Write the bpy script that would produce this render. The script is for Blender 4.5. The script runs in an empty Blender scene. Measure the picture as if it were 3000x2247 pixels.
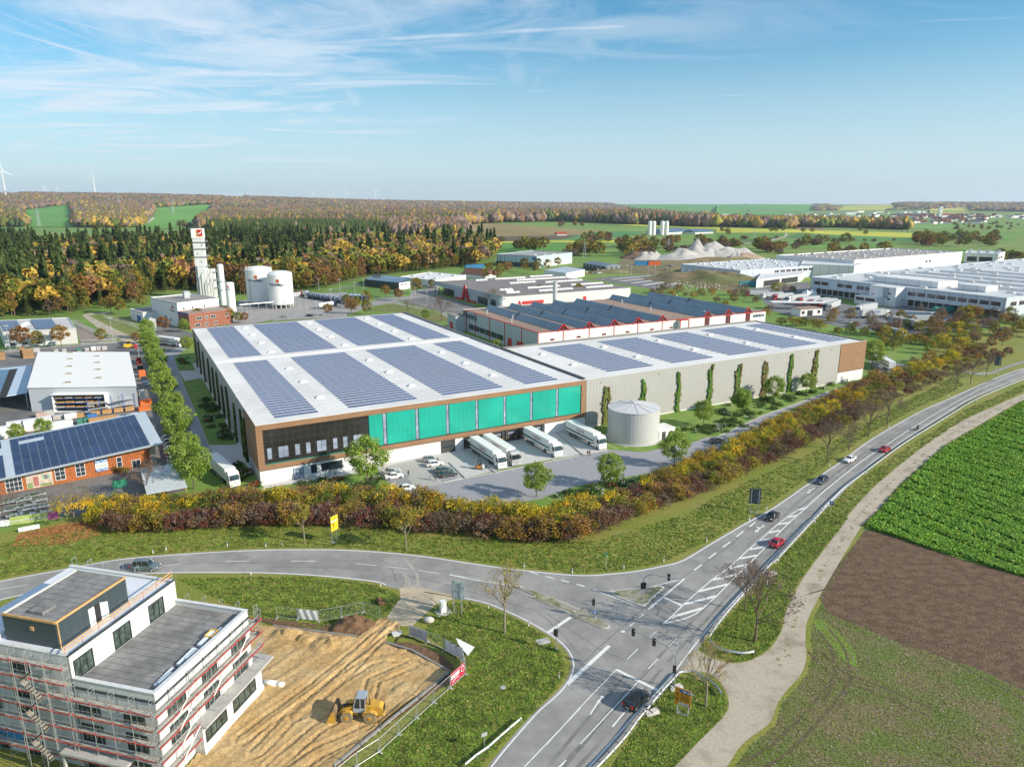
import bpy, math, random, bmesh
import numpy as np
from mathutils import Vector, Matrix
R=math.radians
random.seed(7)
sc=bpy.context.scene
# ---------- camera, sky, sun, exposure ----------
CAM_H=64.0; PITCH=R(14.2); FPX=2079.0
cd=bpy.data.cameras.new('camera'); cam=bpy.data.objects.new('camera',cd); sc.collection.objects.link(cam)
cd.sensor_width=36; cd.lens=36*FPX/3000; cd.clip_start=1; cd.clip_end=60000
cam.location=(0,0,CAM_H); cam.rotation_euler=(R(90)-PITCH,0,0); sc.camera=cam
SUN_EL=R(26); SUN_AZ=math.atan2(-.36,.93)   # direction towards the sun in the ground plane
sd=bpy.data.lights.new('sun','SUN'); sd.energy=5.0; sd.angle=R(.5); sd.color=(1,.89,.74)
so=bpy.data.objects.new('sun',sd); sc.collection.objects.link(so)
sv=Vector((math.cos(SUN_AZ)*math.cos(SUN_EL),math.sin(SUN_AZ)*math.cos(SUN_EL),math.sin(SUN_EL)))
so.rotation_euler=sv.to_track_quat('Z','Y').to_euler(); so.location=(0,0,300)
w=bpy.data.worlds.new('World'); sc.world=w; w.use_nodes=True
nt=w.node_tree; N=nt.nodes; L=nt.links; N.clear()
def nd(nt,t,**k):
    n=nt.nodes.new(t)
    for a,b in k.items(): setattr(n,a,b)
    return n
def mth(nt,op,a,b=None,c=None,clamp=False):
    n=nt.nodes.new('ShaderNodeMath'); n.operation=op; n.use_clamp=clamp
    for i,x in enumerate((a,b,c)):
        if x is None: continue
        if isinstance(x,(int,float)): n.inputs[i].default_value=x
        else: nt.links.new(x,n.inputs[i])
    return n.outputs[0]
sky=nd(nt,'ShaderNodeTexSky',sky_type='NISHITA',sun_disc=False,sun_elevation=SUN_EL,sun_rotation=math.pi/2-SUN_AZ,altitude=500,air_density=1.15,dust_density=.9,ozone_density=2.2)
tc=nd(nt,'ShaderNodeTexCoord'); sx=nd(nt,'ShaderNodeSeparateXYZ'); L.new(tc.outputs['Generated'],sx.inputs[0])
zz=mth(nt,'ADD',mth(nt,'MAXIMUM',sx.outputs[2],0.0),.035)
px=mth(nt,'DIVIDE',sx.outputs[0],zz); py=mth(nt,'DIVIDE',sx.outputs[1],zz)     # where the view ray meets the cloud layer
cv=nd(nt,'ShaderNodeCombineXYZ'); L.new(px,cv.inputs[0]); L.new(py,cv.inputs[1])
def noise(nt,vec,scale,detail=5,rough=.55,dist=0,mapscale=None,rot=0):
    if mapscale:
        m=nd(nt,'ShaderNodeMapping'); nt.links.new(vec,m.inputs[0]); m.inputs['Scale'].default_value=mapscale; m.inputs['Rotation'].default_value=(0,0,rot); vec=m.outputs[0]
    n=nd(nt,'ShaderNodeTexNoise'); n.inputs['Scale'].default_value=scale; n.inputs['Detail'].default_value=detail; n.inputs['Roughness'].default_value=rough; n.inputs['Distortion'].default_value=dist
    nt.links.new(vec,n.inputs['Vector']); return n.outputs['Fac']
def rmp(nt,x,lo,hi,o0=0,o1=1):
    n=nd(nt,'ShaderNodeMapRange',interpolation_type='SMOOTHSTEP'); n.inputs[1].default_value=lo; n.inputs[2].default_value=hi; n.inputs[3].default_value=o0; n.inputs[4].default_value=o1
    nt.links.new(x,n.inputs[0]); return n.outputs[0]
c1=rmp(nt,noise(nt,cv.outputs[0],.55,7,.62,1.2,(1,2.4,1),-.25),.33,.66)
c2=rmp(nt,noise(nt,cv.outputs[0],1.3,8,.6,.8,(1.6,.55,1),.5),.40,.72)
left=rmp(nt,mth(nt,'ADD',px,mth(nt,'MULTIPLY',py,.10)),-2.2,3.0,1,.13)
cl=mth(nt,'MULTIPLY',mth(nt,'MAXIMUM',c1,mth(nt,'MULTIPLY',c2,.8)),left,clamp=True)
def dirof(X,Y):   # photo pixel (2212 wide) -> cloud layer point
    x=(X-1106);y=(Y-828.5);f=1533.
    d=(x,f*math.cos(PITCH)-y*math.sin(PITCH),-f*math.sin(PITCH)-y*math.cos(PITCH))
    n=math.sqrt(sum(q*q for q in d)); z=max(d[2]/n,0)+.035
    return d[0]/n/z,d[1]/n/z
wob=noise(nt,cv.outputs[0],1.2,3); brk=noise(nt,cv.outputs[0],2.2,4)
for X0,Y0,X1,Y1,wd,st in ((0,62,720,275,.035,.75),(120,40,880,230,.025,.6),(0,115,560,65,.03,.35),(540,105,1350,57,.05,.75),(640,0,860,70,.05,.5),(700,110,850,152,.04,.6),(0,165,300,160,.05,.5),(1250,212,2212,205,.05,.5),(1390,218,2212,226,.04,.3),(1270,210,1400,300,.1,.35),(230,10,350,230,.16,.5),(1380,72,2212,40,.03,.25),(420,130,620,180,.05,.5),(900,290,1700,262,.07,.35),(1880,74,2212,66,.03,.2)):
    a=dirof(X0,Y0); b=dirof(X1,Y1); ln=math.dist(a,b); ux,uy=(b[0]-a[0])/ln,(b[1]-a[1])/ln
    dx=mth(nt,'SUBTRACT',px,a[0]); dy=mth(nt,'SUBTRACT',py,a[1])
    al=mth(nt,'ADD',mth(nt,'MULTIPLY',dx,ux),mth(nt,'MULTIPLY',dy,uy))
    ac=mth(nt,'ADD',mth(nt,'SUBTRACT',mth(nt,'MULTIPLY',dx,-uy),mth(nt,'MULTIPLY',dy,-ux)),mth(nt,'MULTIPLY',mth(nt,'SUBTRACT',wob,.5),.12))
    core=rmp(nt,mth(nt,'ABSOLUTE',ac),0,wd*1.7,1,0)
    ends=mth(nt,'MULTIPLY',rmp(nt,al,-.15,.1),rmp(nt,al,ln-.1,ln+.2,1,0))
    k=mth(nt,'MULTIPLY',mth(nt,'MULTIPLY',core,ends),mth(nt,'MULTIPLY',rmp(nt,brk,.25,.6,.35,1),st))
    cl=mth(nt,'MAXIMUM',cl,k)
low=rmp(nt,sx.outputs[2],0.0,.24,.8,0)
cl=mth(nt,'MAXIMUM',cl,low,clamp=True)
mx=nd(nt,'ShaderNodeMix',data_type='RGBA'); L.new(mth(nt,'MULTIPLY',cl,.86),mx.inputs[0]); 
tint=nd(nt,'ShaderNodeMix',data_type='RGBA',blend_type='MULTIPLY'); tint.inputs[0].default_value=1; L.new(sky.outputs[0],tint.inputs[6]); tint.inputs[7].default_value=(.42,.94,1.12,1)
L.new(tint.outputs[2],mx.inputs[6]); mx.inputs[7].default_value=(6.3,6.9,7.6,1)
bg=nd(nt,'ShaderNodeBackground'); bg.inputs[1].default_value=.10; L.new(mx.outputs[2],bg.inputs[0])
wo=nd(nt,'ShaderNodeOutputWorld'); L.new(bg.outputs[0],wo.inputs[0])
sc.view_settings.view_transform='Standard'; sc.view_settings.look='None'; sc.view_settings.exposure=.4; sc.view_settings.gamma=1
sc.cycles.max_bounces=6; sc.cycles.transparent_max_bounces=8; sc.cycles.diffuse_bounces=3; sc.cycles.glossy_bounces=3; sc.cycles.use_denoising=True
# ---------- photo survey: crop-window pixel -> point on the ground plane (or on the plane z) ----------
CR={'A1':(0,1500,900/1996),'A2':(800,1500,900/1996),'A3':(1600,1500,900/1996),'A4':(2100,900,900/1988),'A5':(1300,1000,900/1988),'A6':(700,1000,.35),'A7':(0,950,750/1912),'B1':(1350,1200,500/2212),'B2':(0,1020,500/2212),'B3':(0,1250,500/1271),'D1':(0,450,900/2212),'D2':(800,500,700/2109),'D3':(1300,500,900/2212),'D4':(2100,500,900/2212),'D6':(1200,700,1100/2212),'F':(0,0,3000/2212)}
def G(c,u,v,z=0.0):
    x0,y0,s=CR[c];x=x0+u*s-1500;y=y0+v*s-1123.5
    dy=FPX*math.cos(PITCH)-y*math.sin(PITCH);dz=-FPX*math.sin(PITCH)-y*math.cos(PITCH)
    t=(z-CAM_H)/dz
    return (x*t,dy*t)
def GL(c,pts,z=0.0): return [G(c,a,b,z) for a,b in pts]
# ---------- mesh helpers ----------
class MB:
    def __init__(s): s.v=[];s.f=[];s.m=[]
    def add(s,vs,fs,m=0):
        o=len(s.v); s.v+=[tuple(q) for q in vs]; s.f+=[tuple(i+o for i in f) for f in fs]; s.m+=[m]*len(fs); return s
    def hexa(s,b,t,m=0):
        return s.add(list(b)+list(t),[(3,2,1,0),(4,5,6,7),(0,1,5,4),(1,2,6,5),(2,3,7,6),(3,0,4,7)],m)
    def box(s,x0,x1,y0,y1,z0,z1,m=0):
        return s.hexa([(x0,y0,z0),(x1,y0,z0),(x1,y1,z0),(x0,y1,z0)],[(x0,y0,z1),(x1,y0,z1),(x1,y1,z1),(x0,y1,z1)],m)
    def obox(s,c,sz,rz=0,m=0):
        ca,sa=math.cos(rz),math.sin(rz);hx,hy=sz[0]/2,sz[1]/2
        q=[(c[0]+x*ca-y*sa,c[1]+x*sa+y*ca) for x,y in((-hx,-hy),(hx,-hy),(hx,hy),(-hx,hy))]
        return s.hexa([(a,b,c[2]) for a,b in q],[(a,b,c[2]+sz[2]) for a,b in q],m)
    def prism(s,poly,z0,z1,m=0,cap=True):
        n=len(poly)
        zb=z0 if callable(z0) else (lambda x,y:z0); zt=z1 if callable(z1) else (lambda x,y:z1)
        vs=[(x,y,zb(x,y)) for x,y in poly]+[(x,y,zt(x,y)) for x,y in poly]
        fs=[(i,(i+1)%n,(i+1)%n+n,i+n) for i in range(n)]
        if cap: fs+=[tuple(range(n,2*n)),tuple(reversed(range(n)))]
        return s.add(vs,fs,m)
    def cyl(s,x,y,z0,z1,r0,r1=None,n=12,m=0,cap=True):
        return s.tube((x,y,z0),(x,y,z1),r0,r0 if r1 is None else r1,n,m,cap)
    def tube(s,p,q,r0,r1=None,n=6,m=0,cap=True):
        r1=r0 if r1 is None else r1
        p=Vector(p);q=Vector(q);d=(q-p)
        if d.length<1e-6: return s
        d.normalize(); a=d.cross(Vector((0,0,1)) if abs(d.z)<.95 else Vector((1,0,0))).normalized(); b=d.cross(a)
        vs=[]
        for c,r in((p,r0),(q,r1)):
            for i in range(n):
                t=2*math.pi*i/n; vs.append(c+a*math.cos(t)*r+b*math.sin(t)*r)
        fs=[(i,(i+1)%n,(i+1)%n+n,i+n) for i in range(n)]
        if cap: fs+=[tuple(reversed(range(n))),tuple(range(n,2*n))]
        return s.add(vs,[tuple(reversed(f)) for f in fs],m)
    def path(s,pts,r,n=6,m=0):
        for a,b in zip(pts,pts[1:]): s.tube(a,b,r,r,n,m)
        return s
    def lathe(s,prof,cx=0,cy=0,n=24,m=0):
        vs=[];k=len(prof)
        for r,z in prof:
            for i in range(n):
                t=2*math.pi*i/n; vs.append((cx+r*math.cos(t),cy+r*math.sin(t),z))
        fs=[(j*n+i,j*n+(i+1)%n,(j+1)*n+(i+1)%n,(j+1)*n+i) for j in range(k-1) for i in range(n)]
        return s.add(vs,fs,m)
    def ball(s,c,r,n=10,m=0,sc_=(1,1,1)):
        prof=[(r*math.sin(math.pi*j/6)+1e-4,-r*math.cos(math.pi*j/6)) for j in range(7)]
        o=len(s.v); s.lathe(prof,0,0,n,m)
        for i in range(o,len(s.v)):
            x,y,z=s.v[i]; s.v[i]=(c[0]+x*sc_[0],c[1]+y*sc_[1],c[2]+z*sc_[2])
        return s
    def wheel(s,x,y,z,r,wd,ax='y',n=16,m=0,m2=1):
        # tyre with a dished rim, axis along y
        for dy,rr0,rr1,mm in((wd/2,r,r*.62,m),):
            s.tube((x,y-wd/2,z),(x,y+wd/2,z),r,r,n,m)
        return s
    def build(s,name,mats,parent=None,smooth=False,loc=None,rz=0):
        me=bpy.data.meshes.new(name); me.from_pydata(s.v,[],s.f)
        if not isinstance(mats,(list,tuple)): mats=[mats]
        for q in mats: me.materials.append(q)
        if len(mats)>1: me.polygons.foreach_set('material_index',s.m)
        if smooth: me.polygons.foreach_set('use_smooth',[True]*len(me.polygons))
        me.update()
        o=bpy.data.objects.new(name,me); sc.collection.objects.link(o)
        if parent: o.parent=parent
        if loc: o.location=loc
        if rz: o.rotation_euler=(0,0,rz)
        return o
def tag(o,label=None,cat=None,group=None,kind=None):
    if label: o['label']=label
    if cat: o['category']=cat
    if group: o['group']=group
    if kind: o['kind']=kind
    return o
def thing(name,label,cat,loc=(0,0,0),rz=0,group=None):
    o=bpy.data.objects.new(name,None); sc.collection.objects.link(o); o.empty_display_size=.5
    o.location=loc if len(loc)==3 else (loc[0],loc[1],0); o.rotation_euler=(0,0,rz); return tag(o,label,cat,group)
def copy_tree(o,loc=None,rz=None,label=None,group=None,s=None):
    def cp(q,par):
        c=q.copy(); sc.collection.objects.link(c)
        if par: c.parent=par
        for ch in KIDS(q): cp(ch,c)
        return c
    c=cp(o,None)
    if loc is not None: c.location=loc if len(loc)==3 else (loc[0],loc[1],0)
    if rz is not None: c.rotation_euler=(0,0,rz)
    if s is not None: c.scale=(s,s,s) if isinstance(s,(int,float)) else s
    if label: c['label']=label
    if group: c['group']=group
    return c
def KIDS(q): return list(q.children)
class Wall:   # a facade line p0->p1 (outside is on its right hand side); s metres along, d metres out, z up
    def __init__(s,p0,p1):
        s.p=np.array(p0[:2],float); e=np.array(p1[:2],float)-s.p; s.L=float(np.linalg.norm(e)); s.u=e/s.L; s.n=np.array((s.u[1],-s.u[0])); s.rz=math.atan2(s.u[1],s.u[0])
    def at(s,a,d=0): q=s.p+s.u*a+s.n*d; return (float(q[0]),float(q[1]))
    def box(s,mb,a0,a1,z0,z1,d0=-.05,d1=.05,m=0):
        q=[s.at(a0,d1),s.at(a1,d1),s.at(a1,d0),s.at(a0,d0)]
        return mb.hexa([(x,y,z0) for x,y in q],[(x,y,z1) for x,y in q],m)
    def frame(s,mb,a0,a1,z0,z1,t=.1,d0=-.02,d1=.08,m=0,nx=0,nz=0):
        s.box(mb,a0,a1,z0,z0+t,d0,d1,m); s.box(mb,a0,a1,z1-t,z1,d0,d1,m); s.box(mb,a0,a0+t,z0+t,z1-t,d0,d1,m); s.box(mb,a1-t,a1,z0+t,z1-t,d0,d1,m)
        for i in range(nx): c=a0+(a1-a0)*(i+1)/(nx+1); s.box(mb,c-t*.35,c+t*.35,z0+t,z1-t,d0,d1-.01,m)
        for i in range(nz): c=z0+(z1-z0)*(i+1)/(nz+1); s.box(mb,a0+t,a1-t,c-t*.35,c+t*.35,d0,d1-.015,m)
def local(pts,o,rz=0):
    c,s=math.cos(-rz),math.sin(-rz); return [((x-o[0])*c-(y-o[1])*s,(x-o[0])*s+(y-o[1])*c) for x,y in pts]
# ---------- materials ----------
MT={}
def mat(name,col=(.5,.5,.5),rough=.7,metal=0,var=.12,vs=1.5,col2=None,v2=.06,bump=0,bs=8,stripes=(),emit=None,coord='Object',spec=.5,orand=0,sheen=0,transl=0,attr=None,facrange=(.35,.65),coat=0,detail=4,stretch=None):
    if name in MT: return MT[name]
    m=bpy.data.materials.new(name); m.use_nodes=True; t=m.node_tree; t.nodes.clear()
    out=nd(t,'ShaderNodeOutputMaterial'); bs_=nd(t,'ShaderNodeBsdfPrincipled'); t.links.new(bs_.outputs[0],out.inputs[0])
    bs_.inputs['Roughness'].default_value=rough; bs_.inputs['Metallic'].default_value=metal; bs_.inputs['Specular IOR Level'].default_value=spec; bs_.inputs['Coat Weight'].default_value=coat
    tcn=nd(t,'ShaderNodeTexCoord'); vec=tcn.outputs[coord] if coord!='World' else nd(t,'ShaderNodeNewGeometry').outputs['Position']
    if attr:
        a=nd(t,'ShaderNodeAttribute',attribute_name=attr); cur=a.outputs['Color']
    else:
        c=nd(t,'ShaderNodeRGB'); c.outputs[0].default_value=(*col,1); cur=c.outputs[0]
    def mix(fac,a,b,bt='MIX'):
        x=nd(t,'ShaderNodeMix',data_type='RGBA',blend_type=bt)
        if isinstance(fac,(int,float)): x.inputs[0].default_value=fac
        else: t.links.new(fac,x.inputs[0])
        for i,q in((6,a),(7,b)):
            if isinstance(q,tuple): x.inputs[i].default_value=(*q,1)
            else: t.links.new(q,x.inputs[i])
        return x.outputs[2]
    if col2:
        f=rmp(t,noise(t,vec,v2,detail,.6,0,stretch),*facrange); cur=mix(f,cur,col2)
    if var:
        v=rmp(t,noise(t,vec,vs,5,.65,0,stretch),.25,.75,1-var,1+var); k=nd(t,'ShaderNodeCombineColor')
        for i in range(3): t.links.new(v,k.inputs[i])
        cur=mix(1.0,cur,k.outputs[0],'MULTIPLY')
    for ax,per,wd,sc_col in stripes:   # joints: thin lines at a fixed pitch
        sp=nd(t,'ShaderNodeSeparateXYZ'); t.links.new(vec,sp.inputs[0])
        q=mth(t,'ADD',sp.outputs[0],sp.outputs[1]) if ax=='xy' else sp.outputs['xyz'.index(ax)]
        fr=mth(t,'FRACT',mth(t,'DIVIDE',q,per)); ln=mth(t,'LESS_THAN',fr,wd/per); cur=mix(ln,cur,sc_col)
    if orand:
        oi=nd(t,'ShaderNodeObjectInfo'); h=nd(t,'ShaderNodeHueSaturation'); t.links.new(cur,h.inputs['Color'])
        t.links.new(mth(t,'ADD',mth(t,'MULTIPLY',mth(t,'SUBTRACT',oi.outputs['Random'],.5),orand*.12),.5),h.inputs['Hue'])
        t.links.new(mth(t,'ADD',mth(t,'MULTIPLY',mth(t,'FRACT',mth(t,'MULTIPLY',oi.outputs['Random'],7.31)),orand),1-orand*.5),h.inputs['Value']); cur=h.outputs[0]
    t.links.new(cur,bs_.inputs['Base Color'])
    if bump:
        b=nd(t,'ShaderNodeBump'); b.inputs['Strength'].default_value=min(1,bump); b.inputs['Distance'].default_value=bump*.3; t.links.new(noise(t,vec,bs,5,.6,0,stretch),b.inputs['Height']); t.links.new(b.outputs[0],bs_.inputs['Normal'])
    if emit: bs_.inputs['Emission Color'].default_value=(*emit[:3],1); bs_.inputs['Emission Strength'].default_value=emit[3]
    if transl:
        tr=nd(t,'ShaderNodeBsdfTranslucent'); t.links.new(cur,tr.inputs[0]); ms=nd(t,'ShaderNodeMixShader'); ms.inputs[0].default_value=transl
        t.links.new(bs_.outputs[0],ms.inputs[1]); t.links.new(tr.outputs[0],ms.inputs[2]); t.links.new(ms.outputs[0],out.inputs[0])
    MT[name]=m; return m
def text(name,s,size,m,parent,loc,rot,ext=.02,align='CENTER',bold=0.0,sx=1.0):
    cu=bpy.data.curves.new(name,'FONT'); cu.body=s; cu.size=size; cu.extrude=ext; cu.align_x=align; cu.align_y='CENTER'; cu.offset=bold; cu.resolution_u=2
    o=bpy.data.objects.new(name,cu); sc.collection.objects.link(o); bpy.context.view_layer.update()
    me=bpy.data.meshes.new_from_object(o.evaluated_get(bpy.context.evaluated_depsgraph_get())); bpy.data.objects.remove(o); bpy.data.curves.remove(cu)
    me.name=name; me.materials.clear(); me.materials.append(m)
    o=bpy.data.objects.new(name,me); sc.collection.objects.link(o); o.parent=parent; o.location=loc; o.rotation_euler=rot; o.scale=(sx,1,1); return o
white=mat('white_paint',(.78,.78,.76),.5,var=.05); whitew=mat('white_render',(.72,.71,.69),.8,var=.07,vs=.6,bump=.05)
grey=mat('grey_paint',(.35,.36,.37),.5,var=.06); dark=mat('dark_metal',(.035,.037,.04),.45,var=.1); black=mat('black_rubber',(.02,.02,.022),.8,var=.1)
galv=mat('galvanised',(.5,.52,.54),.4,.6,var=.12,vs=3); glass=mat('window_glass',(.03,.045,.06),.06,var=.25,vs=.35,spec=.9); glassl=mat('sky_glass',(.28,.33,.42),.08,var=.35,vs=.25,spec=.9)
red=mat('red_paint',(.5,.02,.02),.45,var=.06); blue=mat('blue_paint',(.03,.12,.38),.45,var=.06); concrete=mat('concrete',(.42,.41,.39),.85,var=.14,vs=.8,bump=.08); yellow=mat('yellow_paint',(.75,.45,.03),.45,var=.06)
chrome=mat('bright_metal',(.7,.7,.7),.25,.9,var=.05); lampglass=mat('lamp_glass',(.75,.78,.8),.1,var=.05); tail=mat('tail_lamp',(.45,.01,.01),.2,var=0)
barkm=mat('bark',(.16,.12,.085),.9,var=.3,vs=2,bump=.2); bark2=mat('pale_bark',(.24,.2,.14),.9,var=.3,vs=2)
ORD='first second third fourth fifth sixth seventh eighth ninth tenth eleventh twelfth thirteenth fourteenth fifteenth sixteenth seventeenth eighteenth nineteenth twentieth'.split()
TENS={2:'twenty',3:'thirty',4:'forty',5:'fifty',6:'sixty',7:'seventy',8:'eighty',9:'ninety'}
def ordinal(i):
    if i<20: return ORD[i]
    n=i+1; t,u=divmod(n,10)
    if t>9: return 'hundred and '+ordinal(n-101)
    return (TENS[t]+'-'+ORD[u-1]) if u else TENS[t][:-1]+'ieth'
def autolabel(items,marks,group=None):
    # items: (object, words, x, y); marks: (phrase, x, y): name each by look, nearest landmark and its rank there
    bins={}
    for o,wd,x,y in items:
        m=min(marks,key=lambda q:(q[1]-x)**2+(q[2]-y)**2); bins.setdefault((wd,m[0]),[]).append((x/max(y,1),o))
    for (wd,ph),l in bins.items():
        l.sort(key=lambda q:q[0])
        for i,(_,o) in enumerate(l):
            o['label']=f'{wd} {ph}' if len(l)==1 else f'{wd} {ph}, {ordinal(i)} from left'
            if group: o['group']=group
def inpoly(x,y,P):
    c=False;j=len(P)-1
    for i in range(len(P)):
        if (P[i][1]>y)!=(P[j][1]>y) and x<(P[j][0]-P[i][0])*(y-P[i][1])/(P[j][1]-P[i][1])+P[i][0]: c=not c
        j=i
    return c
def smooth(pts,k=5,closed=False):
    out=[];n=len(pts)
    for i in range(n if closed else n-1):
        p0=pts[(i-1)%n] if closed or i>0 else pts[i];p1=pts[i];p2=pts[(i+1)%n];p3=pts[(i+2)%n] if closed or i+2<n else p2
        for j in range(k):
            t=j/k; out.append(tuple(.5*(2*p1[a]+(p2[a]-p0[a])*t+(2*p0[a]-5*p1[a]+4*p2[a]-p3[a])*t*t+(3*p1[a]-p0[a]-3*p2[a]+p3[a])*t**3) for a in range(len(p1))))
    if not closed: out.append(tuple(pts[-1]))
    return out
# ---------- terrain ----------
HOR=[(-800,417),(0,418),(300,420),(560,424),(800,431),(1000,434),(1250,436.5),(3000,438)]
def terr(x,y):
    r=math.hypot(x,y)
    if r<3000: return 0.0
    X=1106+1581*x/max(y,1)
    yh=HOR[0][1] if X<=HOR[0][0] else HOR[-1][1]
    for (a,b),(c,d) in zip(HOR,HOR[1:]):
        if a<=X<=c: yh=b+(d-b)*(X-a)/(c-a)
    lf=min(1,max(0,(1300-X)/500)); r0=3000+(1-lf)*3500; r1=7000+(1-lf)*2500
    top=64+(440-yh)/1631*r1-30
    t=min(1,max(0,(r-r0)/(r1-r0))); t=t*t*(3-2*t)
    return top*t+lf*t*(1-t)*18*math.sin(x*.0021+y*.0013)
def sheet(name,poly,m,z=0.004,kind='structure',label=None,cat=None):
    from mathutils.geometry import delaunay_2d_cdt
    P=[p for i,p in enumerate(poly) if math.dist(p,poly[i-1])>1e-3]; cx=sum(p[0] for p in P)/len(P); cy=sum(p[1] for p in P)/len(P)
    far=max(math.hypot(*p) for p in P)>2900; ex=[]
    if far:
        xs=[p[0] for p in P];ys=[p[1] for p in P]; sp=max(70,(max(xs)-min(xs))/25); xx=min(xs)
        while xx<max(xs):
            yy=min(ys)
            while yy<max(ys):
                if inpoly(xx,yy,P): ex.append(Vector((xx-cx,yy-cy)))
                yy+=sp
            xx+=sp
        z+=1.0
    vs,_,fs,_,_,_=delaunay_2d_cdt([Vector((x-cx,y-cy)) for x,y in P]+ex,[(i,(i+1)%len(P)) for i in range(len(P))],[],0,1e-5)
    keep=[]
    for f in fs:
        q=[vs[i] for i in f]; x=sum(v.x for v in q)/3+cx; y=sum(v.y for v in q)/3+cy
        if inpoly(x,y,P):
            if (q[1]-q[0]).cross(q[2]-q[0])<0: f=list(reversed(f))
            keep.append(tuple(f))
    me=bpy.data.meshes.new(name); me.from_pydata([(v.x+cx,v.y+cy,z+terr(v.x+cx,v.y+cy)) for v in vs],[],keep); me.materials.append(m)
    o=bpy.data.objects.new(name,me); sc.collection.objects.link(o); return tag(o,label,cat,None,kind)
grass=mat('grass_ground',(.17,.205,.025),.95,var=.42,vs=3.0,col2=(.24,.225,.05),v2=.07,bump=.5,bs=3.5,coord='World',detail=6)
meadow=mat('meadow',(.12,.235,.03),.95,var=.2,vs=.02,col2=(.17,.235,.045),v2=.004,coord='World')
def gm(name,c,c2=None,var=.15,vs=.05,v2=.01,bump=0,bs=1,**k): return mat(name,c,.95,var=var,vs=vs,col2=c2,v2=v2,bump=bump,bs=bs,coord='World',**k)
vs=[];fs=[];na=96;rr=[0]+[30*1.13**i for i in range(52)]
for i,r in enumerate(rr):
    for j in range(na):
        a=2*math.pi*j/na; vs.append((r*math.cos(a),r*math.sin(a),terr(r*math.cos(a),r*math.sin(a))))
for i in range(len(rr)-1):
    for j in range(na):
        fs.append((i*na+j,(i+1)*na+j,(i+1)*na+(j+1)%na,i*na+(j+1)%na))
mb=MB(); mb.add(vs,fs); o=mb.build('ground',[meadow],smooth=True); tag(o,None,None,None,'structure')
FIELDS=[('D3',[(20,430),(60,400),(330,378),(700,405),(1220,437),(1000,462),(700,472),(100,472)],(.21,.16,.055)),
('D3',[(190,475),(700,473),(1000,463),(1180,478),(880,492),(700,505),(300,514),(180,500)],(.085,.062,.035)),
('D3',[(270,514),(700,506),(1260,505),(1262,516),(800,516),(290,521)],(.45,.42,.03)),
('D3',[(280,523),(880,518),(900,560),(800,605),(420,600),(320,592)],(.07,.2,.02)),
('D3',[(470,374),(820,368),(1250,384),(1500,402),(2212,412),(2212,432),(1450,438),(1200,434),(720,404)],(.12,.2,.03)),
('D3',[(880,490),(1080,440),(1450,440),(1330,470),(1150,492)],(.045,.16,.04)),
('D3',[(1230,390),(1480,388),(1780,406),(2212,418),(2212,428),(1500,404)],(.4,.4,.04)),
('D4',[(0,418),(560,424),(1450,452),(1450,484),(1000,470),(600,448),(0,448)],(.38,.38,.03)),
('D4',[(580,450),(1000,472),(1450,488),(1400,514),(700,502),(500,482)],(.06,.17,.03)),
('D4',[(480,492),(1350,520),(1200,562),(600,562),(560,540)],(.1,.2,.03)),
('D4',[(0,450),(480,452),(480,480),(0,500)],(.09,.2,.02)),('D4',[(0,510),(380,482),(440,490),(350,520),(0,530)],(.06,.13,.02)),
('D4',[(560,408),(760,414),(790,434),(540,424)],(.2,.13,.08)),
('D1',[(160,458),(520,444),(545,480),(535,532),(210,532)],(.08,.23,.03)),('D1',[(1050,480),(1120,448),(1550,436),(1480,480),(1440,506),(1200,545),(1020,536)],(.1,.25,.03)),
('D1',[(0,420),(180,418),(150,432),(0,440)],(.12,.24,.04)),('D1',[(1630,412),(1780,410),(1770,424),(1630,424)],(.12,.24,.04)),
('D4',[(0,272),(700,262),(700,300),(400,318),(0,330)],(.07,.24,.03)),('D4',[(1530,292),(1830,288),(1830,306),(1540,312)],(.4,.38,.06)),
('D4',[(1360,388),(1780,390),(1750,416),(1380,420)],(.12,.24,.05)),('D4',[(870,284),(1300,280),(1300,292),(870,296)],(.35,.36,.05)),
('D3',[(1100,272),(1500,266),(2200,268),(2200,300),(1700,306),(1480,296)],(.07,.24,.03)),('D3',[(1000,268),(1300,264),(1250,278),(1000,276)],(.25,.32,.05)),
('D4',[(2060,470),(2170,480),(2100,494),(2060,492)],(.08,.22,.02)),('D4',[(1560,560),(2100,600),(2100,620),(1900,590)],(.09,.18,.03))]
for i,(c,p,col) in enumerate(FIELDS): col=tuple(min(.8,q*1.35) for q in col); sheet('field',GL(c,p),gm(f'crop_{i}',col,tuple(q*.78 for q in col),var=.14,vs=.01,v2=.004,stretch=(1,.25,1)),.03+.01*i)
for c,p in (('D4',[(500,452),(512,462),(490,482),(400,505),(300,520),(180,530),(180,526),(300,515),(390,500),(480,478),(498,462),(488,453)]),('D1',[(1105,472),(1115,478),(1060,510),(1015,532),(1000,530),(1050,498)]),('D3',[(1480,306),(1560,300),(1700,312),(1660,318),(1570,308),(1490,314)])):
    sheet('path',GL(c,p),gm('pale_track',(.48,.45,.4)),.4)
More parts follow.
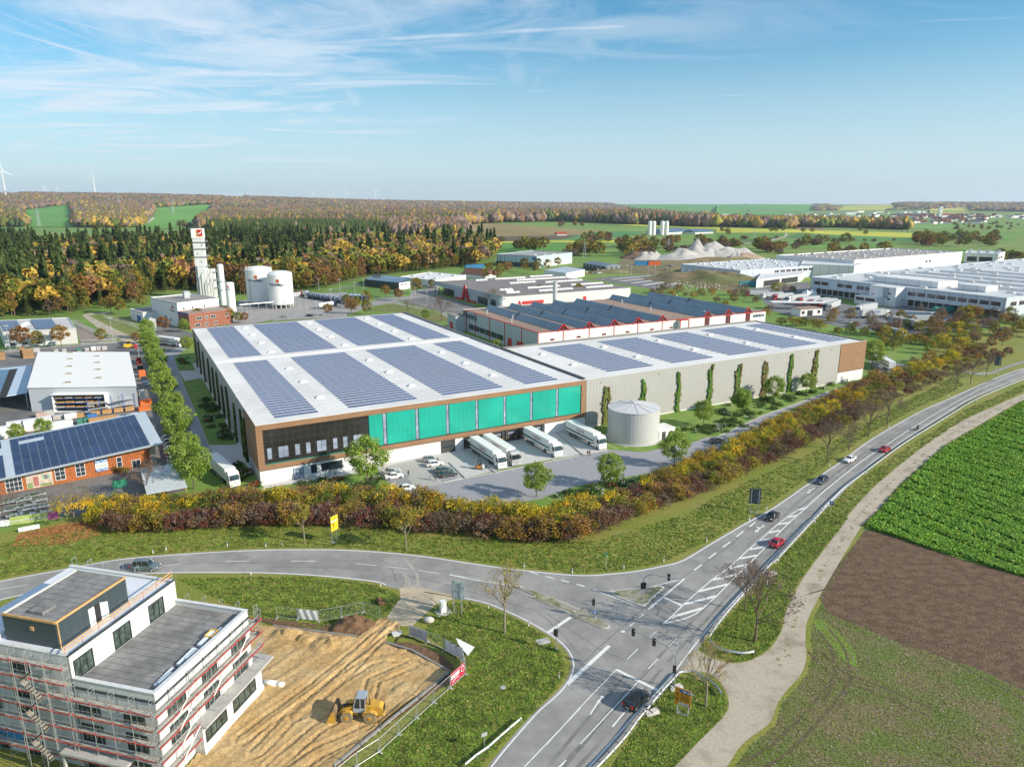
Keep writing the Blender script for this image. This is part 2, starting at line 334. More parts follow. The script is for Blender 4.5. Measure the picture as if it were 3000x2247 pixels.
# near ground
asph=mat('asphalt',(.235,.228,.218),.88,var=.10,vs=.5,col2=(.31,.30,.283),v2=.14,coord='World',bump=.02,bs=30,stretch=(1,1,1))
asph2=mat('pale_asphalt',(.30,.30,.325),.85,var=.08,vs=1.2,coord='World'); asph3=mat('yard_asphalt',(.13,.13,.135),.9,var=.16,vs=.3,col2=(.2,.19,.18),v2=.06,coord='World')
paint=mat('road_paint',(.72,.72,.70),.7,var=.12,vs=2.5,coord='World'); slab=mat('concrete_paving',(.52,.51,.50),.85,var=.05,vs=1,coord='World'); slabd=mat('grey_paving',(.40,.39,.37),.85,var=.1,vs=1.5,coord='World')
near=GL('F',[(-500,1657),(-300,1240),(-60,1155),(0,1150),(60,1145),(140,1120),(210,1105),(430,1060),(545,1078),(700,1072),(900,1105),(1100,1115),(1200,1100),(1330,1050),(1500,990),(1650,905),(1800,850),(1950,790),(2050,740),(2212,690),(2500,600),(3000,620),(2700,1000),(2600,1657)])
near+= [(45,30),(20,12),(-60,12)]
sheet('lawn',near,grass,.004)
# roads (edge surveys)
RA=smooth(GL('A4',[(2300,330),(1988,395),(1820,450),(1500,590),(1300,680),(1000,850),(815,985),(600,1130),(400,1270),(300,1330),(190,1390),(0,1500)])[:]+GL('A3',[(1050,210),(880,310),(750,345),(600,375),(430,395),(200,405)])+GL('A2',[(1600,370),(1300,330),(1000,285),(700,255),(400,240),(0,240)])+GL('A1',[(1400,255),(900,290),(700,315),(400,370),(0,445),(-300,520)]),4)
RB=smooth(GL('A1',[(-300,660),(0,575),(200,530),(700,430),(1050,400),(1500,397)])+GL('A2',[(20,402),(300,418),(600,448),(700,466),(780,492)])+GL('A2',[(1180,560),(1240,566),(1400,605),(1600,692),(1750,775),(1850,845),(1915,920),(1935,1000),(1905,1090),(1830,1180),(1700,1295),(1500,1520),(1390,1657)])+GL('A2',[(1290,1770),(1170,1900),(960,2130)]),4)
RC=smooth([*GL('A3',[(-60,2100),(140,1875)])]+GL('A3',[(330,1657),(520,1440),(650,1290),(830,1095),(985,890),(1100,745),(1300,528),(1500,300),(1800,-5)])+GL('A4',[(735,1280),(980,1045),(1250,850),(1500,690),(1680,582),(1988,458),(2300,340)]),4)
sheet('road',RA+RB+RC,asph,.008)
ZC=[0]
def ribbon(mb,pts,w,z,m=0,off=0):
    if z<.0145: ZC[0]+=1; z+=.0004*(ZC[0]%40+1)
    P=[np.array(p[:2],float) for p in pts];n=len(P);vs=[]
    for i in range(n):
        t=P[min(i+1,n-1)]-P[max(i-1,0)]; t/=np.linalg.norm(t)+1e-9; k=np.array((t[1],-t[0]))
        for s in(-.5,.5): q=P[i]+k*(off+s*w); vs.append((q[0],q[1],z))
    return mb.add(vs,[(2*i,2*i+1,2*i+3,2*i+2) for i in range(n-1)],m)
def dashes(mb,pts,w,z,on,gap,m=0):
    P=[np.array(p[:2],float) for p in pts]; d=0; cur=[]; 
    seg=[]
    for a,b in zip(P,P[1:]):
        l=np.linalg.norm(b-a); n=max(1,int(l/.5))
        for i in range(n):
            q=a+(b-a)*i/n; k=(d+l*i/n)%(on+gap)
            if k<on: cur.append(q)
            elif cur:
                if len(cur)>1: ribbon(mb,cur,w,z,m)
                cur=[]
        d+=l
    if len(cur)>1: ribbon(mb,cur,w,z,m)
mk=MB(); Z=.014
ribbon(mk,RA,.25,Z,off=-.35); ribbon(mk,RC,.2,Z,off=-.75)
k=len(smooth(GL('A1',[(-300,660),(0,575),(200,530),(700,430),(1050,400),(1500,397)])+GL('A2',[(20,402),(300,418),(600,448),(700,466),(780,492)]),4))
ribbon(mk,RB[:k-2],.25,Z,off=-.3); ribbon(mk,RB[k+1:],.2,Z,off=-.4)
def line(c,pts,w=.15): ribbon(mk,GL(c,pts),w,Z)
CL=smooth(GL('A4',[(2300,352),(1988,415),(1750,510),(1500,640),(1250,790),(1100,890)]),4); ribbon(mk,CL,.2,Z,off=.0)
line('A4',[(1090,893),(980,965),(860,1055),(700,1185),(585,1290)],.25)
# hatched island
ribbon(mk,GL('A3',[(760,725),(812,680),(897,597),(987,515),(1077,440),(1182,365),(1255,300),(1317,241),(1383,186),(1443,134),(1503,80),(1568,32)])+GL('A4',[(530,1308),(587,1288)]),.22,Z); ribbon(mk,GL('A3',[(760,725),(900,692),(970,662),(1022,622),(1107,545),(1182,468),(1247,403),(1315,338),(1373,280),(1433,222),(1480,172),(1530,118),(1585,62),(1632,22)])+GL('A4',[(587,1292)]),.22,Z)
for a,b in (((815,682),(1020,622)),((900,597),(1105,545)),((990,515),(1180,468)),((1080,440),(1245,403)),((1185,367),(1312,338)),((1258,302),(1370,280)),((1320,243),(1430,222)),((1385,187),(1455,176)),((1445,135),(1520,118)),((1505,80),(1575,70)),((1570,33),(1630,22)),): line('A3',[a,b],.55)
for a,b in (((455,1358),(520,1347)),((530,1311),(572,1303)),((392,1405),(475,1392))): line('A4',[a,b],.5)
for c,p,w_ in (('A3',[(762,552),(882,607)],.5),('A3',[(662,633),(900,432)],.3),('A3',[(455,1022),(735,1162)],.5),('A3',[(455,1022),(200,1290),(0,1512)],.15),('A3',[(600,1100),(222,1505)],.15),('A3',[(135,1120),(410,868)],.6),('A3',[(15,782),(160,682)],.6),('A3',[(305,502),(590,612)],.15),('A3',[(410,512),(560,508),(700,480),(900,432)],.2),
 ('A2',[(1148,405),(1250,430),(1400,455),(1550,475)],.25),('A2',[(1148,410),(1300,425),(1460,455)],.12),('A2',[(1388,1657),(1480,1560),(1996,1265)],.0),('A3',[(80,1657),(130,1610)],.15),('A3',[(528,955),(596,888)],.15),('A3',[(662,1018),(727,952)],.15),('A3',[(602,688),(636,660)],.2),('A3',[(543,740),(577,714)],.2),('A3',[(790,880),(850,818)],.1),('A3',[(905,765),(955,710)],.1),('A3',[(670,815),(720,770)],.1),
 ('A3',[(488,775),(512,775)],.5),('A2',[(1870,1652),(1903,1608)],.15),('A2',[(1630,1657),(1996,1272)],.15)):
    if w_: line(c,p,w_)
for a,b in (((1320,95),(1362,65)),((1237,160),(1282,126)),((1150,226),(1196,194)),((1057,300),(1105,263)),((962,376),(1013,340))): line('A3',[a,b],.3)
for a,b in (((215,1420),(250,1390)),((128,1485),(172,1450)),((40,1552),(88,1518))): line('A4',[a,b],.3)
for a,b in (((120,317),(268,319)),((538,334),(676,347)),((738,353),(880,370)),((942,378),(1085,400)),): line('A2',[a,b],.14)
for a,b in (((1670,390),(1722,404)),((1770,416),(1822,430)),((1870,442),(1922,456)),((1972,468),(2020,480))): line('A2',[a,b],.22)
for a,b in (((1045,350),(1175,338)),((1465,321),(1620,317)),((1895,318),(2050,318)),((0,500),(180,472)),((870,440),(905,432))): line('A1',[a,b],.14)
line('A3',[(98,441),(150,455)],.22); line('A3',[(198,470),(250,485)],.22)
def arrow(c,tail_,mid,heads,w_=.22):
    line(c,[tail_,mid],w_)
    for h in heads:
        a=np.array(G(c,*mid));b=np.array(G(c,*h)); d=(b-a)/np.linalg.norm(b-a); k=np.array((-d[1],d[0])); q=a+(b-a)*.45
        ribbon(mk,[a,q],w_,Z); ZC[0]+=1; z_=Z+.0004*(ZC[0]%40); mk.add([(*(q+k*.38),z_),(*(q-k*.38),z_),(*b,z_)],[(0,1,2)])
arrow('A3',(285,1315),(350,1215),[(375,1190)]); arrow('A3',(285,1315),(348,1217),[(340,1240)])
arrow('A3',(430,1395),(505,1305),[(540,1285)]); arrow('A3',(1415,85),(1385,110),[(1355,133),(1370,95)]); arrow('A4',(310,1410),(280,1430),[(245,1458),(262,1422)]); arrow('A4',(635,1170),(610,1185),[(583,1206),(590,1178)])
tag(mk.build('road_marking',[paint]),None,None,None,'structure')
# gravel track, shoulders
gravel=mat('gravel',(.43,.375,.295),.95,var=.16,vs=2.6,col2=(.29,.24,.175),v2=.22,coord='World',bump=.25,bs=6,facrange=(.45,.7))
GLft=smooth(GL('A3',[(700,1757),(830,1657),(1000,1480),(1150,1330),(1188,1240),(1150,1130),(1085,1062),(1000,1035),(900,1035),(845,1075)]),4)
GL2=smooth(GL('A3',[(985,895),(1060,940),(1200,980),(1330,962),(1450,890),(1530,770),(1560,640),(1640,480),(1740,330)])+GL('A4',[(790,1440),(870,1320),(1010,1170),(1150,1050),(1300,930),(1450,820),(1600,730),(1800,640),(2000,556),(2300,440)]),4)
GR=smooth(GL('A4',[(2300,470),(1988,597),(1700,760),(1480,890),(1350,1000),(1180,1150),(1060,1290),(950,1400),(860,1540),(790,1657)])+GL('A3',[(1720,650),(1685,800),(1690,950),(1650,1060),(1560,1160),(1500,1250),(1450,1370),(1280,1500),(1170,1657),(1040,1800)]),4)
sheet('track',GLft+GL2+GR,gravel,.012)
mid=[]
for i in range(26):
    t=i/25; a=GL2[12+int(t*(len(GL2)-13))]; b=min(GR,key=lambda q:math.dist(q,a)); mid.append(((a[0]*.5+b[0]*.5)+.1*math.sin(i*3),(a[1]+b[1])*.5))
gg=MB()
for a,b in zip(mid,mid[1:]):
    n=max(1,int(math.dist(a,b)/.6))
    for i in range(n):
        t=i/n; x=a[0]+(b[0]-a[0])*t+random.gauss(0,.25); y=a[1]+(b[1]-a[1])*t+random.gauss(0,.25)
        if random.random()<.35:
            r=random.uniform(.15,.45); gg.add([(x+r*math.cos(q*1.05+r)*random.uniform(.6,1.3),y+r*math.sin(q*1.05+r),.02) for q in range(6)],[(0,1,2,3,4,5)])
tag(gg.build('grass',[gm('grass_tuft_ground',(.22,.22,.10),var=.3,vs=2)]),'thin grass growing between the wheel tracks of the gravel lane','grass',None,'stuff')
dustm=gm('road_dust',(.52,.43,.30),(.40,.33,.24),var=.15,vs=1.2,v2=.3)
sheet('site_entrance',GL('A2',[(820,495),(900,480),(1010,500),(1180,545),(1180,562),(1060,600),(1010,640),(960,690),(900,740),(830,740),(730,695),(790,610),(830,560)]),dustm,.016)
fan=MB(); FZ=[.018]
for st,en in (((858,495),(800,370)),((935,500),(860,320)),((1000,500),(1250,450)),((880,500),(820,380)),((948,500),(850,300))):
    a,b=G('A2',*st),G('A2',*en); c=((a[0]+b[0])/2+(.9 if st[0]<990 else -1.5),(a[1]+b[1])/2+.2); FZ[0]+=.0012; ribbon(fan,smooth([a,c,b],8),.38,FZ[0])
tag(fan.build('road_dirt',[gm('dust_trail',(.40,.37,.31),(.33,.31,.28),var=.2,vs=1,v2=.5)]),None,None,None,'structure')
# kerbed islands
kerb=mat('kerb_stone',(.5,.48,.44),.85,var=.12,coord='World'); paver=mat('island_paving',(.33,.30,.25),.9,var=.2,vs=2,coord='World',col2=(.2,.2,.1),v2=.4)
def island(pts,name,m_in,h=.13):
    P=smooth(pts,3,True); mb=MB(); mb.prism(P,0,h); o=mb.build(name,[kerb]); tag(o,None,None,None,'structure')
    cx=sum(p[0] for p in P)/len(P);cy=sum(p[1] for p in P)/len(P); Q=[]
    for x,y in P: d=math.hypot(x-cx,y-cy); k=max(.3,(d-.35)/d); Q.append((cx+(x-cx)*k,cy+(y-cy)*k))
    sheet(name+'_surface',Q,m_in,h+.006)
island(GL('A3',[(420,522),(640,490),(745,483),(760,495),(700,555),(640,610),(600,605)]),'traffic_island',paver)
island(GL('A2',[(1560,480),(1700,515),(1996,635)])+GL('A3',[(180,650),(330,700),(405,735),(412,750),(370,758),(250,710),(150,662),(-100,555)])+GL('A2',[(1700,545)]),'traffic_island',gm('island_weeds',(.17,.17,.07),(.3,.28,.22),var=.3,vs=1,v2=.4))
sheet('island_tip',GL('A3',[(250,628),(330,690),(400,735),(370,750),(280,712),(170,662)]),paver,.142)
# hall access roads and yard
hy=GL('A7',[(1190,170),(1200,250),(1250,350),(1300,530),(1345,660),(1400,880),(1430,960),(1560,1030),(1640,1080),(1830,1290)])+GL('A6',[(0,1300),(350,1330),(620,1330),(760,1290),(1100,1350),(1600,1600)])+GL('A5',[(250,1080),(560,1030),(760,1000),(850,960),(1150,895),(1350,850),(1500,800),(1720,740),(1870,640),(1988,590)])+GL('A4',[(400,690),(830,520),(950,510),(1160,430),(1280,385),(1160,360),(1080,300),(1000,300),(960,330),(1060,420),(940,480),(790,520),(500,630),(300,700),(0,840)])+GL('A5',[(1870,605),(1700,620),(1590,660),(1420,690),(1290,718),(1060,700),(0,915)])+GL('A6',[(1370,1260),(1310,1180),(1100,1290),(750,1270),(50,1260)])+GL('A7',[(1790,1240),(1640,1060),(1590,1000),(1550,880),(1470,680),(1400,520),(1340,370),(1300,250),(1400,180),(1340,120)])
sheet('yard',hy,asph2,.02)
TH=math.atan2(104.2,190.6); A0=(-58.9,155.5)
def UVp(u,v): return (A0[0]+u*math.cos(TH)-v*math.sin(TH),A0[1]+u*math.sin(TH)+v*math.cos(TH))
ap=[UVp(33,-.0)]+GL('A6',[(1160,1080),(1310,1270),(1370,1262)])+GL('A5',[(0,915),(520,795),(1060,702),(960,540)])+[UVp(93,1)]
sheet('apron',ap,slab,.024); sheet('pavement',GL('A6',[(1170,1060),(1380,1210),(1370,1240),(1490,1235),(1700,1195),(1560,1040),(1540,1000),(1470,990)]),slabd,.028)
fw=MB()
for i,poly in enumerate((GL('A7',[(1335,348),(1480,345),(1505,400),(1380,425)]),GL('A7',[(1560,900),(1775,903),(1850,1010),(1660,1075),(1600,1000)]),[UVp(0,-.5),UVp(-1.6,-.5),UVp(-1.6,150),UVp(0,150)],[UVp(-1,0),UVp(-.5,-3.2),UVp(12,-3.0),UVp(33,-3.4),UVp(33,0)])): sheet('pavement',poly,slab,.024+.001*i)
for u0,u1,v0,v1 in ((-16,-3,0,0),): pass
lawn2=mat('garden_lawn',(.12,.24,.03),.95,var=.35,vs=2,col2=(.2,.27,.06),v2=.3,coord='World',bump=.3,bs=4)
for p in (GL('A7',[(1300,245),(1420,215),(1450,345),(1335,348)]),GL('A7',[(1378,430),(1510,402),(1600,560),(1770,900),(1560,902),(1470,680)]),GL('A7',[(1665,1072),(1815,1025),(1911,1130),(1990,1250)])+GL('A6',[(190,1235),(700,1150),(1190,1120),(1310,1180),(1100,1290),(750,1270),(50,1260)]),
  GL('A5',[(1055,645),(1000,520),(1290,500),(1420,640),(1420,690),(1290,718),(1060,700)]),[UVp(96,-.3)]+[UVp(217,-.3)]+GL('A4',[(930,470),(790,520),(500,630),(300,700),(0,840)])+GL('A5',[(1870,605),(1700,620),(1630,650),(1560,600),(1500,550),(1380,500)]),GL('A4',[(935,430),(1060,420),(960,480),(840,492),(940,470)]),GL('A5',[(640,1010),(850,940),(1340,850),(1360,880),(1200,960),(700,1040)])):
    sheet('garden',p,lawn2,.03)
for c,p in (('A5',[(1060,702),(0,915)]),('A6',[(50,1260),(750,1270),(1100,1290),(1310,1180)]),('A4',[(1060,420),(940,480),(790,520),(500,630),(300,700),(0,840)]),('A7',[(1300,250),(1340,370),(1400,520),(1470,680),(1550,880),(1590,1000),(1660,1075)])):
    mb=MB(); P=GL(c,p)
    for a,b in zip(P,P[1:]): Wall(a,b).box(mb,0,math.dist(a,b),0,.12,-.07,.07)
    tag(mb.build('kerb',[kerb]),None,None,None,'structure')
# plots behind
sheet('yard',GL('F',[(-300,800),(0,770),(0,760),(160,745),(300,738),(330,800),(350,900),(385,1000),(400,1060),(330,1075),(200,1110),(0,1130),(-300,1200)]),asph3,.006)
for c,p,m in (('D1',[(-100,1465),(0,1445),(300,1410),(620,1388),(1000,1350),(1060,1335),(1040,1320),(920,1345),(600,1370),(200,1395),(0,1420),(-100,1430)],asph),
 ('D1',[(590,1165),(720,1270),(860,1340),(930,1360),(1030,1355),(1000,1325),(930,1310),(820,1260),(700,1200),(640,1165),(800,1150),(800,1140),(640,1150)],gravel),
 ('D1',[(540,1190),(700,1290),(850,1340),(580,1370),(550,1260)],gm('plot_gravel',(.24,.2,.17),var=.2,vs=.3)),
 ('D1',[(1700,1130),(1720,1060),(2212,1010),(2500,1000),(2500,1180),(1950,1200),(1640,1260)],gm('yard_paving',(.3,.29,.28),var=.15,vs=.2)),
 ('D1',[(1030,1330),(1130,1200),(1290,1260),(1400,1300),(1380,1330),(1200,1440),(1150,1420)],asph3),
 ('D2',[(150,1120),(300,1080),(560,1100),(640,1150),(600,1230),(380,1250),(0,1260),(0,1180)],gm('yard_paving2',(.27,.27,.27),var=.15,vs=.2)),
 ('D2',[(0,1330),(0,1290),(300,1275),(560,1245),(780,1185),(960,1130),(1200,1110),(1440,1070),(1460,1095),(1180,1140),(1090,1160),(1440,1250),(1600,1262),(1600,1300),(1300,1280),(1060,1170),(860,1200),(700,1260),(560,1290),(200,1310)],asph),
 ('D2',[(1100,1150),(1460,1100),(1800,1200),(1640,1260),(1450,1240)],asph3),('D2',[(1230,1060),(1440,1030),(1480,1080),(1200,1115)],asph),
 ('D3',[(1060,780),(1180,765),(1500,750),(1800,803),(1560,862),(1300,822)],gm('parking_asphalt',(.15,.15,.15),var=.12,vs=.1)),
 ('D4',[(300,905),(400,870),(660,830),(700,900),(1080,1000),(1400,960),(2000,1060),(2000,1120),(1500,1190),(900,1130),(400,1010)],gm('yard_asphalt_far',(.16,.17,.18),var=.12,vs=.1)),
 ('D4',[(160,860),(660,800),(670,840),(300,890)],asph3),('D1',[(590,1175),(740,1290),(950,1340),(1040,1320),(1110,1200),(760,1155),(640,1150)],gm('verge',(.13,.2,.03),(.2,.2,.06),var=.3,vs=.3)),
 ('D3',[(1090,740),(1300,640),(1700,620),(2250,700),(2100,880),(1800,830),(1500,745)],gm('waste_ground',(.2,.15,.085),(.13,.13,.05),var=.25,vs=.08,v2=.03)),
 ('D2',[(470,1070),(800,960),(960,1050),(1150,1060),(1100,1110),(860,1140)],gm('lawn_far',(.1,.19,.03),var=.2,vs=.1)),('D2',[(860,1200),(1060,1175),(1450,1250),(1600,1330),(1400,1340),(1100,1245),(800,1240)],gm('lawn_leaves',(.17,.15,.04),(.12,.18,.03),var=.3,vs=.3,v2=.05)),
 ('A4',[(1540,400),(1700,425),(1780,420),(1860,385),(1988,345),(1988,360),(1870,400),(1790,432),(1700,440),(1540,415)],asph)):
    z_=.034+.004*len(c)*random.random(); sheet('plot',GL(c,p),m,.035 if 'verge' in m.name else z_+.01)
st=MB()
for i in range(5):
    t=i/4.6+.03; a=[np.array(G('D3',*q)) for q in((1200,780),(1500,757),(1560,852),(1760,806))]
    p=a[0]+(a[2]-a[0])*t; q=a[1]+(a[3]-a[1])*t; ribbon(st,[p,q],5,.09)
tag(st.build('parking_strip',[gm('pale_paving',(.5,.49,.47))]),None,None,None,'structure')
# fields right
rape=[*GL('A4',[(960,1430),(1010,1365),(1080,1300),(1200,1165),(1360,1015),(1490,905),(1710,775),(1998,612),(2300,480),(2600,600),(2600,1900),(1988,1745),(1640,1645),(1400,1572),(1100,1468)])]
soil=mat('ploughed_soil',(.10,.058,.03),.95,var=.75,vs=3.2,col2=(.165,.105,.06),v2=.5,coord='World',bump=.8,bs=3,stretch=(1.0,1.6,1))
sprout=mat('sprouting_soil',(.10,.135,.025),.95,var=.7,vs=3.0,col2=(.16,.125,.06),v2=.16,coord='World',bump=.6,bs=3)
FR=GL('A4',[(960,1430),(900,1530),(840,1640)])+GL('A3',[(1800,560),(1740,680),(1720,800),(1730,900),(1700,1050),(1600,1170),(1530,1240),(1490,1390),(1330,1510),(1220,1657),(1100,1800)])
sheet('field',FR+[(60,35),(90,35),(140,60),(140,100)]+GL('A4',[(2300,1900),(1640,1645),(1400,1572),(1100,1468)]),sprout,.008)
sheet('field',GL('A4',[(965,1440),(1100,1470),(1400,1574),(1640,1647),(1988,1747),(2400,1900),(2400,2500)])+GL('F',[(2330,1530),(2212,1490),(2100,1440),(1960,1395),(1850,1350),(1790,1325),(1770,1290),(1810,1220)]),soil,.012)
sheet('field',rape,gm('rape_ground',(.12,.27,.02),var=.3,vs=1),.012)
# crop: countless leaf tufts
def tufts(name,poly,n,hmin,hmax,mats,label,cat,size=.35,wts=None,row=None):
    xs=[p[0] for p in poly];ys=[p[1] for p in poly];mb=MB();k=0;tries=0
    while k<n and tries<n*12:
        tries+=1
        y=min(ys)+(max(ys)-min(ys))*random.random()**1.6; x=random.uniform(min(xs),max(xs))
        if abs(x)>y*.80+12 or not inpoly(x,y,poly): continue
        if row and math.sin((x*row[0]+y*row[1]))>.55 and random.random()<.8: continue
        k+=1; s=size*(1+y/160)*random.uniform(.6,1.3); h=random.uniform(hmin,hmax)*(1+.35*math.sin(x*.3+1)*math.sin(y*.23)); a=random.uniform(0,6.28)
        mi=random.choices(range(len(mats)),wts)[0] if wts else 0
        for q in range(2):
            b=a+q*1.7+random.uniform(-.4,.4); dx,dy=s*math.cos(b),s*math.sin(b); tl=random.uniform(-.35,.35)*s
            mb.add([(x-dx,y-dy,h*.55),(x+dy*.6,y-dx*.6,h+tl),(x+dx,y+dy,h*.7),(x-dy*.6,y+dx*.6,h-tl*.5)],[(0,1,2,3)],mi)
    o=mb.build(name,mats); return tag(o,label,cat,None,'stuff')
lf=lambda n,c,**k: mat(n,c,.65,var=.35,vs=.8,coord='World',transl=.35,**k)
tufts('rapeseed',rape,42000,.45,.65,[lf('rape_leaf',(.17,.36,.03)),lf('rape_leaf_light',(.27,.46,.05)),lf('rape_flower',(.45,.5,.03))],'dense green rapeseed crop with scattered yellow flowers beside the gravel lane','crop',.21,(55,42,3),(1.1,.55))
rut=MB(); RZ=[.02]
def ruts(c,pts,sep=1.9,w=.4):
    P=smooth(GL(c,pts),5)
    for s in(-.5,.5): RZ[0]+=.0011; ribbon(rut,P,w,RZ[0],off=s*sep)
for p in ([(1800,760),(1900,900),(1920,1100),(1850,1250)],[(1740,900),(1900,1050),(2150,1150),(2500,1300)],[(1330,1657),(1560,1500),(1800,1250),(1950,1050)]): ruts('A3',p)
for p in ([(1000,1657),(900,1500)],[(1400,1657),(1150,1540)]): pass
ruts('F',[(1830,1330),(2000,1390),(2212,1500),(2400,1600)],2.2,.3); ruts('F',[(1760,1290),(1900,1260),(2100,1300),(2300,1370)],2.4,.3)
tag(rut.build('field_ruts',[gm('rut_soil',(.10,.08,.04),var=.4,vs=2)]),None,None,None,'structure')
rut=MB()
for p in ([(1240,960),(1380,900),(1500,960),(1490,1060),(1330,1180),(1100,1400),(900,1600)],[(1000,780),(1200,800),(1420,860),(1520,960),(1510,1060),(1380,1180),(1150,1420),(960,1620)]): ruts('A2',p,1.8,.35)
tag(rut.build('lawn_ruts',[gm('rut_lawn',(.13,.13,.04),var=.4,vs=2)]),None,None,None,'structure')
sheet('sown_patch',GL('A3',[(1735,690),(1790,700),(1900,780),(2010,900),(2020,1010),(1930,960),(1850,860),(1760,780)]),gm('fresh_green',(.13,.24,.02),(.14,.17,.03),var=.5,vs=3,v2=.3),.0155)
cr=MB(); CZ=[.0125]
for c,p,w_ in (('A3',[(1420,20),(1150,250),(880,430),(640,620),(420,810),(200,1010)],.05),('A3',[(0,660),(150,760),(330,880),(520,960)],.04),('A2',[(0,355),(500,365),(900,420),(1300,520),(1700,640)],.04),('A2',[(1720,655),(1850,760),(1990,930)],.04),('A3',[(700,1000),(560,1150),(380,1350),(200,1560)],.05),('A3',[(1300,330),(1180,430),(1020,560)],.04),('A1',[(900,345),(1500,330),(1996,335)],.04),('A4',[(200,1540),(500,1290),(800,1060),(1100,860)],.05),('A2',[(700,310),(760,360),(800,450)],.04),('A3',[(150,560),(260,600),(400,660)],.04)):
    P=[(x+random.uniform(-.15,.15),y+random.uniform(-.15,.15)) for x,y in smooth(GL(c,p),8)]; CZ[0]+=.0002; ribbon(cr,P,w_*1.6,CZ[0]+.003)
tag(cr.build('road_seam',[gm('tar_seam',(.07,.07,.07))]),None,None,None,'structure')
wt_=MB(); 
for c,p in (('A3',[(560,1060),(330,1330),(60,1657)],),('A3',[(720,1000),(470,1300),(150,1657)],),('A3',[(1640,60),(1290,390),(1000,700),(760,960)],),('A4',[(1800,470),(1300,740),(900,1000),(500,1300)],),('A4',[(1700,530),(1250,790),(860,1060)],)):
    P=smooth(GL(c,p),6)
    for s in(-.8,.8): CZ[0]+=.0001; ribbon(wt_,P,.5,CZ[0],off=s)
tag(wt_.build('road_wear',[gm('worn_asphalt',(.175,.17,.165),(.24,.235,.225),var=.12,vs=1,v2=.2)]),None,None,None,'structure')
# ---------- big logistics hall (own frame: x along the front, y towards the back) ----------
woodm=mat('timber_cladding',(.30,.165,.085),.7,var=.25,vs=.7,stripes=(('z',.28,.05,(.12,.065,.035)),),stretch=(.35,.35,4))
panelm=mat('metal_cladding',(.38,.375,.355),.5,var=.03,vs=.2,stripes=(('xy',1.15,.07,(.2,.2,.19)),))
panelm2=mat('metal_cladding_plain',(.5,.49,.47),.5,var=.03,vs=.2)
roofm=mat('roof_membrane',(.73,.72,.70),.75,var=.07,vs=.5,col2=(.63,.62,.605),v2=.05); green=mat('turquoise_panel',(.015,.36,.27),.3,var=.16,vs=.10,stripes=(('x',1.22,.045,(.01,.18,.13)),))
basem=mat('base_concrete',(.70,.69,.67),.8,var=.04,vs=.4,stripes=(('x',6.5,.06,(.45,.44,.43)),))
pv=mat('solar_cell',(.085,.115,.225),.3,var=.22,vs=.05,spec=.6,stripes=(('x',.52,.035,(.16,.2,.36)),)); pvn=mat('dark_solar_cell',(.02,.045,.11),.15,var=.3,vs=.4,spec=.8,stripes=())
alu=mat('aluminium_frame',(.62,.63,.64),.4,.5,var=.05)
hall=thing('logistics_hall','huge flat-roofed hall with turquoise panels, timber band and solar arrays','hall',A0,TH)
P=hall
def B(name,m,*boxes,par=None,**k):
    if name in ('base_wall','plinth','soffit','bumper','roof_seam','parapet','coping'):
        for b in boxes: o=MB().box(*b).build(name,m,par or P,**k)
        return o
    mb=MB()
    for b in boxes: mb.box(*b)
    return mb.build(name,m,par or P,**k)
W1,D1_,W2,D2_=91.6,150.4,217.5,53.0
B('roof',roofm,(.3,W1-.3,.3,D1_-.3,13.9,14.35)); B('roof',roofm,(W1+.4,W2-.3,.3,D2_-.3,13.88,14.3))
B('roof_seam',mat('seam_sheet',(.60,.595,.58),.6,var=.05),(.3,W1-.3,76.7,77.1,14.35,14.5),(.3,W1-.3,78.2,78.35,14.35,14.45))
# shell walls
B('wall',panelm,(.05,.3,19,146,0,14.55)); B('wall',panelm,(.3,W1-.3,D1_-.3,D1_-.05,0,14.5)); B('wall',panelm,(W1-.25,W1,D2_,D1_-.05,0,14.5))
B('wall',panelm,(W1,203.2,.05,.3,0.35,14.65)); B('wall',panelm,(W1+.02,W2,D2_-.3,D2_,0,14.45)); B('wall',panelm2,(W2-.3,W2-.02,15,D2_-.3,0,14.45))
B('plinth',basem,(W1,203.2,-.0,.35,0,.33),(-.02,.32,19,146,0,.5))
par=mat('parapet_coping',(.16,.155,.15),.6,var=.06); cop=mat('pale_coping',(.72,.71,.69),.5,var=.03)
B('parapet',par,(W1-.35,W1+.35,D2_+.1,D1_,14.4,14.95),(.2,W1-.36,D1_-.4,D1_+.03,14.4,14.62)); B('parapet',par,(W1+.1,W1+.5,1.2,D2_+.1,14.32,14.95),(W1+.5,W2+.02,D2_-.35,D2_+.04,14.32,14.95),(W2-.35,W2+.03,.4,D2_-.36,14.3,14.7))
B('coping',cop,(-.06,W1+.02,-.06,.28,14.62,14.72),(W1+.03,W2,-.02,.35,14.66,14.74),(-.05,.3,.29,D1_,14.56,14.72))
# corner timber volumes
B('timber_frame',woodm,(-.1,W1,-.1,.5,13.3,14.62),(-.1,1.35,-.1,.5,3.55,13.3),(90.0,W1,-.1,.5,3.55,13.3),(1.35,90.0,-.1,.5,3.55,4.8))
B('timber_wall',woodm,(-.1,.04,.5,16.3,3.55,14.6)); B('timber_wall',woodm,(-.1,.04,141,150.3,3.55,14.6)); B('timber_wall',woodm,(203.22,W2+.05,-.12,.3,4.1,14.7),(W2-.01,W2+.05,.31,15,4.1,14.68))
B('soffit',dark,(-.08,W1,-.08,.6,3.46,3.54),(1.36,1.5,.28,.5,4.8,13.3),(89.85,89.99,.28,.5,4.8,13.3),(203.2,W2,-.1,.3,4.0,4.09))
B('base_wall',basem,(.02,52.4,.1,.4,0,3.46),(77.8,W1,.1,.4,0,3.46),(.02,.4,.4,16.3,0,3.5),(.02,.4,141,150.3,0,3.5)); B('base_wall',basem,(203.2,W2,.04,.4,0,4.0),(W2-.35,W2,.4,15,0,4.0))
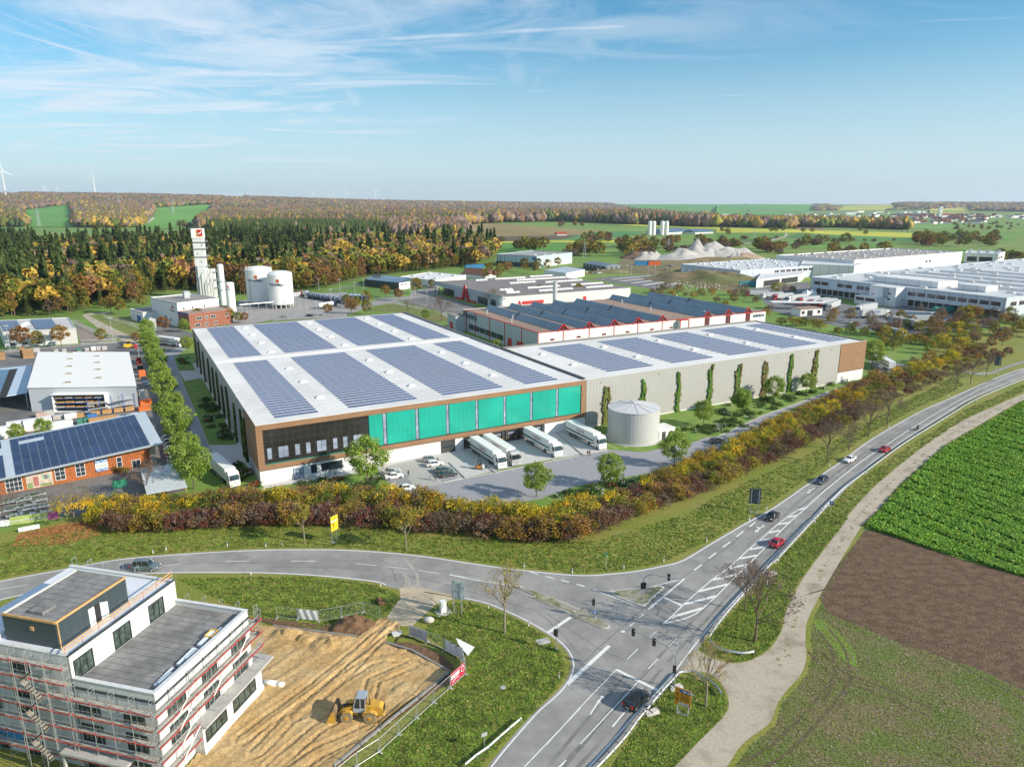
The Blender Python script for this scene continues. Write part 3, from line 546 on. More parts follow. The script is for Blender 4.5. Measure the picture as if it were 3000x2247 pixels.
# dark glazed office front
blk=mat('black_facade',(.028,.027,.026),.16,var=.35,vs=.18,stripes=(('x',1.66,.035,(.09,.09,.085)),('z',1.7,.035,(.09,.09,.085))),spec=.6)
B('dark_facade',blk,(1.5,26.6,.3,.45,4.8,13.3)); B('sill_strip',green,(1.5,26.6,.14,.3,4.8,4.9))
for a,b,n in ((2.05,3.2,1),(4.6,7.0,2),(8.45,9.7,1),(11.0,12.2,1),(13.6,16.0,2),(17.5,18.7,1),(20.0,21.2,1),(22.6,24.9,2)):
    f=MB(); W=Wall((0,.3),(92,.3)); W.frame(f,a,b,5.9,8.75,.09,0,.06,0,n-1,1); o=f.build('window',[dark],P); B('pane',glassl,(a+.08,b-.08,.26,.3,5.98,8.67),par=o)
# turquoise bays with slim windows
xs=[26.7,30.2,31.3,38.9,39.9,47.4,48.4,56.0,56.9,64.5,65.4,72.9,73.8,81.4,82.3,89.8]
for i in range(0,16,2): B('turquoise_panel',green,(xs[i],xs[i+1],.12,.45,4.95,13.25))
for i in range(1,15,2):
    a,b=xs[i]+.06,xs[i+1]-.06; f=MB(); Wall((0,.22),(92,.22)).frame(f,a,b,4.95,13.25,.09,0,.08,0,0,3); o=f.build('window',[dark],P); B('pane',glassl,(a+.08,b-.08,.2,.28,5.05,13.2),par=o)
# ground floor openings
def opening(a,b,z0,z1,nx,nz,name='window',gl=glass,m=dark,par=None):
    f=MB(); Wall((0,.1),(220,.1)).frame(f,a,b,z0,z1,.1,-.02,.05,0,nx,nz); o=f.build(name,[m],par or P); B('pane',gl,(a+.09,b-.09,.07,.1,z0+.08,z1-.08),par=o); return o
opening(7.6,10.1,.02,2.75,2,1,'door',glassl); opening(11.8,13.2,.75,2.75,1,0); opening(14.3,19.5,.85,2.7,4,0); 
f=B('canopy',dark,(11.7,13.3,-.02,.09,2.8,2.95),(14.2,19.6,-.02,.09,2.75,2.9))
gate=mat('dark_gate',(.055,.055,.055),.5,var=.1,stripes=(('z',.6,.03,(.02,.02,.02)),))
o=B('gate',gate,(45.8,49.9,.02,.09,.02,3.35)); B('pane',glass,(46.1,49.6,-.0,.02,1.3,1.85),par=o)
for i in range(6):
    a=52.4+i*4.235; o=B('dock_door',gate,(a+.9,a+3.35,.55,.6,.9,3.0)); B('pane',glassl,(a+1.1,a+3.15,.53,.55,2.05,2.45),par=o)
    sh=B('dock_shelter',gate,(a+.06,a+.9,.2,.55,0,3.46),(a+3.35,a+4.17,.2,.55,0,3.46),(a+.9,a+3.35,.2,.55,3.0,3.46),(a+.9,a+3.35,.3,.55,0,.85)); B('bumper',yellow,(a+.98,a+1.1,.12,.2,.7,1.3),(a+3.15,a+3.27,.12,.2,.7,1.3),par=sh)
    B('fin',black,(a-.03,a+.05,-.05,.55,0,3.46))
o=B('door',grey,(205.2,206.5,-.02,.04,.05,2.3)); B('handle',chrome,(206.2,206.3,-.08,-.02,1,1.15),par=o)
B('door',grey,(-.0,.02,9.3,10.3,.1,2.2))
for a in (96.8,118.5,140.5,163,186,198): B('vent',black,(a,a+.22,-.08,.04,13.1,13.35))
# rooflights
def dome(u,v):
    m=MB(); m.box(u-1.1,u+1.1,v-.85,v+.85,14.3,14.6); m.hexa([(u-1.05,v-.8,14.6),(u+1.05,v-.8,14.6),(u+1.05,v+.8,14.6),(u-1.05,v+.8,14.6)],[(u-.6,v-.45,14.9),(u+.6,v-.45,14.9),(u+.6,v+.45,14.9),(u-.6,v+.45,14.9)],1)
    m.build('rooflight',[cop,mat('dome_acrylic',(.8,.8,.8),.2,var=.03)],P)
for u in (19.4,45.1,70.7):
    for v in (18.6,37.8,57,86,105,124,141): dome(u,v)
for u in (99.8,125.3,150.5,176,201.5):
    for v in (19.2,38.1): dome(u,v)
# solar arrays: one per roof field, tilted rows of panels on rails
def array(u0,u1,v0,v1,zr,pitch=2.47,dep=1.5,pl=2.6,tilt=.05):
    mb=MB(); nr=int(round((v1-v0-dep)/pitch))+1; nc=int(round((u1-u0)/pl)); pw=(u1-u0)/nc; z0=zr+.03
    for r in range(nr):
        v=v0+r*pitch; sh=0 if nc<5 else .0
        mb.box(u0-.1,u1+.1,v+.3,v+.38,zr,zr+.08,1); mb.box(u0-.1,u1+.1,v+dep-.35,v+dep-.27,zr,zr+.08+tilt*.7,1)
        mb.add([(u0-.02,v+.1,zr),(u0-.02,v+dep,zr),(u0-.02,v+dep-.02,z0+tilt-.03)],[(0,1,2)],2)
        for c in range(nc):
            a=u0+c*pw+.05; b=a+pw-.12; mb.hexa([(a,v,z0),(b,v,z0),(b,v+dep,z0+tilt),(a,v+dep,z0+tilt)],[(a,v,z0+.05),(b,v,z0+.05),(b,v+dep,z0+tilt+.05),(a,v+dep,z0+tilt+.05)],0)
            mb.add([(a-.06,v,z0+.052),(a-.01,v,z0+.052),(a-.01,v+dep,z0+tilt+.052),(a-.06,v+dep,z0+tilt+.052)],[(0,1,2,3)],1)
    return mb.build('solar_array',[pv,alu,dark],P)
for a,b in ((5.3,15.7),(23.3,41.5),(48.9,67.1),(74.2,85.2)):
    for c,d in ((5.0,73.6),(82.4,147.2)): array(a,b,c,d,14.35)
for a,b in ((104,121.9),(129.3,147.5),(154.4,172.7),(180,198.6),(205,215.4)): array(a,b,6.4,47.8,14.3)
B('down_pipe',galv,(W1+.1,W1+.25,-.1,.05,0,14.6)); 
m=MB()
for i in range(2): m.tube((-.25,28+i*.6,3),(-.25,28+i*.6,15.3),.05)
for i in range(30): m.tube((-.25,28,3.2+i*.4),(-.25,28.6,3.2+i*.4),.03)
for z in range(6): m.tube((-.25,27.8,4+z*2),(-.9,28.3,4+z*2),.03); m.tube((-.9,28.3,4+z*2),(-.25,28.8,4+z*2),.03)
m.build('ladder',[galv],P)
# wall-climbing plants
leafg=[lf('ivy_leaf_green',(.09,.30,.02)),lf('ivy_leaf_olive',(.22,.25,.05)),lf('ivy_leaf_brown',(.28,.19,.07))]
def climber(o,e,n,ht,label,seed,w_=.9,strands=3):
    rn=random.Random(seed); t=thing('climbing_plant',label,'climbing plant',(o[0],o[1],0),math.atan2(e[1],e[0]),'climbing plants trained up the hall wall')
    mb=MB(); st=MB()
    for k in range(strands):
        cx=(k-(strands-1)/2)*w_*1.15+rn.uniform(-.2,.2); h=ht*rn.uniform(.78,1.0); mi=rn.choice((0,1,2)) if strands>2 else k%3
        for i in range(int(n*h/strands)):
            z=rn.random()**1.15*h; ww=w_*(.42+.28*math.sin(z*1.3+k*2)+.18*math.sin(z*3.1+seed+k))*(1.15-.6*z/h)
            if math.sin(z*2.3+k*2.1+seed)>.72 and rn.random()<.8: continue
            x=cx+rn.gauss(0,ww*.62)+.25*math.sin(z*.7+k+seed); d=rn.uniform(.05,.45); s=rn.uniform(.14,.3); a,b_=rn.uniform(-1,1),rn.uniform(-.8,.8)
            mm=mi if rn.random()<.7 else rn.choice((0,1,2)); mb.add([(x-s,-d-a*s*.5,z-s*b_),(x+s*.3,-d-.1,z-s),(x+s,-d+a*s*.5,z+s*b_),(x-s*.3,-d-.05,z+s)],[(0,1,2,3)],mm)
        for q in(-.25,.1,.35): st.path([(cx+q,-.06,0),(cx+q*.5+.15,-.1,h*.4),(cx+q,-.08,h*.95)],.03,4)
    c=mb.build('foliage',leafg,t); s_=st.build('stem',[barkm],t); return t
pos=['directly behind the round white tank','second right of the tank','third right of the tank','fourth right of the tank','fifth right of the tank','sixth right of the tank','seventh right of the tank','nearest the timber clad corner at the far right']
for i,u in enumerate((98.9,113,126.8,140.3,152.6,165.2,177.4,190.2)):
    climber(UVp(u,.0),(math.cos(TH),math.sin(TH)),260,(12.6,12.8,13.3,13.9,13.2,13.3,13.8,13.9)[i],'ivy columns on grey hall wall, '+pos[i],i,.75,2 if i in(1,2,3,6) else 3)
for i,v in enumerate((18.5,23,36,49.6,61,72.3,84.5,96.6,113.6,128,141.1)):
    climber(UVp(0,v),(math.sin(TH),-math.cos(TH)),150,12.9,f'dark climber strip on shaded side wall of the hall, {ordinal(i)} from front corner',50+i,.6,2)
# sprinkler tank and pump hut
tk=thing('storage_tank','round white corrugated water tank with flat conical roof beside the hall','tank',(34.1,190.6,0)); m=MB()
m.lathe([(7.35,0),(7.35,.25),(7.2,.26),(7.2,8.9),(7.28,8.9),(7.28,9.05)],0,0,48)
m.build('tank_wall',[mat('tank_steel',(.47,.47,.455),.45,var=.04,vs=.3,stripes=(('z',1.12,.05,(.42,.42,.41)),),bump=.02)],tk)
m=MB(); m.lathe([(7.3,9.05),(.3,10.05),(.3,10.3),(0.01,10.3)],0,0,48)
for i in range(12):
    a=i*math.pi/6; m.tube((7.25*math.cos(a),7.25*math.sin(a),9.1),(.3*math.cos(a),.3*math.sin(a),10.12),.05,n=4)
m.build('tank_roof',[mat('tank_roof_grey',(.56,.56,.57),.5,var=.03)],tk); m=MB(); m.lathe([(7.9,0.03),(7.9,.12),(7.4,.13)],0,0,40); m.build('base',[slab],tk)
hut=thing('pump_hut','small flat-roofed white hut with dark doors attached beside the round tank','hut',(*G('A5',1380,640),0),TH)
m=MB(); m.box(0,6.2,-.1,4.5,0,2.7); m.build('wall',[whitew],hut); m=MB(); m.box(-.15,6.35,-.25,4.65,2.7,2.95); m.build('roof',[cop],hut); m=MB(); m.box(1.6,2.9,-.16,-.1,0,2.2); m.build('door',[gate],hut); m=MB(); m.box(.05,.6,-.16,-.1,.2,2.5); m.build('vent_panel',[gate],hut); m=MB(); m.box(4,5.4,-.16,-.1,1,2.0); m.build('window',[glass],hut)
# yard ramp kerbs / rails
for k,(a,b) in enumerate(((('B1',35,530),('B1',450,820)),(('B1',-150,560+130),('B1',60,895)),(('B1',1240,300),('B1',1580,590)))):
    p,q=G(*a),G(*b); t=thing('loading_bay_kerb',('low concrete kerb with handrail left of the first docked lorry','low concrete kerb between the parked cars and the forklift','ramp edge wall between the last two lorries')[k],'kerb wall',p); W=Wall((0,0),(q[0]-p[0],q[1]-p[1])); m=MB(); W.box(m,0,W.L,0,.25,-.15,.15); m.build('kerb',[concrete],t)
    if k==0:
        m=MB()
        for i in range(13): x,y=W.at(W.L*i/12); m.tube((x,y,.2),(x,y,1.25),.03)
        for z in(.7,1.25): m.tube((*W.at(0),z),(*W.at(W.L),z),.03)
        m.build('handrail',[galv],t)
m=MB()
for i in range(7): ribbon(m,[UVp(52.4+i*4.235,-1.5),UVp(52.4+i*4.235,-21)],.12,.03+.0005*i)
for i in range(5): ribbon(m,[UVp(79+i*3.2,-1.5),UVp(79+i*3.2,-20)],.12,.035+.0005*i)
for a,b in (((1180,1130),(1290,1115)),((1190,1150),(1380,1140)),((1560,1075),(1650,1060)),((1330,1265),(1500,1230)),((1670,1165),(1850,1130)),((1860,1165),(1700,1020))): ribbon(m,GL('A6',[a,b]),.12,.04)
tag(m.build('road_marking',[paint]),None,None,None,'structure')
for p in (GL('A6',[(1185,1140),(1380,1105),(1490,1235),(1370,1250)]),GL('A6',[(1560,1070),(1660,1050),(1860,1140),(1700,1180)])): sheet('parking_bay',p,gm('bay_paving',(.27,.27,.28),var=.1,vs=2),.034)
# ---------- office block under construction, inside its scaffold ----------
CB=(-39.2,67.0); CR_=R(75.8)
def CBp(x,y,z=0): return (CB[0]+x*math.cos(CR_)-y*math.sin(CR_),CB[1]+x*math.sin(CR_)+y*math.cos(CR_),z)
precast=mat('precast_concrete',(.60,.60,.57),.85,var=.08,vs=.5,col2=(.50,.50,.47),v2=.12,stripes=(('z',3.15,.03,(.3,.3,.3)),),bump=.04)
precastl=mat('pale_precast',(.70,.69,.66),.85,var=.07,vs=.4,col2=(.60,.60,.58),v2=.2,stripes=(('x',5.9,.05,(.42,.42,.4)),))
bitu=mat('bitumen_roof',(.17,.17,.165),.9,var=.22,vs=1.1,col2=(.25,.245,.24),v2=.25,stripes=(('x',1.05,.06,(.05,.05,.05)),),bump=.08)
anth=mat('anthracite_sheet',(.045,.065,.075),.45,var=.08,stripes=(('x',1.0,.04,(.02,.03,.035)),)); foil=mat('white_roof_foil',(.66,.70,.76),.5,var=.06,vs=.5); timb=mat('raw_timber',(.55,.32,.13),.7,var=.15); insul=mat('insulation_white',(.72,.78,.84),.6,var=.06)
frm=mat('dark_window_frame',(.025,.035,.035),.4,var=.1); gp=mat('green_pane',(.06,.085,.075),.08,var=.8,vs=1.3,spec=.9)
b=thing('office_block','unfinished concrete office block with bitumen terrace and dark rooftop box inside a scaffold','building',(*CB,0),CR_)
def W2(w): 
    w.n=np.array((w.u[1],-w.u[0])); return w
def boxm(*bx):
    m=MB()
    for q in bx: m.box(*q)
    return m
boxm((0,17.1,0,.35,0,12),).build('wall',[precastl],b); boxm((0,.35,.36,10.9,0,12)).build('wall',[precast],b); boxm((16.75,17.1,.36,10.9,0,12)).build('wall',[precastl],b)
boxm((.35,16.75,.36,10.9,11.05,11.3)).build('terrace_roof',[bitu],b)
boxm((-.1,17.2,-.1,.42,12.0,12.08)).build('coping',[mat('pale_flashing',(.62,.63,.63),.5)],b); boxm((-.1,.42,.43,10.85,12.0,12.08)).build('coping',[mat('pale_flashing')],b); boxm((16.7,17.2,.43,10.85,12,12.08)).build('coping',[mat('pale_flashing')],b)
boxm((-.06,17.1,-.12,-.02,10.75,11.05)).build('cornice',[anth],b); boxm((-.12,-.02,.0,10.9,10.75,11.05)).build('cornice',[anth],b)
boxm((0,17.2,10.9,11.2,11.3,14.75)).build('wall',[precastl],b); boxm((0,.3,11.2,28,0,14.75)).build('wall',[precast],b); boxm((16.9,17.2,11.2,28,0,14.75)).build('wall',[precastl],b)
boxm((.3,16.9,11.2,28,14.3,14.5)).build('roof',[foil],b); boxm((-.05,17.3,10.85,11.2,14.75,14.85)).build('coping',[anth],b); boxm((-.05,.35,11.25,28,14.75,14.85)).build('coping',[mat('pale_flashing')],b); boxm((16.85,17.3,11.25,28,14.75,14.85)).build('coping',[mat('pale_flashing')],b)
bx=boxm((1.2,11.7,13.4,21,14.5,17.75)).build('rooftop_box',[anth],b)
boxm((1.15,11.75,13.3,13.5,17.75,18.0),(1.1,1.3,13.5,21,17.75,18.02)).build('edge_board',[timb],bx); boxm((1.3,1.42,13.25,13.38,14.5,17.75)).build('corner_board',[timb],bx)
boxm((11.6,11.8,13.5,21,17.75,18.0),(1.3,11.6,20.8,21,17.75,18.0)).build('edge_board',[precast],bx); boxm((1.35,11.55,13.55,20.75,17.75,17.82)).build('roof',[bitu],bx)
boxm((2.2,4.0,16.2,18.2,17.82,18.15),).build('roof_hatch',[bitu],bx); boxm((6.5,7.2,13.33,13.4,14.5,16.9)).build('doorway',[black],bx); boxm((5.6,6.45,13.3,13.38,14.5,16.9)).build('door',[white],bx); d=MB(); d.obox((7.55,12.95,14.5),(.85,.06,2.4),R(-55)); d.build('door',[white],bx)
boxm((1.1,1.19,16.6,17.1,16.4,16.9)).build('vent',[timb],bx); boxm((-1+2,2.4,22,23.4,14.5,15.1),).build('roof_hatch',[white],b)
m=MB()
for i in range(8): m.tube((.1+i*2.4,11.4,14.85),(.1+i*2.4,11.4,15.85),.03)
m.build('railing_post',[red],b)
for z in (15.35,15.8): boxm((-.3,17.4,11.33,11.37,z,z+.15)).build('guard_board',[timb],b)
m=MB()
for i in range(3): m.obox((3.4+i*3.8,1.6,11.3),(3.2,.35+.1*i,.25+.08*i),R(4)); m.obox((3.0+i*4.6,1.1,11.3),(2.0,.25,.45),R(-3))
st_=m.build('timber_stack',[insul]); st_.location=(*CB,0); st_.rotation_euler=(0,0,CR_); tag(st_,'row of blue-wrapped panels lying along the bitumen terrace parapet','building material')
m=MB()
for z in(0,.45): m.path([(11,1.0,11.35+z),(12.4,1.0,11.35+z),(12.4,1.9,11.35+z),(11,1.9,11.35+z),(11,1.0,11.35+z)],.07)
for q in((11,1),(12.4,1),(12.4,1.9),(11,1.9)): m.tube((*q,11.3),(*q,11.85),.06)
yf=m.build('crate_frame',[yellow]); yf.location=(*CB,0); yf.rotation_euler=(0,0,CR_); tag(yf,'small yellow steel frame standing on the bitumen terrace','frame')
# windows: wall lines in the block's frame
WR=Wall((0,0),(17.1,0)); WF=Wall((0,28),(0,0)); WU=Wall((0,10.9),(17.2,10.9))
def win(W,a0,a1,z0,z1,nx,par=b,nz=0,deep=.0):
    f=MB(); W.frame(f,a0,a1,z0,z1,.12,-.02,.09,0,nx,nz); o=f.build('window',[frm],par); p=MB(); W.box(p,a0+.1,a1-.1,z0+.1,z1-.1,.0,.012); p.build('pane',[gp],o); 
    s=MB(); W.box(s,a0-.05,a1+.05,z0-.1,z0-.01,0,.12); s.build('sill',[galv],o); return o
for a0,a1 in ((1.5,4.5),(7.4,10.2),(13.2,16.2)):
    for z0,z1 in ((7.2,9.7),(4.2,6.5)): win(WR,a0,a1,z0,z1,3)
for a0,a1 in ((.4,3.1),(6.2,8.95),(12.05,14.75)): win(WU,a0,a1,11.45,13.9,2)
for y0,y1 in ((1.7,4.5),(7.7,10.6)):
    for z0,z1 in ((6.9,8.6),(3.9,6.2),(.2,2.4)): win(WF,28-y1,28-y0,z0,z1,3,nz=1)
for y0,y1 in ((16.9,19.7),(22,25)):
    for z0,z1 in ((11.1,12.6),(8.2,9.4),(5.9,7.1),(.2,2.3)): win(WF,28-y1,28-y0,z0,z1,3)
boxm((5,19.2,-1.85,-.0,3.72,3.98),(17.12,19.2,0,1.5,3.72,3.98)).build('canopy_slab',[concrete],b); boxm((5,17,-1.3,-.02,0,3.7)).build('ground_floor_wall',[precastl],b); boxm((4.9,17.1,-1.45,-1.31,0,.95)).build('insulation_board',[foil],b)
WG=Wall((0,-1.31),(17,-1.31))
win(WG,5.4,9.4,1.5,3.1,3); win(WG,10.7,15.5,1.4,3.1,3)
boxm((-1.8,0,3.5,12.5,2.9,3.2)).build('entrance_canopy',[concrete],b); boxm((-1.7,-1.4,12.1,12.4,0,2.9)).build('pillar',[concrete],b)
boxm((-.03,0,19.8,27,1.2,2.9)).build('blue_sheeting',[mat('blue_film',(.03,.25,.5),.4)],b)
# scaffold
sc_=thing('scaffold','steel tube scaffold with red toe boards wrapped round the unfinished office block','scaffold',(*CB,0),CR_)
redt=mat('toe_board_red',(.5,.035,.03),.6,var=.15,vs=2); deckm=mat('scaffold_deck',(.42,.39,.34),.8,var=.15,vs=2)
def scaf(W,a0,a1,levels,ztop,step=2.57,d0=.35,d1=1.1,base=0,first=True):
    n=int(round((a1-a0)/step))
    for i in range(n+1):
        a=a0+(a1-a0)*i/n; m=MB()
        for d in(d0,d1): m.tube((*W.at(a,d),base),(*W.at(a,d),ztop),.035,n=5)
        z=base+.4
        while z<ztop: m.tube((*W.at(a,d0),z),(*W.at(a,d1),z),.022,n=4); z+=1.0
        m.tube((*W.at(a,d0),ztop-.05),(*W.at(a,d1),ztop-.05),.03,n=4);
        for z in levels: m.tube((*W.at(a,d1+.0),z+.1),(*W.at(a,d1+.0),z+.45),.05,n=5,m=1)
        m.build('upright_frame',[galv,redt],sc_)
    for z in levels:
        m=MB(); W.box(m,a0-.1,a1+.1,z-.06,z,d0,d1-.05); dk=m.build('deck',[deckm],sc_)
        m=MB(); W.box(m,a0-.1,a1+.1,z,z+.13,d1-.04,d1); m.build('toe_board',[redt],dk)
        m=MB(); m.tube((*W.at(a0,d1),z+1.0),(*W.at(a1,d1),z+1.0),.025,n=4); m.tube((*W.at(a0,d1),z+.5),(*W.at(a1,d1),z+.5),.02,n=4); m.build('guard_rail',[galv],dk)
    m=MB()
    for k,z in enumerate(levels[1:]): a=a0+(a1-a0)*((k*2+1)%n)/n; m.tube((*W.at(a,d1+.05),z-2),(*W.at(a+(a1-a0)/n,d1+.05),z),.02,n=4)
    m.build('brace',[galv],sc_)
scaf(WR,-1.2,4.9,[2.1,4.1,6.1,8.1,10.0],11.6); scaf(WR,5.2,18.3,[6.1,8.1,10.0],11.6,base=4.0)
scaf(WF,28-10.4,28.2,[1.9,3.9,5.9,7.9,9.9],11.9); scaf(WF,2.5,28-10.9,[1.9,3.9,5.9,7.9,9.9,11.7,13.7],15.4)
WBk=Wall((17.15,12),(17.15,28)); WB2=Wall((17.1,-1.2),(17.1,10.4)); scaf(WB2,.5,11,[8.1,10.0],12.4,base=0); scaf(WBk,.2,16,[11.7,13.6],15.6)
# stair tower
m=MB()
for x in(-2.6,-1.2):
    for y in(13.4,15.9): m.tube((x,y,0),(x,y,15.2),.04,n=5)
m.build('stair_tower_frame',[galv],sc_)
for k in range(7):
    z=k*2+.2; s=MB(); y0,y1=(13.5,15.8) if k%2 else (15.8,13.5)
    s.hexa([(-2.2,y0,z),(-1.65,y0,z),(-1.65,y1,z+1.9),(-2.2,y1,z+1.9)],[(-2.2,y0,z+.07),(-1.65,y0,z+.07),(-1.65,y1,z+1.97),(-2.2,y1,z+1.97)])
    for q in range(7): s.box(-2.25,-1.6,y0+(y1-y0)*q/7-.1,y0+(y1-y0)*q/7+.1,z+1.9*q/7+.08,z+1.9*q/7+.13); s.tube((-2.5,y0,z+1),(-2.5,y1,z+2.9),.025,n=4); s.build('stair_flight',[deckm],sc_)
# ---------- building plot ----------
from mathutils import noise as mn
DP=[(-56,45)]+[CBp(-3,-.4)[:2],CBp(17,-.4)[:2],CBp(18,4)[:2]]+GL('A1',[(1640,735)])+GL('A2',[(0,748),(300,780),(545,822),(620,770),(660,730),(690,700),(730,690),(830,735),(820,770),(740,800),(735,868),(950,930),(1148,1045),(1140,1062),(800,1290),(390,1657)])+[(-33,52)]
sand=mat('sandy_fill',(.44,.28,.115),.95,var=.32,vs=3,col2=(.52,.37,.18),v2=.2,coord='World',bump=.45,bs=7,facrange=(.35,.7),detail=9)
TRK=[GL('A2',q) for q in ([(780,720),(560,900),(250,1150),(0,1330),(-200,1480)],[(760,760),(500,1020),(100,1350),(-100,1560)],[(900,990),(650,1100),(600,1250),(300,1400),(0,1657)],[(1080,1010),(900,940),(640,960),(420,1100),(150,1330)],[(640,1400),(300,1560),(100,1700)])]
def htd(x,y):
    h=.12*mn.noise(Vector((x*.25,y*.25,0)))+.09*mn.noise(Vector((x*.8,y*.8,3)))+.05*mn.noise(Vector((x*2.2,y*2.2,5)))
    for T_ in TRK:
        d=9
        for (ax,ay),(bx,by) in zip(T_,T_[1:]):
            ux,uy=bx-ax,by-ay; k=max(0,min(1,((x-ax)*ux+(y-ay)*uy)/(ux*ux+uy*uy))); d=min(d,math.hypot(x-ax-k*ux,y-ay-k*uy))
        if .55<d<1.25: h-=.12
        elif 1.25<=d<1.5 or .35<d<.55: h+=.07
    t=(x*.80-y*.60); h+=.15*max(0,math.sin(t*2.1+1.5*mn.noise(Vector((x*.12,y*.12,9)))))*max(0,.5+mn.noise(Vector((x*.1,y*.1,2))))
    for cx,cy,r,a in MOUND: 
        d=math.hypot(x-cx,y-cy)/r
        if d<1: h+=a*(1-d*d)*(1+.5*mn.noise(Vector((x*1.6,y*1.6,a))))
    return .2+h
MOUND=[(*G('A2',120,800),1.5,.55),(*G('A2',215,830),1.5,.6),(*G('A2',330,870),2.2,.55),(*G('A2',430,850),2.0,.4),(*G('A2',860,1170),2,.3),(*G('A2',50,800),1.6,.4)]
def terrain(name,poly,fn,m,step=.35,drop=.5):
    x0=min(p[0] for p in poly);x1=max(p[0] for p in poly);y0=min(p[1] for p in poly);y1=max(p[1] for p in poly)
    nx=int((x1-x0)/step)+1;ny=int((y1-y0)/step)+1;idx={};v=[];f=[]
    def pt(i,j):
        k=(i,j)
        if k not in idx: x=x0+i*step;y=y0+j*step; idx[k]=len(v); v.append((x,y,fn(x,y)))
        return idx[k]
    for j in range(ny):
        for i in range(nx):
            if inpoly(x0+(i+.5)*step,y0+(j+.5)*step,poly): f.append((pt(i,j),pt(i+1,j),pt(i+1,j+1),pt(i,j+1)))
    mb=MB(); mb.add(v,f); o=mb.build(name,[m],smooth=True); return tag(o,None,None,None,'structure')
sheet('ground',DP,sand,.05); terrain('earth_ground',DP,htd,sand,.22)
topsoil=mat('brown_topsoil',(.15,.085,.045),.95,var=.4,vs=1.5,coord='World',bump=.6,bs=4)
for c,p in (('A1',[(1640,700),(1996,775),(1996,740),(1700,690)]),('A2',[(0,745),(300,775),(545,815),(640,740),(560,700),(400,740),(0,700)]),('A2',[(800,850),(900,850),(1100,930),(1175,1010),(1150,1040),(1040,990),(900,900),(760,858)]),('A2',[(1190,1090),(1060,1160),(700,1420),(430,1657),(400,1657),(1140,1062)])): 
    P=GL(c,p); terrain('topsoil',P,lambda x,y:.10+.12*abs(mn.noise(Vector((x*1.3,y*1.3,1)))),topsoil,.3)
for i,p in enumerate(([(0,748),(545,815)],[(735,858),(900,905),(1150,1045)],[(1145,1050),(760,1360),(395,1657)])):
    P=GL('A2',p); m=MB()
    for a,b_ in zip(P,P[1:]): Wall(a,b_).box(m,0,math.dist(a,b_),0,.38,-.14,.14)
    tag(m.build('kerb_edging',[mat('wet_concrete',(.26,.25,.24),.8,var=.2,vs=1)]),('low concrete edging along the topsoil strip at the back of the plot','low concrete edging below the white tarpaulin','dark concrete edging beside the site fence behind the wheel loader')[i],'edging')
def heap(name,label,cat,cx,cy,r,h,m,seed=0,ry=None,rz=0,pw=1.0,rough_=.3,n=26,ridge=0):
    mb=MB();v=[];f=[];nr=16;ry=ry or r
    for i in range(nr+1):
        for j in range(n*2):
            a=math.pi*j/n; d=i/nr; x=math.cos(a)*d*r*(1+.12*math.sin(3*a+seed));y=math.sin(a)*d*ry*(1+.1*math.sin(2*a+seed))
            hh=h*max(0,(1-d**(1.0 if ridge else 1.3)))**pw*(1+rough_*mn.noise(Vector((x*3/r+seed,y*3/ry,seed)))*1.4)+(.04 if d<1 else -.05)
            if ridge: hh*=.8+.2*abs(math.sin(x*ridge+seed))
            v.append((x,y,hh+h*.10*rough_*mn.noise(Vector((x*12/r,y*12/ry,seed)))*(d<.98)))
    k=n*2
    for i in range(nr):
        for j in range(k): f.append((i*k+j,(i+1)*k+j,(i+1)*k+(j+1)%k,i*k+(j+1)%k))
    mb.add(v,f); o=mb.build(name,[m],smooth=True,loc=(cx,cy,0),rz=rz); return tag(o,label,cat,None,None)
x,y=G('A2',515,740); heap('earth_mound','brown heap of loose topsoil beside the site fence at the plot entrance','earth heap',x,y,3.6,1.7,topsoil,3,2.4,.3,rough_=.6)
m=MB(); m.ball((0,0,.45),.75,10,0,(1.2,.8,.75)); o=m.build('boulder',[mat('pale_stone',(.55,.52,.47),.9,var=.25,vs=2,bump=.3)],smooth=True,loc=(*G('A2',1012,715),0)); tag(o,'pale limestone boulder at the corner of the site entrance','boulder')
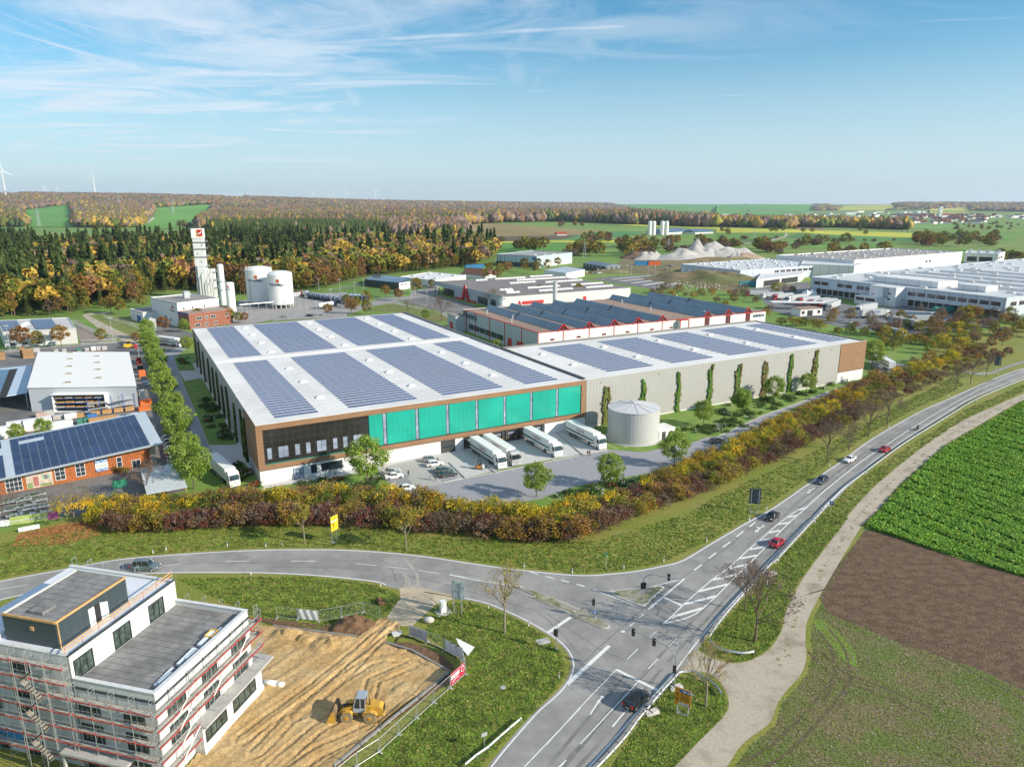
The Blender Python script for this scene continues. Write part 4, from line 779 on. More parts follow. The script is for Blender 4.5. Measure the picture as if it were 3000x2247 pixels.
# site fence: steel mesh panels between footed posts
mesh_=galv
FP=[('A2',a) for a in ((25,690),(160,698),(297,712),(445,685),(585,655),(697,695),(790,748),(885,805),(1000,848),(1115,900),(1232,962),(1250,1055),(1152,1145),(1045,1240),(935,1340),(817,1447),(695,1560),(547,1655),(380,1790))]
names={1:'panel hung with a blank white tarpaulin beside the brown earth heap',7:'panel with the mirrored grey and pink banner',9:'panel with the sagging white banner',10:'short end panel between the white and the crimson banners',11:'panel with the crimson company banner'}
prev=None
for i,(c,p) in enumerate(FP):
    g=G(c,*p)
    if prev and i not in (6,7):
        dx,dy=g[0]-prev[0],g[1]-prev[1]; Ln=math.hypot(dx,dy); ang=math.atan2(dy,dx)
        t=thing('site_fence_panel','galvanised site fence '+names[i-1] if i-1 in names else f"open galvanised site fence panel on its own feet, {ordinal(i-1)} counted from the office block",'fence panel',prev,ang,'mobile site fence round the building plot')
        m=MB()
        for x in(.06,Ln-.06): m.tube((x,0,.1),(x,0,2.05),.04,n=5)
        for z in(.2,2.0): m.tube((.06,0,z),(Ln-.06,0,z),.03,n=4)
        m.build('frame',[galv],t); m=MB()
        for k in range(1,int(Ln/.32)): m.tube((k*.32,0,.2),(k*.32,0,2.0),.006,n=3,cap=False)
        for k in range(1,5): m.tube((0,0,.2+k*.36),(Ln,0,.2+k*.36),.007,n=3,cap=False)
        m.build('mesh_infill',[galv],t); m=MB(); m.box(-.12,.12,-.4,.4,0,.14); m.build('foot',[concrete],t)
        def banner(label,mt,z0=.25,z1=1.95,wav=.06,x0=.1,x1=None,dy_=-.06):
            mb=MB(); x1=x1 or Ln-.1; n=14;v=[]
            for q in range(n+1):
                for r_ in range(5): xx=x0+(x1-x0)*q/n; v.append((xx,dy_+wav*math.sin(q*1.3+r_*.9),z0+(z1-z0)*r_/4))
            mb.add(v,[(q*5+r_,(q+1)*5+r_,(q+1)*5+r_+1,q*5+r_+1) for q in range(n) for r_ in range(4)]); o=mb.build('banner',[mt],smooth=True); o.location=(*prev,0); o.rotation_euler=(0,0,ang); tag(o,label,'banner'); return o
        if i-1==1: banner('blank white tarpaulin tied to the site fence beside the earth heap',white)
        if i-1==7:
            o=banner('blue-grey banner with faded pink lettering seen mirrored from behind on the site fence',mat('banner_back',(.42,.50,.55),.6)); pk=mat('pink_print',(.62,.3,.28),.6)
            text('lettering','CORONA',.62,pk,o,(Ln/2,-.14,1.4),(R(90),0,0),.003,sx=-1); text('lettering','IMPFZENTRUM',.46,pk,o,(Ln/2,-.14,.75),(R(90),0,0),.003,sx=-1)
        if i-1==9: banner('creased white banner sagging on the fence above the dug topsoil',mat('banner_white',(.68,.68,.67),.6,var=.1,vs=3),wav=.14)
        if i-1==10: banner('narrow white banner hanging at the corner of the site fence',white,wav=.05)
        if i-1==11:
            o=banner('crimson company banner with white lettering at the fence corner',mat('crimson_print',(.5,.02,.07),.5),wav=.01,z1=2.1); o.rotation_euler=(0,0,ang)
            q=MB(); q.box(Ln*.1,Ln*.62,-.1,-.085,1.15,1.75); 
            # readable from outside the plot: letters face the camera
            for s_,a_ in ((1,0),): 
                bk=MB(); bk.box(Ln*.42,Ln*.95,.03,.05,1.2,1.75); o2=bk.build('white_field',[white],o)
                text('lettering','BUBECK',.42,black,o,(Ln*.68,.06,1.47),(R(90),0,R(180)),.004); rg=MB(); rg.tube((Ln*.2,.03,1.45),(Ln*.2,.06,1.45),.42,n=20); rg.build('round_badge',[white],o); rg=MB(); rg.tube((Ln*.2,.05,1.45),(Ln*.2,.07,1.45),.33,n=20); rg.build('round_badge_centre',[mat('crimson_print')],o)
                sw=MB(); sw.path([(Ln*.9,.06,.75),(Ln*.65,.06,.95),(Ln*.45,.06,.85)],.04); sw.build('swoosh',[white],o)
    prev=g
m=MB(); v=[G('A2',*q) for q in((1190,850),(1310,895),(1265,937),(1205,880))]; m.add([(*v[0],.9),(*v[1],.5),(*v[2],.12),(*v[3],.6)],[(0,1,2,3)]); m.add([(*v[0],.88),(*v[1],.48),(*v[2],.10),(*v[3],.58)],[(3,2,1,0)]); tag(m.build('tarpaulin',[white]),'fallen white banner flap spread over the grass behind the fence','tarpaulin')
m=MB(); P=smooth([(*q,.12) for q in GL('A2',[(800,850),(820,815),(900,818),(960,850),(1000,855),(1090,890),(1160,930),(1195,950)])],4); m.path(P,.08,6); tag(m.build('hose',[black]),'thick black hose curling along the grass below the banners','hose')
# white rolled geotextile near canopy
x,y=G('A2',60,1130); m=MB(); m.tube((-2.6,.5,.3),(0,0,.35),.3,.42,8); m.ball((-1.2,.5,.3),.6,8,0,(1.6,.6,.5)); m.tube((0,0,.3),(1,-.1,.3),.42,.38,8); o=m.build('geotextile_roll',[white],smooth=True,loc=(x-.7,y,0)); tag(o,'crumpled white roll of geotextile lying on the sand by the canopy','roll')
x,y=G('A2',805,800); m=MB(); m.obox((0,0,.35),(1.4,.8,.12),.3); m.obox((0,0,0),(1.1,.5,.35),.3); o=m.build('pallet_box',[mat('pale_flashing')],loc=(x,y,0)); tag(o,'small grey slab stack at the start of the black hose','slab stack')
# ---------- buildings ----------
def quadb(name,label,cat,C,z,wallm,roofm_,par=.4,zs=None,over=.15,group=None,rh=.25,z0=0):
    o=C[0]; rz=math.atan2(C[1][1]-C[0][1],C[1][0]-C[0][0]); t=thing(name,label,cat,(o[0],o[1],z0),rz,group); Q=local(C,o,rz)
    zz_=zs or [z]*4; m=MB(); m.hexa([(x,y,0) for x,y in Q],[(x,y,h) for (x,y),h in zip(Q,zz_)]); m.build('wall',[wallm],t)
    cx=sum(p[0] for p in Q)/4;cy=sum(p[1] for p in Q)/4
    E=[(x+(x-cx)/math.hypot(x-cx,y-cy)*over,y+(y-cy)/math.hypot(x-cx,y-cy)*over) for x,y in Q]
    m=MB(); m.hexa([(x,y,h+.004) for (x,y),h in zip(E,zz_)],[(x,y,h+rh) for (x,y),h in zip(E,zz_)]); r=m.build('roof',[roofm_],t)

    if par:
        m=MB()
        for i in range(4):
            a,b=E[i],E[(i+1)%4]; za,zb=zz_[i]+rh,zz_[(i+1)%4]+rh; L_=math.dist(a,b); u=((b[0]-a[0])/L_,(b[1]-a[1])/L_); n=(-u[1]*.3,u[0]*.3); e=.302
            a2=(a[0]+u[0]*e*(i%2),a[1]+u[1]*e*(i%2)); b2=(b[0]-u[0]*e*(i%2),b[1]-u[1]*e*(i%2))
            q=[a2,b2,(b2[0]+n[0],b2[1]+n[1]),(a2[0]+n[0],a2[1]+n[1])]; hz=[za,zb,zb,za]
            m.hexa([(x,y,h) for (x,y),h in zip(q,hz)],[(x,y,h+par) for (x,y),h in zip(q,hz)])
        m.build('parapet',[wallm],t)

    return t,Q


def bw(t,Q,i): return Wall(Q[i],Q[(i+1)%4])
def wins(t,W,spans,z0,z1,nx=1,fm=dark,gl=glass,name='window',nz=0,d=.0,sc_=.1):
    for a0,a1 in spans:
        m=MB(); W.frame(m,a0,a1,z0,z1,sc_,d-.02,d+.06,0,nx,nz); o=m.build(name,[fm],t); m=MB(); W.box(m,a0+sc_*.8,a1-sc_*.8,z0+sc_*.8,z1-sc_*.8,d,d+.025); m.build('pane',[gl],o)
def door(t,W,a0,a1,z1,m_,name='door',z0=.02,d=.0):
    m=MB(); W.box(m,a0,a1,z0,z1,d,d+.06); o=m.build(name,[m_],t); m=MB(); W.box(m,a1-.35,a1-.2,z0+.9,z0+1.1,d+.06,d+.12); m.build('handle',[chrome],o)
def rbox(t,name,m_,*bs,par=None):
    m=MB()
    for q in bs: m.box(*q)
    return m.build(name,[m_],par or t)
def vents(t,Q,n,m_,z,sz=(1.2,1,.5),seed=0,name='roof_vent',jit=.3):
    rn=random.Random(seed); nx=max(1,int(round(math.sqrt(n*1.6)))); ny=max(1,int(round(n/nx)))
    for i in range(nx):
        for j in range(ny):
            a=(i+.5+rn.uniform(-jit,jit)*.3)/nx; b=(j+.5+rn.uniform(-jit,jit)*.3)/ny
            x=(1-a)*((1-b)*Q[0][0]+b*Q[3][0])+a*((1-b)*Q[1][0]+b*Q[2][0]); y=(1-a)*((1-b)*Q[0][1]+b*Q[3][1])+a*((1-b)*Q[1][1]+b*Q[2][1])
            m=MB(); h=z(x,y) if callable(z) else z; m.obox((x,y,h),sz); m.obox((x,y,h+sz[2]),(sz[0]*.8,sz[1]*.8,sz[2]*.4)); m.build(name,[m_],t)
galroof=mat('pale_metal_roof',(.66,.66,.65),.5,var=.05,vs=.2,stripes=(('x',1.0,.05,(.5,.5,.5)),)); gravr=mat('gravel_roof',(.36,.32,.29),.95,var=.15,vs=.3,col2=(.28,.26,.25),v2=.03); greyr=mat('grey_roof',(.24,.22,.215),.9,var=.12,vs=.2,col2=(.3,.28,.26),v2=.05); blueroof=mat('blue_grey_roof',(.40,.47,.53),.6,var=.08,vs=.2)
whitep=mat('white_panel_wall',(.70,.71,.71),.6,var=.04,vs=.2,stripes=(('xy',4.0,.1,(.38,.38,.38)),)); whiter=mat('white_red_panel',(.70,.71,.71),.6,var=.04,stripes=(('xy',7.6,.22,(.36,.1,.11)),)); bluew=mat('shade_blue_panel',(.46,.53,.60),.6,var=.05,vs=.2,stripes=(('xy',5.2,.22,(.16,.13,.18)),))
brick=mat('red_brick',(.27,.085,.05),.85,var=.2,vs=3,stripes=(('z',.25,.03,(.3,.25,.2)),)); darkp=mat('dark_panel_wall',(.045,.07,.075),.6,var=.1,stripes=(('xy',1.0,.05,(.02,.03,.03)),)); woodw=mat('red_cedar_boards',(.38,.115,.03),.65,var=.45,vs=1.6,stripes=(('x',.3,.03,(.12,.04,.015)),),stretch=(3,3,.4)); tile=mat('brown_roof_tile',(.13,.055,.035),.85,var=.2,vs=2)
# gas plant
t,Q=quadb('plant_hall','tall white works hall with grey flat roof and blue doors beside the column tower','hall',[(-203.6,399.3),(-178.1,376.0),(-163.9,395.8),(-188.6,417.5)],12.3,whitep,greyr,.5)
W0=bw(t,Q,0); W1_=bw(t,Q,1); door(t,W0,4.5+12,7.5+12,4.5,blue); wins(t,W0,[(23.5,25)],2.2,3.5); 
for a in (3,8,15): wins(t,W1_,[(a,a+1)],9,10)
rbox(t,'roof_unit',galv,(14,16.5,12,15,12.6,16.2),(13.8,16.7,11.8,15.2,16.2,16.5)); rg=rbox(t,'emblem',red,(27.5,29.3,-.12,-.03,9.2,11)); text('lettering','Westfalen',1.5,mat('navy_print',(.02,.05,.12),.5),t,(28,-.14,8.2),(R(90),0,0),.02)
t,Q=quadb('plant_annex','low red brick office annex with blue roof edge in front of the white works hall','annex',[(-178.0,375.6),(-168.9,368.0),(-153.8,387.6),(-163.6,395.2)],8.0,brick,greyr,.35)
rbox(t,'edge_band',blue,(-.1,12.1,-.22,-.05,7.6,8.25)); W1_=bw(t,Q,1)
wins(t,W1_,[(4,7),(9,10.5),(12,15),(20.5,22.5)],4.6,6.2,1,white); wins(t,W1_,[(3,6),(8.5,10.2),(13.5,15.5)],1,2.6,1,white); wins(t,bw(t,Q,0),[(2,3.5),(6,8)],4.4,6,1,blue)
t,Q=quadb('plant_annex','low white garage annex with one blue roller door at the edge of the wood','annex',[(-217.6,402.2),(-203.8,389.2),(-196,398),(-209.5,411)],5.6,whitep,greyr,.2); door(t,bw(t,Q,0),9.5,15.5,3.6,blue)
# column tower
t=thing('column_tower','slim white air separation tower with red emblem box and galleries at the top','tower',(-216.5,500,0),R(12)); tw=mat('tower_cladding',(.68,.68,.67),.55,var=.06,stripes=(('z',2.2,.08,(.45,.45,.45)),)); twb=mat('tower_shaded_cladding',(.55,.58,.62),.5,var=.05,stripes=(('xy',.6,.08,(.4,.4,.42)),))
rbox(t,'upper_shaft',tw,(-3.6,3.2,-3,3,0,41)); rbox(t,'lower_shaft',tw,(3.2,8.3,-3,2.4,0,20)); rbox(t,'lower_shaft',tw,(-1.8,3.0,-5.5,-3,0,22)); rbox(t,'emblem_box',white,(-4,3.5,-3.4,3.4,41,47.5)); rbox(t,'emblem',red,(-.2,3.3,-3.55,-3.4,42.5,46.8),); rbox(t,'emblem',red,(-4.15,-4.0,-2.8,2.8,42.0,46.8)); m=MB(); m.path([(.3,-3.65,43.6),(1.3,-3.65,44.6),(1.6,-3.65,44.0),(2.8,-3.65,45.8)],.32,5); m.build('emblem_figure',[white],t)
rbox(t,'emblem_edge',yellow,(-.6,-.2,-3.55,-3.4,42.2,46.8),(-.2,3.3,-3.56,-3.41,42.1,42.5))
for z in (7,12.5,18,22,28.5,34,38.5):
    m=MB(); m.box(2.8 if z>20 else 8.2,5.2 if z>20 else 10,-4,1.5,z,z+.15); x1=5.1 if z>20 else 9.9
    for y in(-3.9,-1.2,1.4): m.tube((x1,y,z),(x1,y,z+1.2),.06,n=4)
    m.tube((x1,-3.9,z+1.2),(x1,1.4,z+1.2),.05,n=4); m.box(-3.5,2.8,-4,-3.05,z,z+.12); m.tube((-3.5,-3.95,z+1.2),(2.8,-3.95,z+1.2),.05,n=4); m.build('gallery',[galv],t)
for i in range(7):
    m=MB(); x=-3.2+i*1.7; m.path([(x,-5.8,0),(x,-5.8,10+3.1*(i%3)),(x+.8,-5.4,12+3.1*(i%3)),(x+.8,-4.2,14+3*(i%3))],.22,6); m.build('pipe',[chrome],t)
for x,z in ((.4,24.5),(-1.5,30),(1.6,36)): rbox(t,'access_panel',grey,(x,x+.9,-3.12,-3.02,z,z+1.2))
m=MB(); m.tube((1.5,0,47.5),(1.5,0,51),.1); m.build('aerial',[galv],t)
def column(x,y,r,h,label,bands=()):
    t=thing('gas_column',label,'tank',(x,y,0)); m=MB(); m.lathe([(r,1.2),(r,h-.4),(r*.7,h),(.01,h+.15)],0,0,18); m.build('shell',[white],t,smooth=False)
    m=MB()
    for a in range(4): m.tube((r*.7*math.cos(a*1.57),r*.7*math.sin(a*1.57),0),(r*.7*math.cos(a*1.57),r*.7*math.sin(a*1.57),1.3),.15,n=5)
    m.build('support',[galv],t)
    if bands:
        m=MB()
        for z in bands: m.lathe([(r,z),(r+1,z),(r+1,z+.15),(r,z+.15)],0,0,10); m.lathe([(r+.95,z+1.1),(r+1,z+1.2)],0,0,10)
        m.tube((r+.6,-r*.3,0),(r+.6,-r*.3,h*.62),.18,n=5); m.tube((-r-.4,-r*.3,0),(-r-.4,-r*.3,h*.55),.22,n=5); m.build('gallery',[galv],t)
    return t
column(-184.6,453,1.9,27,'slim tall white column beside the brick annex and tower',(11,16.5)); c_=column(-168.8,425.6,2.5,18.6,'short round-topped white gas cylinder behind the brick annex'); text('lettering','Westfalen',.9,mat('navy_print'),c_,(.1,-2.6,14.8),(R(90),0,0),.02); rbox(c_,'emblem',red,(-.5,.5,-2.6,-2.5,15.7,16.7))
def bigtank(x,y,r,h,label):
    t=thing('gas_tank',label,'tank',(x,y,0)); m=MB(); m.lathe([(r,2.6),(r,h-2.2),(r*.85,h-1.1),(r*.5,h-.2),(.01,h)],0,0,40); m.build('shell',[mat('tank_white',(.74,.74,.73),.5,var=.04,vs=.2)],t,smooth=False)
    for a in range(14): m=MB(); m.tube(((r-.6)*math.cos(a*.449),(r-.6)*math.sin(a*.449),0),((r-.6)*math.cos(a*.449),(r-.6)*math.sin(a*.449),2.7),.4,n=8); m.build('leg',[concrete],t)
    m=MB(); 
    for k in range(28): a=k*math.pi/14; m.tube((r*.97*math.cos(a),r*.97*math.sin(a),h-2),(r*.97*math.cos(a),r*.97*math.sin(a),h-.8),.06,n=4)
    m.lathe([(r*.97,h-.9),(r*.97,h-.75)],0,0,28); m.lathe([(r*.97,h-1.4),(r*.97,h-1.3)],0,0,28); m.build('railing',[white],t)
    m=MB(); m.tube((-r*.45,-r*.93,0),(-r*.45,-r*.93,h-2),.25,n=5); m.build('down_pipe',[galv],t); rbox(t,'emblem',red,(.2,1.7,-r-.2,-r+.0,h*.72,h*.72+1.6)); rbox(t,'emblem_edge',yellow,(-.1,.2,-r-.2,-r,h*.72-.3,h*.72+1.6),(.2,1.7,-r-.2,-r,h*.72-.3,h*.72)); text('lettering','Westfalen',2.4,mat('navy_print'),t,(.6,-r-.12,h*.72-1.5),(R(90),0,0),.03,bold=.03)
    return t
bigtank(-146.6,450.5,7.6,23.3,'right one of two huge white round gas tanks with railed dome'); bigtank(-164.5,464,8.3,25,'left one of two huge white round gas tanks behind its twin')
pr_=thing('pipe_rack','low steel pipe bridge between the gas columns and the round tanks','pipe rack',(-168,430,0)); m=MB()
for i in range(5): m.tube((3+i*4,1+i*3.2,0),(3+i*4,1+i*3.2,4.2),.18,n=5)
m.build('post',[galv],pr_)
for k in range(3): m=MB(); m.tube((2,.5+k*.8,4.3),(20,14.5+k*.8,4.3),.28,n=6); m.build('pipe',[white],pr_)
# nursery shop with cedar front
on=G('A7',40,1270); rn_=math.atan2(.5956,.8033); t=thing('nursery_shop','long shop with red cedar front and blue solar roof left of the hall','shop',(*on,0),rn_)
m=MB(); LX=30.3; zf=lambda x:3.95+x*.052
m.hexa([(-14,0,0),(LX,0,0),(LX,17,0),(-14,17,0)],[(-14,0,zf(-14)),(LX,0,zf(LX)),(LX,17,zf(LX)+3.0),(-14,17,zf(-14)+3.0)]); m.build('wall',[woodw],t)
def rz_(x,y): return zf(x)+.05+(y+1.6)*.165
m=MB(); E=[(-15,-1.6),(33.2,-1.6),(33.2,19),(-15,19)]; m.hexa([(x,y,rz_(x,y)) for x,y in E],[(x,y,rz_(x,y)+.2) for x,y in E]); m.build('roof',[blueroof],t)
m=MB(); m.hexa([(-15,-1.75,zf(-15)-.05),(33.2,-1.75,zf(33)-.05),(33.2,-1.62,zf(33)-.05),(-15,-1.62,zf(-15)-.05)],[(-15,-1.75,zf(-15)+.22),(33.2,-1.75,zf(33)+.22),(33.2,-1.62,zf(33)+.22),(-15,-1.62,zf(-15)+.22)]); m.build('gutter',[galv],t)
for k,(i0,i1) in enumerate(((-15,2.2),(2.5,31.5))):
    m=MB()
    for r_ in range(10):
        n=int((i1-i0)/1.75)
        for c in range(n):
            x=i0+c*1.75+r_*.0; y=-1.2+r_*1.93
            if (k==0 and r_ in(6,7) and c>=n-6) or (k==0 and r_ in (4,5) and n-5<=c<n-3) or(k==1 and r_==8 and 1<=c<=3): continue
            q=[(x+.04,y+.04),(x+1.69,y+.04),(x+1.69,y+1.87),(x+.04,y+1.87)]; m.hexa([(a,b,rz_(a,b)+.24) for a,b in q],[(a,b,rz_(a,b)+.3) for a,b in q]); 
            q=[(x-.02,y-.02),(x+1.73,y-.02),(x+1.73,y+1.92),(x-.02,y+1.92)]; m.add([(a,b,rz_(a,b)+.225) for a,b in q],[(0,1,2,3)],1)
    m.build('solar_array',[mat('blue_solar_glass',(.018,.04,.10),.12,var=.35,vs=.25,spec=.8),alu],t)
m=MB(); z0=rz_(-1.7,11)+.2; m.add([(-3,9.3,z0-.5),(-.4,9.3,z0-.5),(-1.7,9.3,z0+1.0),(-1.7,12.8,z0+.9)],[(0,1,2),(1,3,2),(3,0,2)]); m.build('dormer_window',[white],t)
m=MB(); m.add([(-2.5,9.27,z0-.35),(-.9,9.27,z0-.35),(-1.7,9.27,z0+.62)],[(0,1,2)]); m.build('dormer_pane',[glass],t)
WN=Wall((0,0),(30,0)); wins(t,WN,[(.3,3.5)],.3,3.6,3,white,nz=2); wins(t,WN,[(9.9,12.0),(14.1,16.1)],.9,4.1,1,white,nz=2); wins(t,WN,[(22.8,24)],1.3,3.9,0,white,nz=1); wins(t,WN,[(26,28)],.1,2.4,1,white)
m=MB(); m.box(4.2,9.4,-.1,-.03,.2,3.55); mu=m.build('mural',[mat('mural_paint',(.55,.46,.36),.8,var=.3,vs=1.8,col2=(.42,.36,.3),v2=.9)],t); rbox(t,'painted_door',mat('faded_red',(.36,.13,.11)),(5.6,6.6,-.13,-.1,.6,2.9),par=mu); rbox(t,'painted_shutter',mat('faded_green',(.2,.36,.3)),(7.4,7.8,-.13,-.1,2.0,3.0),(8.4,8.8,-.13,-.1,1.9,2.9),par=mu); rbox(t,'painted_window',mat('faded_dark',(.15,.14,.13)),(7.8,8.4,-.13,-.1,1.9,2.9),par=mu); rbox(t,'painted_plants',mat('faded_plant',(.2,.26,.1),var=.5,vs=4),(4.4,5.4,-.13,-.1,.3,1.6),(6.8,9.1,-.13,-.1,.3,.9),par=mu)
m=MB(); m.box(18.2,20.9,-.14,-.03,1.2,4.05); sg=m.build('sign_board',[mat('sign_blue',(.02,.17,.42),.5)],t); rbox(t,'sign_centre',white,(18.2,20.9,-.17,-.14,1.9,3.35),par=sg)
text('lettering','Tier Total',.62,white,t,(19.55,-.18,3.7),(R(90),0,0),.01,bold=.015); text('lettering','Tier Total',.62,white,t,(19.55,-.18,1.55),(R(90),0,0),.01,bold=.015); text('lettering','Striebel',.8,mat('sign_green',(.1,.3,.06),.5),t,(19.55,-.2,2.65),(R(90),0,0),.01)
rbox(t,'stone_corner',mat('stone_cladding',(.36,.33,.28),.9,var=.4,vs=2),(30.3,31.6,.0,3,0,5.2))
# sales canopy beside it
P4=[G('A7',1095,1270,3),G('A7',1400,1215,3),G('A7',1330,1045,3.4),G('A7',1045,1080,3.4)]
t=thing('open_shelter','open sales shelter with pale corrugated roof below the red cedar shop','shelter',(*P4[0],0)); Q=[(x-P4[0][0],y-P4[0][1]) for x,y in P4]; m=MB(); m.hexa([(x,y,2.9+.5*(i>1)) for i,(x,y) in enumerate(Q)],[(x,y,3.05+.5*(i>1)) for i,(x,y) in enumerate(Q)]); m.build('roof',[mat('corrugated_sheet',(.52,.57,.58),.6,var=.1,vs=1,stripes=(('x',.5,.06,(.4,.44,.45)),))],t)
for x,y in Q: m=MB(); m.tube((x*.96,y*.96,0),(x*.96,y*.96,2.95),.09); m.build('post',[timb],t)
# builders' merchant warehouse with white roof
t,Q=quadb('warehouse','builders merchant warehouse with plain white metal roof and grey gable wall','warehouse',[G('A7',208,470,8),G('A7',1015,458,8),G('A7',960,207,8),G('A7',285,207,8)],7.8,mat('grey_sheet_wall',(.47,.50,.54),.6,var=.05,stripes=(('x',1,.04,(.38,.4,.43)),)),mat('white_sheet_roof',(.80,.79,.76),.6,var=.03,stripes=(('y',.9,.04,(.68,.67,.65)),)),.0,rh=.2,over=.35)
for c in ((525,215),(525,262),(520,318),(515,373),(508,438),(725,242),(728,290),(732,342),(736,404)):
    g=G('A7',*c,8.1); x,y=local([g],(t.location.x,t.location.y),t.rotation_euler.z)[0]; m=MB(); m.box(x-1.2,x+1.2,y-.35,y+.35,8.0,8.35); m.box(x-.9,x+.9,y-.3,y+.3,8.35,8.45,1); m.build('roof_vent',[mat('ochre_vent',(.55,.5,.42)),dark],t)
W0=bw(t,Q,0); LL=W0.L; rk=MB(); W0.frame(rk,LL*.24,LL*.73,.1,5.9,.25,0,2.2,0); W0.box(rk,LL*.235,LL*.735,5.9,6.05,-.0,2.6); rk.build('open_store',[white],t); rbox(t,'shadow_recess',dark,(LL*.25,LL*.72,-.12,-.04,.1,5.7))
for i in range(3):
    m=MB(); W0.box(m,LL*.25,LL*.72,1.5+i*1.5,1.6+i*1.5,.1,1.9); m.build('shelf',[blue],t)
    for k in range(5): m=MB(); W0.box(m,LL*(.26+k*.09),LL*(.33+k*.09),1.62+i*1.5,1.9+i*1.5+.15*(k%2),.2,1.7); tag(m.build('timber_stock',[timb if (i+k)%3 else mat('pale_timber',(.6,.5,.38))],t))
def shed(lab,P,z,m_): 
    t=thing('lean_to_roof',lab,'canopy',(*P[0],0)); Q=[(x-P[0][0],y-P[0][1]) for x,y in P]; m=MB(); m.hexa([(x,y,z) for x,y in Q],[(x,y,z+.25) for x,y in Q]); m.build('roof',[m_],t)
    for x,y in Q: m=MB(); m.tube((x*.97,y*.97,0),(x*.97,y*.97,z),.15); m.build('post',[galv],t)
    return t
t=shed('wide pale blue canopy roof with a black strip left of the white-roofed warehouse',GL('A7',[(-250,590),(205,515),(243,310),(-120,345)],5),5,mat('pale_blue_sheet',(.42,.53,.64),.5,var=.06)); P=[(x-t.location.x,y-t.location.y) for x,y in GL('A7',[(-10,548),(50,538),(132,330),(70,338)],5.3)]; m=MB(); m.hexa([(x,y,5.26) for x,y in P],[(x,y,5.3) for x,y in P]); m.build('black_strip',[black],t)
m=MB(); P=[(x-t.location.x,y-t.location.y) for x,y in GL('A7',[(-250,590),(-10,548),(70,338),(-120,345)],5.3)]; m.hexa([(x,y,5.27) for x,y in P],[(x,y,5.33) for x,y in P]); m.build('solar_array',[mat('blue_solar_glass')],t)
# upper left office building
t,Q=quadb('office_building','pale two-storey office with solar roof beside the wood at the far left','building',[G('D1',20,1290,7),G('D1',548,1262,7),G('D1',490,1185,7),G('D1',-20,1208,7)],6.8,mat('pale_sheet',(.60,.60,.59),.6,var=.05),mat('light_roof',(.5,.5,.5)),.35)
W0=bw(t,Q,0); L0=W0.L
for a in (3,6,13,22,24.5): wins(t,W0,[(a,a+(2.2 if a in(13,22) else 1.3))],3.9,5.0)
for a in (2,7,12.5): wins(t,W0,[(a,a+2)],.9,2.2)
door(t,W0,15,17.5,2.8,white)
for k,(a,b,c,d) in enumerate(((.02,.27,.08,.92),(.46,.76,.08,.92))):
    m=MB()
    for r_ in range(4):
        for q in range(7):
            f=lambda s_,t_:((1-s_)*((1-t_)*Q[0][0]+t_*Q[3][0])+s_*((1-t_)*Q[1][0]+t_*Q[2][0]),(1-s_)*((1-t_)*Q[0][1]+t_*Q[3][1])+s_*((1-t_)*Q[1][1]+t_*Q[2][1]))
            s0=a+(b-a)*q/7;s1=a+(b-a)*(q+.92)/7;t0=c+(d-c)*r_/4;t1=c+(d-c)*(r_+.9)/4; P=[f(s0,t0),f(s1,t0),f(s1,t1),f(s0,t1)]; m.hexa([(x,y,7.2+.5*(i>1)) for i,(x,y) in enumerate(P)],[(x,y,7.25+.5*(i>1)) for i,(x,y) in enumerate(P)])
    m.build('solar_array',[mat('blue_solar_glass')],t)
m=MB(); x,y=f(.36,.5); 
for i in range(6): m.lathe([(1.5,0),(1.2,.6),(.6,1.0),(.01,1.1)],x-1+i*.0,y-4+i*1.7,10)
o=m.build('rooflight',[mat('dome_acrylic')],t); o.location=(0,0,7.05)
# sawtooth factory
so_=(11.1,297.9); sr=math.atan2(62.7,118.7); t=thing('sawtooth_factory','white factory with red edges and eight slanted glass roof ridges behind the hall','factory',(*so_,0),sr)
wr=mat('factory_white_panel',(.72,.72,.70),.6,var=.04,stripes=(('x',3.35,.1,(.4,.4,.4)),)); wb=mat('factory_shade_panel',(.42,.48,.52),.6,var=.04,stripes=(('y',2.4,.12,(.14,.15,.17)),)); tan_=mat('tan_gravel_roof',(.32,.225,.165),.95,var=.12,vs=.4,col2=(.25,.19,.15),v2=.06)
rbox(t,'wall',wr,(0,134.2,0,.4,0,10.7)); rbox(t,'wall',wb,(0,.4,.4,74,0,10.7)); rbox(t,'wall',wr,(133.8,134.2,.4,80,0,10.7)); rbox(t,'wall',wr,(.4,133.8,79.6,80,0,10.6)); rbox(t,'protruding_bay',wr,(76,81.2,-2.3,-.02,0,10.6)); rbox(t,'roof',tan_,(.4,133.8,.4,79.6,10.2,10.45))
rbox(t,'roof_edge',red,(-.12,134.3,-.15,.5,10.7,10.95)); rbox(t,'roof_edge',red,(-.14,.5,.52,74,10.7,10.95)); rbox(t,'roof_edge',red,(75.9,81.3,-2.45,-.17,10.6,10.85))
for x in (0,76,81.2): m=MB(); y=-2.4 if x>70 else -.12; m.box(x-.18,x+.18,y-.1,y+.05,0,10.7); m.build('corner_post',[red],t)
for y in (14.5,31,47,63,73.9): rbox(t,'corner_post',red,(-.2,-.02,y-.2,y+.2,0,10.7))
sky_=mat('rooflight_glass',(.14,.22,.27),.3,var=.2,vs=.12,stripes=(('y',1.5,.09,(.35,.42,.46)),),spec=.6)
